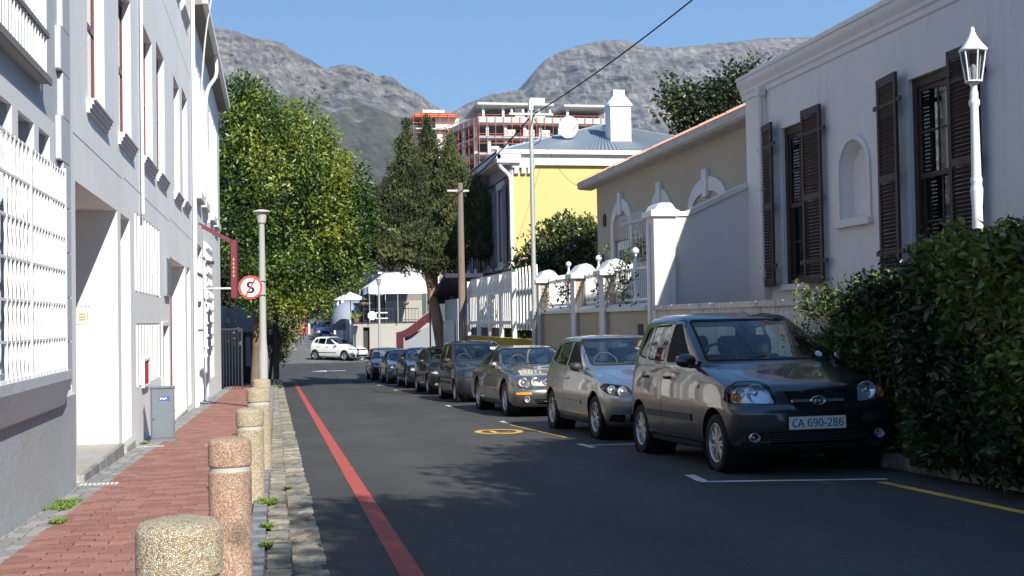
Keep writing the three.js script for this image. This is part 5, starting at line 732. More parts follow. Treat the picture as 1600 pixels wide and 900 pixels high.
  mesh('roof_slope', corr(a, b, c, c), R.tin, h); mesh('roof_slope', corr(e, a, c, c2), R.tin, h); mesh('roof_slope', corr(b, d, c2, c), R.tin, h); mesh('roof_slope', corr(d, e, c2, c2), R.tin, h); mesh('ridge_cap', [beam(a, c, .12, .06), beam(b, c, .12, .06)], M(.4, .45, .5, { roughness: .5 }), h);
  mesh('chimney', [bz(11.95, 12.72, 7.0, 8.9, 41, 41.7)], R.trim, h); mesh('chimney_cap', [(() => { const g = new THREE.CylinderGeometry(.31, .60, .34, 4, 1); g.rotateY(Math.PI / 4); return uvBox(at(g, 12.335, 9.12, -41.35)); })(), bz(11.9, 12.77, 8.88, 8.96, 40.95, 41.75), bz(12.12, 12.55, 9.28, 9.5, 41.15, 41.55)], R.trim, h);
  const ds = thing('satellite_dish', 'white satellite dish on the tin roof of the yellow house', 'satellite dish', [10.35, 7.5, -41.1]); const dish = lathe([[.001, 0], [.2, .03], [.38, .1], [.4, .115], [.4, .125], [.2, .045], [.001, .015]], 28); dish.rotateX(Math.PI / 2 + .25); dish.rotateY(.3); mesh('reflector', at(dish, 0, .62, 0), R.paint, ds); mesh('mast', bar([0, -.25, -.1], [0, .62, -.05], .03), R.steel, ds); mesh('feed_arm', bar([.05, .35, .05], [.22, .55, .6], .014), R.steel, ds); mesh('feed_horn', at(new THREE.CylinderGeometry(.03, .04, .1, 10), .22, .57, .6), R.trim, ds);
}
{ // white fence in front of the yellow house
  const f = thing('white_fence', 'white slatted fence on an ochre base wall before the yellow house', 'fence');
  mesh('base_wall', bz(6.42, 6.64, -1.4, .72, 28.95, 40), R.olive, f);
  for (let d = 29.15; d < 31.9; d += .42) { const s = shapeOf([[-.07, .95], [.07, .95], [.07, 2.35], [0, 2.62], [-.07, 2.35]]), g = new THREE.ExtrudeGeometry(s, { depth: .04, bevelEnabled: false }); g.rotateY(Math.PI / 2); mesh('picket', uvBox(at(g, 6.46, 0, -d)), R.paint, f); }
  for (const y of [1.15, 2.05]) mesh('rail', bz(6.5, 6.54, y - .05, y + .05, 29, 40), R.paint, f);
  for (const d of [32.2, 34.1, 36, 38, 40]) mesh('post', rbox(6.44, 6.56, .7, 2.55, -d - .07, -d + .07, .01), R.paint, f);
  for (let d = 32.45; d < 39.9; d += .3) mesh('slat', bz(6.54, 6.565, 1.0, 2.42, d, d + .19), R.paint, f);
  mesh('top_panel', bz(6.57, 6.6, 2.16, 2.62, 32.2, 40), R.paint, f);
}
{ // white-blue gate bay, burgundy awning, low lilac house beyond
  const g = thing('gate_bay', 'pale blue panel wall with white iron gate beside the timber pole', 'gate'); mesh('panel', bz(6.3, 6.5, -1.5, 2.0, 41.2, 44.4), M(.52, .58, .64), g); const gt = mesh('gate', [bz(6.1, 6.14, -1.2, 1.25, 41.0, 41.1), bz(6.1, 6.14, -1.2, 1.25, 43.4, 43.5), bz(6.1, 6.14, 1.18, 1.25, 41.1, 43.4), bz(6.1, 6.14, .2, .26, 41.1, 43.4)], R.paint, g); mesh('gate_sheet', bz(6.15, 6.17, -1.2, 1.2, 41.1, 43.4), R.paint, gt);
  const aw = thing('burgundy_awning', 'dark burgundy awning sloping over the pale gate bay', 'awning'); mesh('canopy', wallX(5.9, 1, 2, [[41.4, 2.9], [46.5, 2.0], [46.5, 1.9], [44, 2.2], [41.4, 2.75]]), R.navy, aw); mesh('support', bz(5.95, 6.0, -1.3, 2.2, 46.3, 46.36), R.navy, aw);
  const l = thing('lilac_house', 'low lilac grey house with small white arched windows behind the conifer', 'house'); mesh('wall', wallX(8.4, 1, .3, rect(50, 57, -1.6, 5.0), [arch(51, 51.8, 1.5, 2.6), arch(53.5, 54.3, 1.5, 2.6), rect(51, 52, 3.4, 4.5), rect(53.4, 54.4, 3.4, 4.5)]), R.lilac, l); mesh('near_wall', bz(8.7, 14, -1.6, 5, 50, 50.2), R.lilac, l); for (const d of [51, 53.5]) { mesh('window', bz(8.5, 8.55, 1.5, 3.1, d, d + .8), R.paint, l); mesh('shutter', bz(8.33, 8.39, 3.3, 4.6, d - .3, d + .05), R.shutterGrey, l); mesh('window', bz(8.5, 8.55, 3.4, 4.5, d, d + 1), R.trim, l); } mesh('string_course', bz(8.3, 8.4, 1.0, 1.3, 50, 57), R.trim, l); mesh('roof', bz(8.1, 14, 5, 5.2, 49.8, 57.2), R.tin, l);
}
{ // white lamp post in the garden
  const x = 6.58, d = 10.18, y0 = 1.34, p = thing('garden_lamp', 'white lantern lamp post standing in the hedge', 'lamp post', [x, y0, -d], .35); const wp = M(.78, .79, .77, { roughness: .4 });
  mesh('base', lathe([[.10, -.2], [.10, .05], [.085, .08], [.085, .22], [.10, .25], [.06, .30]], 8), wp, p); mesh('shaft', lathe([[.055, .28], [.048, .9], [.058, 1.05], [.058, 1.08], [.05, 1.1], [.05, 1.14], [.056, 1.16], [.045, 1.2], [.036, 1.86], [.05, 1.88], [.05, 1.92], [.038, 1.94], [.038, 2.0], [.03, 2.02], [.03, 2.06], [.06, 2.10]], 10), wp, p);
  const H = 2.10; for (let k = 0; k < 6; k++) { const a = k / 6 * 6.2832, b = (k + 1) / 6 * 6.2832, r0 = .07, r1 = .115; mesh('lantern_bar', bar([r0 * Math.cos(a), H, r0 * Math.sin(a)], [r1 * Math.cos(a), H + .3, r1 * Math.sin(a)], .0085), wp, p); const g = new THREE.BufferGeometry(); g.setAttribute('position', new THREE.Float32BufferAttribute([r0 * Math.cos(a), H, r0 * Math.sin(a), r1 * Math.cos(a), H + .3, r1 * Math.sin(a), r0 * Math.cos(b), H, r0 * Math.sin(b), r0 * Math.cos(b), H, r0 * Math.sin(b), r1 * Math.cos(a), H + .3, r1 * Math.sin(a), r1 * Math.cos(b), H + .3, r1 * Math.sin(b)], 3)); g.computeVertexNormals(); mesh('lantern_pane', g, B.pane, p); }
  const pn = lathe([[.02, H - .01], [.08, H - .01], [.08, H + .012], [.02, H + .012]], 6); pn.rotateY(Math.PI / 2); mesh('lantern_floor', pn, wp, p); const rf = lathe([[.125, H + .29], [.135, H + .3], [.13, H + .315], [.07, H + .39], [.035, H + .45], [.03, H + .47], [.018, H + .485], [.024, H + .5], [.012, H + .525], [.001, H + .535]], 6); rf.rotateY(Math.PI / 2); mesh('lantern_roof', uvBox(rf.toNonIndexed()), wp, p); mesh('bulb', at(lathe([[.015, 0], [.02, .05], [.03, .1], [.02, .14], [.001, .155]], 12), 0, H + .02, 0), R.trim, p);
}
// ---------------------------------------------------------------- beyond the junction
{
  const g0 = G(76);
  const c = thing('cafe_terrace', 'cafe terrace with raised deck and dark railing beneath a white tent roof', 'cafe');
  const cw = M(1, 1, 1, { map: plasterTex(.36, .34, .305, .15, .2, 301, 3), roughness: .85 }), gw = M(1, 1, 1, { map: plasterTex(.34, .34, .36, .15, .3, 302, 3), roughness: .85 });
  mesh('base_wall', wallZ(74, .3, [[4.75, -1.6], [9.6, -1.6], [9.6, 1.1], [4.75, 1.1]], [rect(5.35, 5.75, -1.2, .9)]), cw, c); mesh('deck', bz(4.8, 9.6, 1.1, 1.22, 74, 82), B.dark, c); mesh('opening', bx(5.3, 5.8, -1.3, .95, -74.32, -74.31), B.dark, c);
  const rl = mesh('railing', [bz(5.4, 8.8, 2.0, 2.05, 74.05, 74.1), bz(5.4, 8.8, 1.3, 1.34, 74.05, 74.1)], B.dark, c); for (let x = 5.4; x < 8.8; x += .2) mesh('rail_bar', bx(x, x + .025, 1.2, 2.05, -74.09, -74.06), B.dark, rl);
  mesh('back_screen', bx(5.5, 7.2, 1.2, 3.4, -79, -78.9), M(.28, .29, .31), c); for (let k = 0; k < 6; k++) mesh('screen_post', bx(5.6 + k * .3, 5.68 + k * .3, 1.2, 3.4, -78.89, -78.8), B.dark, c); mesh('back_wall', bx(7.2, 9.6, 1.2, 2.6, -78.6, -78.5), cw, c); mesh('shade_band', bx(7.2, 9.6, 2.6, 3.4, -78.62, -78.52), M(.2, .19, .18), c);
  const t = thing('tent_roof', 'white tent roof over the cafe terrace', 'canopy'); const cv = M(.82, .82, .82, { roughness: .7 });
  const quad = pts => { const g = new THREE.BufferGeometry(); g.setAttribute('position', new THREE.Float32BufferAttribute([pts[0], pts[1], pts[2], pts[0], pts[2], pts[3]].flat(), 3)); g.computeVertexNormals(); return g; };
  mesh('front_slope', quad([[5.7, 3.42, -73.6], [9.4, 3.42, -73.6], [9.2, 4.5, -77], [7.0, 4.35, -77]]), cv, t); mesh('side_slope', quad([[5.7, 3.42, -73.6], [7.0, 4.35, -77], [7.0, 4.3, -81], [5.7, 3.42, -81]]), cv, t); mesh('valance', bx(5.7, 9.4, 2.95, 3.43, -73.62, -73.6), cv, t); mesh('side_valance', bx(5.69, 5.71, 3.0, 3.43, -81, -73.6), cv, t); for (const [x, d] of [[5.75, 73.7], [9.3, 73.7], [7.5, 73.7]]) mesh('tent_pole', bar([x, 1.2, -d], [x, 3.4, -d], .03), R.steel, t);
  const u = thing('parasol', 'white open parasol left of the cafe tent', 'parasol', [4.75, 1.1, -76.5]); mesh('canopy', lathe([[1.15, 1.55], [.7, 1.78], [.3, 1.95], [.03, 2.05]], 8), cv, u); mesh('pole', bar([0, 0, 0], [0, 2.1, 0], .03), R.steel, u);
  const dm = thing('marquee_dome', 'pale blue rounded marquee cover under the parasol', 'marquee'); const q = new THREE.SphereGeometry(1, 24, 12, 0, 6.2832, 0, 1.5708); q.scale(1.1, 1.5, 1.4); mesh('cover', at(q, 4.75, 1.1, -80.5), M(.24, .28, .35), dm); mesh('skirt', bx(3.7, 5.8, .7, 1.15, -81.6, -79.4), M(.24, .28, .35), dm);
  for (const [x, d] of [[5.35, 74.0], [5.65, 74.2], [8.0, 74.0]]) { const b = thing('hanging_basket', { 5.35: 'hanging basket left of the cafe lamp', 5.65: 'hanging basket just behind the cafe lamp', 8: 'hanging basket beside the leaning trunk' }[x], 'basket', [x, 2.35, -d + .2], 0, 'hanging baskets on the cafe terrace'); mesh('bowl', lathe([[.001, -.12], [.15, -.08], [.24, .05], [.25, .09]], 14), M(.36, .26, .14), b); mesh('chain', bar([0, .09, 0], [0, .95, 0], .015), B.dark, b); mesh('stand', bar([0, -1.15, 0], [0, -.12, 0], .02), B.dark, b); }
  const sp = thing('spiky_plant', 'yellow green spiky plant on the cafe parapet', 'plant', [4.95, 1.1, -74.4]); mesh('pot', lathe([[.001, 0], [.16, 0], [.2, .35], [.18, .36]], 12), M(.2, .12, .08), sp); mesh('leaves', [...Array(40)].map((_, k) => { const a = rnd() * 6.28, e = rr(.3, 1.3), L = rr(.4, .75); return bar([0, .35, 0], [Math.cos(a) * Math.cos(e) * L, .35 + Math.sin(e) * L, Math.sin(a) * Math.cos(e) * L], .03, 4, .003); }), M(.30, .32, .05), sp).userData.kind = 'stuff';
  // white-washed street fronts going up the hill
  const f = thing('terrace_fronts', 'grey white street front with slim pilasters behind the silver car', 'building'); mesh('wall', wallX(4.75, 1, .3, [[74.3, -1.6], [100, -1.2], [100, 2.9], [88, 2.6], [84, 2.5], [84, 1.1], [74.3, 1.1]].map(p => p), [rect(77, 77.8, -.6, .6), rect(80, 80.8, -.6, .6), rect(86, 87.2, -.3, 1.5), rect(91, 92.5, 0, 2)]), gw, f); for (const d of [75.2, 79, 82.8, 84.5, 89.5, 95]) mesh('pilaster', bz(4.6, 4.76, -1.5, d > 84 ? 2.8 : 1.35, d, d + .5), B.white, f); mesh('roof', bz(4.7, 9, 2.6, 2.8, 86, 100), R.tin, f); for (const d of [77, 80, 86, 91]) mesh('window', bz(4.9, 4.95, -.6, 2, d, d + 1.2), B.dark, f);
  const dr = thing('drain_stack', 'white bent pipe on the grey street front', 'pipe'); mesh('pipe', tube([[4.3, 2.6, -84], [4.35, 2.2, -84], [4.1, 1.6, -84], [4.1, .4, -84]], .09, 20, 8), R.paint, dr); mesh('bracket', bar([4.3, 1.2, -84], [4.75, 1.2, -84], .04), B.dark, dr);
  // gabled building above the cafe
  const gb = thing('gable_building', 'grey building with white gable rising above the cafe tent', 'building'); mesh('side_wall', wallX(8.4, 1, .3, [[96, 0], [140, 0], [140, 6.2], [96, 5.1]]), M(1, 1, 1, { map: plasterTex(.36, .34, .37, .15, .2, 305, 4), roughness: .85 }), gb); mesh('gable', wallZ(95.7, .3, [[10.0, 0], [11.6, 0], [11.6, 5.1], [11.3, 5.3], [10.9, 5.85], [10.6, 5.85], [10.2, 5.4], [10.0, 5.3]]), B.white, gb); mesh('gutter', bz(8.2, 8.5, 5.1, 5.25, 95.8, 96.2), R.trim, gb); mesh('roof', beam([9.8, 5.2, -96.2], [9.8, 6.4, -140], 2.6, .1), R.tin, gb);
  // lamp and board
  const l = thing('cafe_lamp', 'slim pale street lamp with white board in front of the cafe', 'street lamp', [6.02, G(70), -70]); mesh('post', lathe([[.09, 0], [.075, 2], [.06, 4.6]], 10), R.steel, l); mesh('lamp_head', lathe([[.05, 4.6], [.1, 4.65], [.17, 5.0], [.19, 5.05], [.001, 5.08]], 14), R.steel, l); const sg = mesh('board', (() => { const g = new THREE.CylinderGeometry(.27, .27, .04, 8); g.rotateY(Math.PI / 8); g.rotateX(Math.PI / 2); return at(g, -.42, 2.85, .05); })(), R.paint, l); mesh('bracket', [bx(-.2, .5, 2.98, 3.04, -.02, .02), bx(-.2, .5, 2.65, 2.71, -.02, .02)], R.paint, l);
  const bs = thing('burgundy_balustrade', 'curved burgundy stair balustrade right of the cafe lamp', 'balustrade'); const cs = []; for (let i = 0; i <= 16; i++) { const t = i / 16; cs.push([lerp(6.6, 9.0, t), .55 + 1.35 * smooth(0, 1, t), -66]); } const sh = shapeOf([[6.6, -1.4], [7.0, -1.4], [7.0, .3], ...[...Array(9)].map((_, i) => [lerp(7.1, 9.1, i / 8), .35 + 1.15 * smooth(0, 1, i / 8)]), ...[...Array(9)].map((_, i) => [lerp(9.1, 6.6, i / 8), lerp(1.95, .62, smooth(0, 1, i / 8))])]); const e = new THREE.ExtrudeGeometry(sh, { depth: .12, bevelEnabled: false }); e.translate(0, 0, -66); mesh('panel', uvBox(e), R.maroon, bs); mesh('inner_panel', wallZ(66.2, .1, [[7.1, -1.4], [9.2, -1.4], [9.2, 1.2], [7.1, .35]]), M(.25, .27, .29), bs); mesh('rail', tube(cs, .03, 30, 6), R.steel, bs);
  // red kiosk, railings, person
  const k = thing('red_kiosk', 'small bright red kiosk far up the paved street', 'kiosk', [2.55, G(116), -116]); mesh('body', [rbox(-.5, .25, 0, .7, -.3, .3, .03), rbox(-.02, .5, 0, 2.2, -.3, .3, .03)], B.red, k); mesh('window', rbox(.08, .4, 1.1, 1.9, .3, .32, .01), B.dark, k); mesh('post', rbox(.55, .75, 0, 1.0, -.1, .1, .02), R.paint, k);
  const rg = thing('handrail', 'dark sloping handrail along the far paved street', 'railing'); mesh('top_rail', bar([2.0, .75, -96], [3.3, 1.9, -118], .05), B.dark, rg); mesh('mid_rail', bar([2.0, .35, -96], [3.3, 1.5, -118], .035), B.dark, rg); for (let i = 0; i < 5; i++) { const t = i / 4; mesh('post', bar([lerp(2, 3.3, t), lerp(-.5, .6, t), -lerp(96, 118, t)], [lerp(2, 3.3, t), lerp(.75, 1.9, t), -lerp(96, 118, t)], .045), B.dark, rg); }
}
{ // person in an orange bib between the far cars: one continuous body
  const p = thing('person', 'person in an orange bib standing beside the far blue car', 'person', [4.88, G(97), -97], 0);
  const field = (x, y, z) => { const cap = (a, b, r1, r2) => { const pa = [x - a[0], y - a[1], z - a[2]], ba = [b[0] - a[0], b[1] - a[1], b[2] - a[2]], h = clamp((pa[0] * ba[0] + pa[1] * ba[1] + pa[2] * ba[2]) / (ba[0] ** 2 + ba[1] ** 2 + ba[2] ** 2)); return Math.hypot(pa[0] - ba[0] * h, pa[1] - ba[1] * h, pa[2] - ba[2] * h) - lerp(r1, r2, h); }; const sm = (a, b, k = .05) => { const h = clamp(.5 + .5 * (b - a) / k); return lerp(b, a, h) - k * h * (1 - h); };
    let d = cap([0, .95, 0], [0, 1.38, 0], .15, .17); for (const s of [-1, 1]) { d = sm(d, cap([.09 * s, .92, 0], [.1 * s, .5, .02], .095, .07)); d = sm(d, cap([.1 * s, .5, .02], [.11 * s, .08, 0], .07, .045)); d = sm(d, cap([.11 * s, .05, 0], [.12 * s, .04, .14], .045, .04)); d = sm(d, cap([.18 * s, 1.40, 0], [.25 * s, 1.12, .02], .06, .05)); d = sm(d, cap([.25 * s, 1.12, .02], [.24 * s, .88, .1], .05, .035)); d = sm(d, cap([.24 * s, .86, .1], [.235 * s, .77, .13], .035, .02), .02); } d = sm(d, cap([0, 1.42, 0], [0, 1.55, 0], .06, .055)); d = sm(d, cap([0, 1.62, .01], [0, 1.67, .0], .085, .09), .03); return d; };
  const { MarchingCubes } = await import('three/addons/objects/MarchingCubes.js'); const n = 72, mc = new MarchingCubes(n, CM.white, false, false, 60000), S = .95; mc.isolation = 0; for (let k = 0; k < n; k++) for (let j = 0; j < n; j++) for (let i = 0; i < n; i++) { const f = q => (q - n / 2) / (n / 2); mc.field[k * n * n + j * n + i] = -field(f(i) * S, f(j) * S + .88, f(k) * S); } mc.update();
  const cnt = mc.count, g = new THREE.BufferGeometry(), P = mc.positionArray.slice(0, cnt * 3), C = new Float32Array(cnt * 3); for (let i = 0; i < cnt; i++) { P[i * 3] *= S; P[i * 3 + 1] = P[i * 3 + 1] * S + .88; P[i * 3 + 2] *= S; const y = P[i * 3 + 1], x = Math.abs(P[i * 3]); const c = y > 1.5 ? [.12, .07, .05] : y > .92 && x < .2 ? [.75, .25, .02] : y > .86 && x > .19 ? [.12, .14, .2] : x > .2 ? [.12, .07, .05] : y < .09 ? [.02, .02, .02] : [.05, .06, .1]; C.set(c, i * 3); }
  g.setAttribute('position', new THREE.BufferAttribute(P, 3)); g.setAttribute('color', new THREE.BufferAttribute(C, 3)); g.computeVertexNormals(); mesh('body', g, M(1, 1, 1, { vertexColors: true, roughness: .85 }), p); const hair = new THREE.SphereGeometry(.097, 14, 8, 0, 6.2832, 0, 1.4); mesh('hair', at(hair, 0, 1.68, -.01), B.dark, p);
}
{ // scaffolded building on the hillside
  const D = 200, b = thing('scaffolded_building', 'concrete apartment block under construction wrapped in red scaffolding on the hillside', 'building');
  const con = M(1, 1, 1, { map: plasterTex(.50, .48, .45, .2, .2, 311, 6), roughness: .9 }), dk = M(.13, .125, .13), wt = M(.70, .69, .66), tube_ = M(.62, .13, .06, { roughness: .6 });
  // plan: corner towards the street at (36, 200); left face runs away, right face to the right
  const c0 = [35.2, -D], floors = [13, 16.6, 20, 23.2, 26.4, 29.6, 32.5, 35.1];
  const slab = (y, h, off, m, n) => mesh(n, (() => { const s = shapeOf([[c0[0] - off, D - off], [58, D - off], [58, D + 26], [29 - off, D + 26]]), g = new THREE.ExtrudeGeometry(s, { depth: h, bevelEnabled: false }); g.rotateX(-Math.PI / 2); const p = g.attributes.position; g.translate(0, y, 0); return uvBox(g); })(), m, b);
  floors.forEach((y, i) => slab(y, i === 7 ? 1.0 : .35, i === 7 ? .7 : .5, con, 'floor_slab')); mesh('core', (() => { const s = shapeOf([[37.5, D + 3], [57, D + 3], [57, D + 24], [32, D + 24]]), g = new THREE.ExtrudeGeometry(s, { depth: 28, bevelEnabled: false }); g.rotateX(-Math.PI / 2); g.translate(0, 8, 0); return uvBox(g); })(), dk, b);
  const r = mulberry(91); for (let f = 0; f < floors.length - 1; f++) for (let k = 0; k < 7; k++) { const x = 36 + k * 3.1 + r() * .6; mesh('column', bx(x, x + .5, floors[f] + .35, floors[f + 1], -D - .9, -D - .3), r() < .5 ? wt : con, b); if (r() < .4) mesh('infill', bx(x + .5, x + 2, floors[f] + .35, floors[f] + 1.6, -D - .8, -D - .6), wt, b); }
  for (let f = 0; f < floors.length - 1; f++) for (let k = 0; k < 5; k++) { const t = .1 + k * .2, x = lerp(c0[0], 29, t), z = -lerp(D, D + 26, t); mesh('column', bx(x - .3, x + .3, floors[f] + .35, floors[f + 1], z - .3, z + .3), r() < .5 ? wt : con, b); }
  // penthouse with flat roofs
  mesh('penthouse_roof', bx(34.5, 48, 38.2, 38.6, -D - 14, -D + .5), con, b); mesh('penthouse_roof', bx(49.8, 58.5, 38.1, 38.5, -D - 12, -D + .5), con, b); mesh('penthouse_wall', bx(37.5, 47, 36.1, 38.2, -D - 13, -D - 4), dk, b); mesh('penthouse_wall', bx(51, 57.5, 36.1, 38.1, -D - 11, -D - 5), dk, b); mesh('roof_plant', rbox(44.5, 47.2, 38.6, 40.2, -D - 6, -D - 3, .1), wt, b); for (const x of [35.5, 39, 43.6, 50.5, 57.4]) mesh('column', bx(x, x + .4, 36.1, 38.2, -D - 1, -D - .6), wt, b); mesh('penthouse_pier', bx(41.5, 43.2, 36.1, 38.1, -D - 2, -D - 1.5), con, b); mesh('penthouse_pier', bx(45, 46.8, 36.1, 38.15, -D - 2, -D - 1.5), wt, b);
  // stair tower on the left
  mesh('tower', bx(29.2, 33.5, 8, 38.2, -D - 22, -D - 14), wt, b); mesh('tower_floor', bx(25.2, 33, 38.2, 38.7, -D - 22, -D - 12.5), tube_, b); mesh('tower_top', bx(27, 31, 39.3, 39.9, -D - 20, -D - 15), wt, b); for (const y of [16, 20, 24, 28, 32, 36]) mesh('tower_slab', bx(25.4, 33, y, y + .3, -D - 21, -D - 13), con, b); mesh('tower_core', bx(26.6, 29.2, 8, 38, -D - 20, -D - 15), dk, b);
  // scaffolding: standards and ledgers
  const sc = []; for (let k = 0; k < 17; k++) { const x = 34.6 + k * 1.45; sc.push(bar([x, 9, -D + 1.0], [x, 36.2, -D + 1.0], .055, 4)); } for (let y = 10; y < 36.5; y += 1.65) { sc.push(bar([34.4, y, -D + 1.0], [58, y, -D + 1.0], .05, 4)); sc.push(bar([c0[0] - 1.4, y, -D + .6], [28, y, -D - 26], .05, 4)); } for (let k = 0; k < 12; k++) { const t = k / 11, x = lerp(c0[0] - 1.4, 28, t), z = lerp(-D + .6, -D - 26, t); sc.push(bar([x, 9, z], [x, 36, z], .055, 4)); } for (let k = 0; k < 6; k++) { const x = 24.9 + k * 1.6; sc.push(bar([x, 9, -D - 12], [x, 39.4, -D - 12], .055, 4)); } for (let y = 10; y < 39.6; y += 1.8) sc.push(bar([24.6, y, -D - 12], [33.6, y, -D - 12], .05, 4));
  mesh('scaffolding', sc, tube_, b).userData.kind = 'stuff';
  for (let k = 0; k < 14; k++) { const x = rr(35, 56, r), y = 10 + 1.65 * Math.floor(r() * 15); mesh('scaffold_board', bx(x, x + rr(2, 4, r), y, y + .08, -D + .5, -D + 1.1), M(.5, .3, .2), b); }
  const wb = thing('distant_white_house', 'bright white house glimpsed between the leafy tree and the conifer', 'house'); mesh('wall', bx(14.5, 22, 4, 13.5, -186, -180), wt, wb); mesh('roof', bx(14.2, 22.3, 13.5, 13.9, -186.3, -179.7), con, wb); for (const x of [15.5, 18, 20.2]) mesh('window', bx(x, x + 1.2, 10, 12, -180, -179.95), dk, wb);
}
// ---------------------------------------------------------------- vegetation
const leafMat = (o = {}) => new THREE.MeshPhysicalMaterial({ color: 0xffffff, roughness: .55, transmission: 0, thickness: 0, side: THREE.DoubleSide, ...o });
// a sprig: n folded leaves about a point
function sprig(n, rad, len, wid, seed, up = 0) {
  const r = mulberry(seed), P = [], q = new THREE.Quaternion(), e = new THREE.Euler();
  for (let i = 0; i < n; i++) {
    const th = r() * 6.2832, ph = Math.acos(1 - 2 * r()), R = rad * Math.cbrt(r()), c = V3(Math.sin(ph) * Math.cos(th), Math.cos(ph), Math.sin(ph) * Math.sin(th)).multiplyScalar(R), L = len * (.65 + .6 * r()), w = wid * (.7 + .5 * r());
    const dir = V3(r() - .5, (r() - .5) * (1 - up) + up, r() - .5).normalize().lerp(c.clone().normalize(), .45).normalize(); q.setFromUnitVectors(V3(0, 0, 1), dir); const tw = new THREE.Quaternion().setFromAxisAngle(V3(0, 0, 1), (r() - .5) * 2.2); q.multiply(tw);
    const pts = [V3(0, 0, 0), V3(-w * .82, w * .3, L * .28), V3(-w * .8, w * .3, L * .66), V3(0, -w * .15, L), V3(w * .8, w * .3, L * .66), V3(w * .82, w * .3, L * .28)].map(v => v.applyQuaternion(q).add(c));
    for (const k of [0, 3, 1, 1, 3, 2, 0, 5, 3, 5, 4, 3]) P.push(pts[k].x, pts[k].y, pts[k].z);
  }
  const g = new THREE.BufferGeometry(); g.setAttribute('position', new THREE.Float32BufferAttribute(P, 3)); g.computeVertexNormals(); return g;
}
function scatter(name, geos, mat, pts, tones, seed, parent) {   // pts: [x, y, z, scale]
  const r = mulberry(seed), per = geos.map(() => []); pts.forEach(p => per[Math.floor(r() * geos.length)].push(p));
  const m4 = new THREE.Matrix4(), q = new THREE.Quaternion(), e = new THREE.Euler(), c = new THREE.Color();
  per.forEach((list, k) => { if (!list.length) return; const im = new THREE.InstancedMesh(geos[k], mat, list.length); list.forEach(([x, y, z, s = 1], i) => { e.set((r() - .5) * 1.2, r() * 6.28, (r() - .5) * 1.2); m4.compose(V3(x, y, z), q.setFromEuler(e), V3(s, s, s)); im.setMatrixAt(i, m4); const t = fbmW(x * .9 + 50, y * .9 + z * .7 + 50, 2, seed), a = tones[Math.floor(clamp(t * 1.5 - .25 + (r() - .5) * .7, 0, .999) * tones.length)], v = .8 + .4 * r(); im.setColorAt(i, c.setRGB(a[0] * v, a[1] * v, a[2] * v)); }); im.name = parent ? name : numbered(name); im.castShadow = im.receiveShadow = true; im.userData.kind = 'stuff'; (parent || scene).add(im); });
}
function blobPts(lobes, density, seed, shell = .55, rough = .35) {   // lobes: [x, y, z, rx, ry, rz]
  const r = mulberry(seed), out = [];
  for (const [x, y, z, a, b, c] of lobes) { const n = Math.round(density * (a * b + b * c + a * c)); for (let i = 0; i < n; i++) { const th = r() * 6.2832, u = 2 * r() - 1, s = Math.sqrt(1 - u * u), dx = s * Math.cos(th), dy = u, dz = s * Math.sin(th), bump = 1 + rough * 2 * (fbmW(dx * 2.2 + x * 3 + 40, dy * 2.2 + dz * 2.1 + y * 2 + 40, 3, seed) - .5), R = bump * (shell + (1 - shell) * Math.pow(r(), .6)); out.push([x + dx * a * R, y + dy * b * R, z + dz * c * R, .75 + .5 * r()]); } }
  return out;
}
function limb(pts, radii) { const parts = []; for (let i = 0; i < pts.length - 1; i++) parts.push(bar(pts[i], pts[i + 1], radii[i], 9, radii[i + 1])); return parts; }
const bark = M(1, 1, 1, { map: plasterTex(.16, .12, .09, .7, .5, 401, .9), bumpMap: bumpNoise, bumpScale: .03, roughness: .95 }), barkPink = M(1, 1, 1, { map: plasterTex(.34, .23, .16, .6, .5, 402, .9), bumpMap: bumpNoise, bumpScale: .04, roughness: .95 });
const LM = leafMat({ roughness: .42, transmission: .25 }), LMdull = leafMat({ roughness: .8 });
const fresh = [[.024, .060, .010], [.042, .092, .012], [.072, .132, .014], [.115, .175, .018], [.19, .23, .024]];
{ // leafy street tree on the left
  const t = thing('leafy_tree', 'large bright green leafy tree rising behind the grey lamp post', 'tree'), z = -43.5;
  mesh('trunk', [...limb([[-.72, G(43.5), z], [-.68, 0, z], [-.6, 1.6, z], [-.45, 3.2, z]], [.2, .17, .16, .14]), ...limb([[-.55, 2.2, z], [.6, 4.4, z + .4], [1.6, 5.6, z + .6]], [.11, .08, .04]), ...limb([[-.5, 2.8, z], [-.9, 5.2, z - .2], [-.7, 8, z]], [.1, .08, .03]), ...limb([[-.5, 2.6, z], [.3, 5, z - .8], [.9, 7, z - 1]], [.1, .07, .03])], bark, t);
  const lobes = [[.2, 6.0, z, 2.1, 2.5, 2.2], [-.75, 8.1, z, 1.15, 1.75, 1.3], [-.95, 9.2, z + .2, .55, .9, .6], [.75, 7.7, z - .2, 1.5, 1.6, 1.5], [1.9, 6.2, z + .2, 1.35, 1.6, 1.5], [2.3, 4.7, z + .3, 1.4, 1.3, 1.4], [1.5, 3.5, z + .1, 1.7, 1.0, 1.5], [-.95, 4.6, z + .3, .95, 2.2, 1.4], [-1.3, 6.8, z, .6, 1.8, 1.2], [.2, 3.2, z + .6, 1.5, 1.1, 1.3], [.9, 2.2, z + .5, 1.0, .75, .9], [-.4, 2.4, z + .8, .9, .8, .8], [2.95, 5.5, z, .75, .9, .9]];
  scatter('crown', [sprig(15, .30, .15, .042, 1), sprig(15, .30, .14, .04, 2), sprig(13, .26, .16, .045, 3)], LM, blobPts(lobes, 64, 11, .45, .5), fresh, 5, t);
}
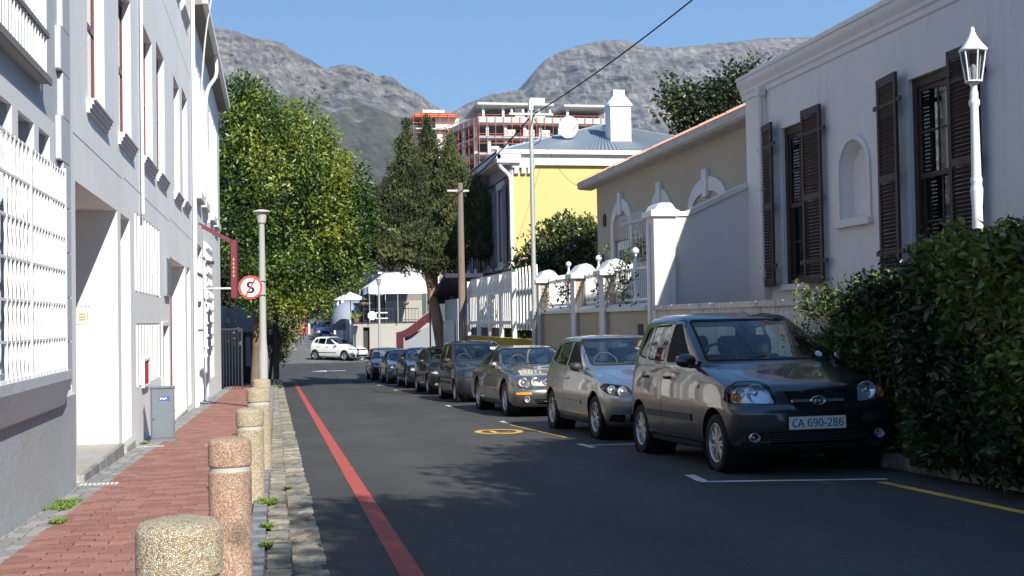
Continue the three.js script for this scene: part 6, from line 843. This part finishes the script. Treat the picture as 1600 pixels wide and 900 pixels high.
{ // variegated shrub overhanging the corner
  const t = thing('variegated_shrub', 'cream and green variegated shrub hanging over the kerb corner', 'shrub'), z = -53; mesh('stem', limb([[-.3, G(53), z], [-.1, 0, z], [.2, 1.5, z]], [.08, .06, .03]), bark, t);
  scatter('foliage', [sprig(14, .24, .13, .04, 21), sprig(14, .22, .12, .04, 22)], LMdull, blobPts([[.25, 1.0, z, .75, .75, .7], [.75, 1.7, z, .6, .7, .6], [.1, .2, z, .55, .7, .5], [1.0, 2.4, z, .5, .7, .5]], 120, 23, .5, .4), [[.06, .08, .02], [.14, .16, .06], [.33, .34, .17], [.42, .42, .24]], 24, t);
}
{ // conifers beside the right kerb
  const z = -44.6, needles = [sprig(22, .17, .13, .022, 31, .55), sprig(22, .18, .14, .024, 32, .5), sprig(20, .16, .12, .024, 33, .6)], tone = [[.024, .036, .012], [.038, .053, .016], [.062, .078, .022], [.098, .112, .034]];
  const spire = (x, zz, y0, y1, rad, seed) => { const l = [], n = 9; for (let i = 0; i < n; i++) { const t = i / (n - 1), y = lerp(y0, y1, t), k = rad * Math.pow(1 - t, .62) + .12; l.push([x + (hash2(i, seed, 1) - .5) * .5 * k, y, zz + (hash2(i, seed, 2) - .5) * .5 * k, k * (.85 + .3 * hash2(i, seed, 3)), (y1 - y0) / n * .95, k]); } return l; };
  const mk = (label, lobes, trunk, tr, seed, dens = 170) => { const t = thing('conifer_tree', label, 'tree', [0, 0, 0], 0, 'dark conifers by the right kerb'); mesh('trunk', limb(trunk, tr), barkPink, t); scatter('crown', needles, LMdull, blobPts(lobes, dens, seed, .5, .8), tone, seed + 1, t); };
  mk('dark conifer with thick leaning pinkish trunk behind the black hatchback', [...spire(4.95, z, 4.2, 8.45, .85, 1), [3.75, 4.4, z + .2, .85, .75, .9], [4.3, 4.0, z + .6, .9, .8, .9], [3.35, 4.0, z, .55, .5, .6], [5.3, 3.9, z + .5, .9, .85, .9], [4.6, 5.2, z, 1.2, 1.2, 1.1]], [[6.45, G(45.3), z], [6.2, .2, z], [5.95, 1.6, z + .05], [5.75, 2.9, z], [5.4, 4.4, z], [5.1, 7, z]], [.3, .25, .21, .17, .12, .05], 41);
  mk('dark conifer spire, middle of the three by the leaning trunk', spire(5.8, z - .6, 3.6, 8.55, .75, 2), [[6.3, G(45.9), z - .7], [6.05, 2.5, z - .6], [5.85, 7, z - .6]], [.12, .1, .04], 51);
  mk('dark conifer spire nearest the timber pole', [...spire(6.6, z + .1, 3.6, 7.9, .8, 3), [6.75, 4.2, z + .4, .85, 1.1, .8], [6.2, 3.9, z + .6, .8, .7, .7]], [[6.75, G(45), z + .1], [6.6, 2.5, z + .1], [6.6, 6.5, z + .1]], [.1, .09, .04], 61);
  mk('small dark conifer top beside the timber pole and grey eaves', spire(7.4, z + 1.2, 3.8, 6.3, .6, 4), [[7.45, G(44), z + 1.2], [7.4, 5, z + 1.2]], [.09, .04], 71);
}
{ // hedge on the right
  const t = thing('hedge', 'dense dark green leafy hedge beside the dark grey hatchback', 'hedge'), r = mulberry(81), pts = [], hi = d => 1.38 + .38 * smooth(12.4, 9.2, d) + .16 * smooth(8.6, 7.2, d);
  const put = (x, y, d, s) => pts.push([x, y, -d, s]);
  for (let i = 0; i < 15000; i++) { const d = rr(4.2, 12.3, r), H = hi(d) * smooth(12.7, 11.6, d) + .9 * (1 - smooth(12.7, 11.6, d)), top = r() < .3, fr = 5.86 + .35 * (fbmW(d * 1.7, 3, 3, 5) - .5) * 2 + .33 * smooth(9.6, 10.6, d); const lo = G(d) + .22 + .45 * smooth(11.2, 12.4, d); if (top) put(rr(fr + .05, 6.9, r), H + .16 * (fbmW(d * 3, i % 7, 2, 6) - .45) * 2 - r() * .12, d, rr(.8, 1.25, r)); else { const y = rr(lo, H, r), bul = .22 * (fbmW(d * 1.9, y * 2.1, 3, 8) - .5) * 2 - .1 * smooth(.6, 1.4, y); put(fr - bul + Math.pow(r(), 2) * .35, y, d, rr(.8, 1.25, r)); } }
  for (let k = 0; k < 60; k++) { const d = rr(5, 12.9, r), y0 = hi(Math.min(d, 12)) - .1, x = rr(5.8, 6.6, r), L = rr(.15, .42, r) * (d < 8.5 ? 1.5 : 1), a = rr(-.6, .6, r); for (let i = 0; i < 7; i++) put(x + a * L * i / 7 * .5, y0 + L * i / 7, d + a * .3 * i / 7, .45 + .2 * r()); }
  for (let k = 0; k < 34; k++) { const d = rr(12.0, 13.4, r), y0 = rr(.55, 1.45, r), L = rr(.25, .55, r); for (let i = 0; i < 7; i++) put(rr(6.2, 6.4, r), y0 - .25 * (i / 7) ** 2 * L, d + L * i / 7, .4 + .25 * r()); }
  scatter('foliage', [sprig(11, .15, .085, .026, 82, .2), sprig(11, .15, .08, .024, 83, .2), sprig(10, .14, .09, .027, 84, .2)], leafMat({ roughness: .38, transmission: .2 }), pts, [[.020, .040, .011], [.034, .062, .015], [.058, .092, .019], [.10, .14, .024], [.21, .24, .04]], 85, t);
  const st = []; for (let k = 0; k < 70; k++) { const d = rr(4.4, 12, r), x = rr(6.0, 6.38, r); st.push(bar([x, G(d) + .05, -d], [x + rr(-.25, .2, r), rr(.7, 1.3, r), -d + rr(-.25, .25, r)], .016, 5, .006)); } const sm = mesh('stems', st, bark, t); sm.userData.kind = 'stuff';
}
{ // garden plants on the right
  const b = thing('flowering_bush', 'rounded green bush with a few pink blooms against the yellow wall', 'bush'), z = -35.5, lobes = [[8.5, 3.1, z, 1.15, .95, .9], [9.5, 3.2, z - .4, 1.1, 1.05, .9], [7.7, 2.5, z + .2, .75, .75, .7], [8.9, 3.9, z - .2, .6, .5, .5], [9.9, 2.5, z - .2, .8, .9, .7], [8.2, 1.6, z, 1.2, 1.0, .8], [7.25, 1.7, z + .4, .6, .8, .6]];
  scatter('foliage', [sprig(13, .24, .14, .04, 91), sprig(13, .24, .13, .04, 92)], LM, blobPts(lobes, 110, 93, .5, .45), [[.016, .032, .008], [.028, .052, .011], [.05, .08, .014], [.11, .13, .018]], 94, b); mesh('stem', limb([[8.6, -.5, z], [8.5, 1.5, z], [8.6, 2.8, z]], [.08, .06, .03]), bark, b); const r = mulberry(95), bl = []; for (let k = 0; k < 9; k++) { const L = lobes[k % 4]; bl.push(at(new THREE.IcosahedronGeometry(.04, 1), L[0] + rr(-.9, .9, r), L[1] + rr(-.5, .6, r), L[2] + L[5] * .95)); } mesh('blooms', bl, M(.55, .2, .28), b).userData.kind = 'stuff';
  const c = thing('climbing_rose', 'thin leafy climber with yellow green leaves by the cottage door', 'climber'), z2 = -21.9, pts = [], rc = mulberry(97); for (let k = 0; k < 26; k++) { let x = rr(6.55, 7.3, rc), y = 1.5, zz = z2 - rr(-.6, .8, rc); const L = rr(.6, 1.5, rc), a = rr(-.3, .3, rc); for (let i = 0; i < 12; i++) if (rc() < .8) pts.push([x + a * i / 12 + rr(-.05, .05, rc), y + L * i / 12, zz + rr(-.06, .06, rc), rr(.35, .6, rc)]); } scatter('foliage', [sprig(8, .16, .12, .035, 98), sprig(8, .16, .11, .035, 99)], LM, pts, [[.04, .06, .012], [.09, .11, .015], [.18, .18, .03]], 100, c); mesh('canes', [0, 1, 2, 3].map(k => bar([6.65 + k * .16, 1.4, z2 - k * .15], [6.75 + k * .12, 2.7, z2 - k * .2], .012, 5, .006)), bark, c).userData.kind = 'stuff';
  const f = thing('fence_creeper', 'patchy creeper with pink flowers hanging on the cottage railings', 'climber'), p2 = []; for (let k = 0; k < 90; k++) { const d = [26.3, 25.4, 23.3, 21.3, 28.2][k % 5] + rr(-.5, .5, rc); p2.push([rr(6.42, 6.55, rc), rr(1.5, 2.2, rc), -d, rr(.4, .8, rc)]); } scatter('foliage', [sprig(9, .16, .11, .035, 101)], LM, p2, [[.02, .035, .01], [.045, .06, .014], [.10, .11, .02]], 102, f); mesh('flowers', [...Array(5)].map((_, k) => at(new THREE.IcosahedronGeometry(.028, 1), 6.4, rr(1.6, 2.0, rc), -26.2 + rr(-.5, .5, rc))), M(.5, .12, .2), f).userData.kind = 'stuff';
  const g = thing('garden_tree', 'loose dark green tree behind the pink roof of the cottage', 'tree'), z3 = -34; mesh('trunk', [...limb([[13.6, 0, z3], [13.5, 5, z3], [13.2, 7.5, z3]], [.2, .16, .08]), ...limb([[13.5, 5, z3], [14.6, 7.6, z3]], [.1, .04])], bark, g); scatter('crown', [sprig(13, .26, .16, .045, 111), sprig(13, .26, .15, .045, 112)], LM, blobPts([[12.6, 7.3, z3, 1.0, .85, .9], [13.6, 7.6, z3, 1.1, .9, 1], [14.6, 8.1, z3, .9, .95, .9], [12.0, 7.9, z3, .5, .45, .5], [13.2, 6.5, z3, 1.2, .7, 1], [14.9, 7.0, z3, .9, .8, .8]], 75, 113, .35, .75), [[.018, .032, .008], [.035, .055, .012], [.07, .09, .016]], 114, g);
}
{ // trees far up the street
  const mk = (label, lobes, tones, seed, den, tr) => { const t = thing('far_tree', label, 'tree', [0, 0, 0], 0, 'trees far up the street'); mesh('trunk', limb(tr, [.25, .18, .1]), bark, t); scatter('crown', [sprig(14, .55, .3, .09, seed), sprig(14, .5, .28, .09, seed + 1)], LMdull, blobPts(lobes, den, seed + 2, .5, .45), tones, seed + 3, t); };
  const dk = [[.014, .024, .009], [.022, .034, .012], [.034, .046, .018]];
  mk('dark tree closing the far end of the street, left of the others', [[1.5, 5.5, -124, 3, 3.5, 2.5], [-1.5, 5, -122, 3, 4, 2.5], [0, 8.5, -126, 4, 3, 3]], dk, 121, 30, [[1, 1, -124], [1, 4, -124], [1, 7, -124]]);
  mk('dark tree closing the far end of the street above the blue car', [[5, 4.6, -128, 2.8, 2.6, 2.4], [6.5, 6.4, -129, 3, 2.4, 2.4], [3.6, 6.2, -127, 2.2, 2.2, 2]], dk, 131, 30, [[5, 1, -128], [5, 4, -128], [5, 6, -128]]);
  mk('yellow green leaning tree beside the grey street front', [[5.9, 2.6, -106, 1.3, 1.7, 1.3], [6.9, 3.9, -106, 1.3, 1.2, 1.3], [5.2, 1.4, -106, .8, 1.0, .9]], [[.04, .05, .014], [.07, .085, .02], [.11, .12, .03]], 141, 60, [[6, -.2, -106], [6, 2, -106], [6.4, 3.5, -106]]);
  mk('grey green tree behind the gabled building', [[9.5, 8, -150, 5, 4, 4], [14, 9, -150, 4, 3.4, 4]], [[.05, .065, .04], [.08, .095, .06]], 151, 22, [[9, 1, -150], [9, 5, -150], [9, 8, -150]]);
  mk('dark green tree mass behind the left pavement corner', [[-4, 3, -66, 2.6, 3.2, 2.5], [-3.2, 6, -70, 2.4, 3, 2.5], [-2.2, 1.5, -76, 1.8, 2.2, 2]], dk, 161, 36, [[-4, -1.5, -66], [-4, 1, -66], [-4, 4, -66]]);
  mk('dark green tree beyond the side road on the far left kerb', [[-.9, 2.6, -80, 1.5, 2.2, 1.5], [-1.6, 5, -84, 2, 2.5, 2]], dk, 171, 40, [[-1, -1, -80], [-1, 1.5, -80], [-1, 3, -80]]);
}
{ // tall street tree just outside the frame on the right: its shade lies over the road and the nearest car
  const t = thing('shade_tree', 'broad leafy tree at the right casting dappled shade over the foreground road', 'tree'); mesh('trunk', [...limb([[7.1, G(-2.6), 2.6], [7.0, 2, 2.6], [6.8, 4, 2.5]], [.26, .22, .2]), ...limb([[6.8, 4, 2.5], [5.3, 6, 1.8], [4.3, 7, 1.4]], [.14, .09, .04]), ...limb([[6.8, 4, 2.5], [8, 6.4, 3], [8.6, 7.6, 3]], [.14, .09, .04]), ...limb([[6.8, 4, 2.5], [6.4, 7, 3.4], [6.2, 8.6, 4]], [.14, .08, .03])], bark, t);
  scatter('crown', [sprig(15, .34, .17, .05, 181), sprig(15, .34, .16, .05, 182)], LM, blobPts([[6.3, 6.6, 2.2, 2.2, 1.7, 2.2], [4.4, 6.6, 1.5, 1.5, 1.2, 1.6], [8.2, 6.9, 2.4, 1.6, 1.5, 1.8], [6.6, 8.0, 3.2, 1.8, 1.1, 1.8], [5.0, 6.9, 4.0, 1.7, 1.4, 1.7], [7.8, 6.6, 4.6, 1.8, 1.4, 1.8], [3.5, 6.2, 2.8, 1.0, .9, 1.0], [6.9, 7.0, -3.4, 1.05, .9, 1.5], [6.2, 7.1, -1.0, 1.3, 1.0, 1.5], [6.4, 7.0, 6.0, 1.7, 1.3, 1.6]], 52, 183, .3, .5).concat(blobPts([[7.3, 7.2, -3.2, .8, .75, 1.5], [7.6, 6.9, -2.2, .8, .75, 1.5], [6.5, 7.1, -1.2, 1.2, .9, 1.2]], 130, 187, .2, .4)), fresh, 184, t);
}
{ // weeds at the foot of the wall and kerb
  const tuft = (label, x, d, w, n, s) => { const t = thing('weed_tuft', label, 'weeds', [0, 0, 0], 0, 'weeds between the stones'), r = mulberry(s), P = []; for (let i = 0; i < n; i++) { const bx_ = x + (r() - .5) * w * .6, bd = d + (r() - .5) * w * 1.6, y = G(bd) + .125, a = r() * 6.28, L = rr(.02, .05, r), lx = Math.cos(a) * L, lz = Math.sin(a) * L, h = L * rr(.3, .8, r), px = -Math.sin(a) * .009, pz = Math.cos(a) * .009; P.push(bx_ - px, y, -bd - pz, bx_ + px, y, -bd + pz, bx_ + lx, y + h, -bd + lz); } const g = new THREE.BufferGeometry(); g.setAttribute('position', new THREE.Float32BufferAttribute(P, 3)); g.computeVertexNormals(); const m = mesh('blades', g, leafMat({ color: col(.13, .2, .03), roughness: .7 }), t); m.userData.kind = 'stuff'; };
  tuft('largest grass tuft at the foot of the grey plinth', -1.66, 9.75, .42, 900, 1); tuft('small grass tuft in the grey setts near the plinth', -1.5, 8.75, .12, 220, 2); tuft('grass tuft behind the third bollard by the kerb', -.07, 9.35, .2, 420, 3); tuft('thin grass line beside the nearest kerb stones', -.07, 8.0, .1, 200, 4); tuft('moss line along the kerb by the second bollard', -.068, 7.2, .08, 260, 5); tuft('grass tuft at the far kerb corner beside the black post', .05, 44.5, .6, 500, 6); tuft('weeds beside the utility cabinet', -1.72, 16.4, .15, 160, 7); tuft('small weeds at the gutter joint', .09, 10.2, .06, 120, 8);
}
// ---------------------------------------------------------------- hills and mountains
{
  const hill = new THREE.PlaneGeometry(5200, 2600, 130, 90); hill.rotateX(-Math.PI / 2); const p = hill.attributes.position, C = []; for (let i = 0; i < p.count; i++) { const x = p.getX(i) + 500, d = -p.getZ(i) + 1450; const k = clamp((d - 150) / 2300), y = -2 + 150 * Math.pow(k, 1.5) + 14 * (fbmW(x * .006, d * .006, 3, 5) - .5) * smooth(200, 600, d); p.setXYZ(i, x, y, -d); const n = fbmW(x * .02, d * .02, 3, 9); C.push(.06 + .05 * n, .07 + .04 * n, .04 + .03 * n); } hill.setAttribute('color', new THREE.Float32BufferAttribute(C, 3)); hill.computeVertexNormals(); struct('hillside', hill, M(1, 1, 1, { vertexColors: true, roughness: 1 }));
  const rockTex = makeTex(1024, 420, (u, v) => { const a = fbm(u, v, 10, 6, 501), b = fbm(u, v * 1, 60, 3, 502), s = fbm(u, v, 24, 5, 503), w = fbm(u, v * .25, 80, 3, 504); const c = fbm(u, v, 160, 2, 505), k = .72 + .4 * (a - .5) + .7 * (b - .5) + .7 * (s - .5) + .8 * (w - .5) + .45 * (c - .5); return [k, k, k]; });
  const range = (name, ridge, D, depth, N, Mr, seed, cliff) => {
    const xs = ridge.map(q => q[0]), x0 = xs[0], x1 = xs[xs.length - 1], P = [], U = [], Cc = [], I = [];
    const hAt = x => { let k = 0; while (k < ridge.length - 2 && x > ridge[k + 1][0]) k++; const t = (x - ridge[k][0]) / (ridge[k + 1][0] - ridge[k][0]); return lerp(ridge[k][1], ridge[k + 1][1], clamp(t)); };
    for (let j = 0; j <= Mr; j++) for (let i = 0; i <= N; i++) {
      const v = j / Mr, x = lerp(x0, x1, i / N), R = hAt(x) + 5 * (fbmW(x * .06, 7, 3, seed) - .5) * smooth(.9, 1, v), base = 60;
      const top = cliff + .1 * (fbmW(x * .006, 3, 3, seed + 2) - .5) * 2;             // where scree meets cliff
      const st = .5 - .5 * Math.cos(6.2832 * ((v * 17 + 2.2 * fbmW(x * .004, v * 3, 2, seed + 4)) % 1));
      const prof = v < .45 ? lerp(0, top, Math.pow(v / .45, 1.25)) : lerp(top, 1, (v - .45) / .55);
      const y = lerp(base, R, prof);
      const gul = Math.abs(fbmW(x * .011 + 1.5 * fbmW(x * .004, v * 2, 2, seed + 8), v * 1.3, 4, seed + 6) - .5) * 2, fine = .45 * (fbmW(x * .018, y * .07, 4, seed + 10) - .5) + .5 * (fbmW(x * .09, y * .02, 4, seed + 11) - .5) + .5 * (fbmW(x * .1, y * .16, 3, seed + 13) - .5);
      const back = v < .45 ? lerp(depth, depth * .33, v / .45) : lerp(depth * .33, 0, Math.pow((v - .45) / .55, .8));
      const damp = smooth(1, .93, v) * .9 + .1, cl = v < .45 ? .6 : 1;
      const d = D - back - (60 * (.35 - gul) + 34 * fine * cl + (v > .45 ? 12 * (st - .5) * clamp(fbmW(x * .01, v * 6, 3, seed + 15) * 3 - 1) : 0)) * damp * smooth(0, .12, v);
      P.push(x, y + (v < 1 ? 3 * fine * damp : 0), -d); U.push(x + d * .3, y + d * .15);
      const veg = clamp(1.05 - 1.5 * (prof - top + .06) / .25 + (prof < top ? 2.2 : .9) * (fbmW(x * .012, y * .03, 4, seed + 12) - .5) + .9 * (.3 - gul) + (v > .97 ? .4 : 0)), str = .5 * fbmW(x * .012, y * .10, 4, seed + 14) + .5 * fbmW(x * .07, y * .045, 4, seed + 16);
      const rock = [.30 + .75 * (str - .5), .275 + .70 * (str - .5), .25 + .62 * (str - .5)], gr = [.10 + .06 * fbmW(x * .03, y * .03, 2, 3), .095 + .05 * fbmW(x * .03, y * .03, 2, 4), .072];
      const q = smooth(.3, .7, veg); for (let c = 0; c < 3; c++) Cc.push(lerp(rock[c], gr[c], q) * .56);
      if (i < N && j < Mr) { const k = j * (N + 1) + i; I.push(k, k + 1, k + N + 1, k + 1, k + N + 2, k + N + 1); }
    }
    const n0 = P.length / 3; for (let i = 0; i <= N; i++) { const k = (Mr * (N + 1) + i) * 3; P.push(P[k], P[k + 1] - 30, P[k + 2] - 900); U.push(0, 0); Cc.push(.2, .2, .17); if (i < N) { const a = Mr * (N + 1) + i, b = n0 + i; I.push(a, a + 1, b, a + 1, b + 1, b); } }
    const g = new THREE.BufferGeometry(); g.setAttribute('position', new THREE.Float32BufferAttribute(P, 3)); g.setAttribute('uv', new THREE.Float32BufferAttribute(U, 2)); g.setAttribute('color', new THREE.Float32BufferAttribute(Cc, 3)); g.setIndex(I); g.computeVertexNormals(); struct(name, g, M(1, 1, 1, { vertexColors: true, map: rockTex, roughness: 1 }));
  };
  range('mountain', [[-900, 600], [-600, 640], [-401, 647], [-298, 639], [-220, 622], [-140, 630], [-107, 636], [-80, 634], [-47, 619], [-6, 615], [28, 608], [48, 591], [68, 581], [89, 569], [116, 554], [130, 561], [165, 565], [186, 560], [228, 540], [242, 543], [259, 540], [284, 520], [312, 506], [337, 489], [368, 469], [411, 443], [469, 408], [556, 359], [673, 287], [823, 229], [1100, 160]], 2600, 1250, 620, 210, 601, .62);
  range('mountain', [[60, 120], [230, 308], [376, 488], [467, 571], [550, 618], [597, 637], [653, 651], [709, 657], [728, 691], [744, 717], [767, 742], [805, 765], [863, 787], [930, 802], [988, 808], [1027, 805], [1056, 798], [1075, 791], [1154, 790], [1253, 802], [1354, 815], [1456, 827], [1579, 835], [1725, 835], [1981, 831], [2311, 832], [2769, 804]], 3300, 1300, 760, 220, 701, .5);
  scene.fog = new THREE.FogExp2(0xb9cfe6, 0.00007);
}
renderer.render(scene, camera);
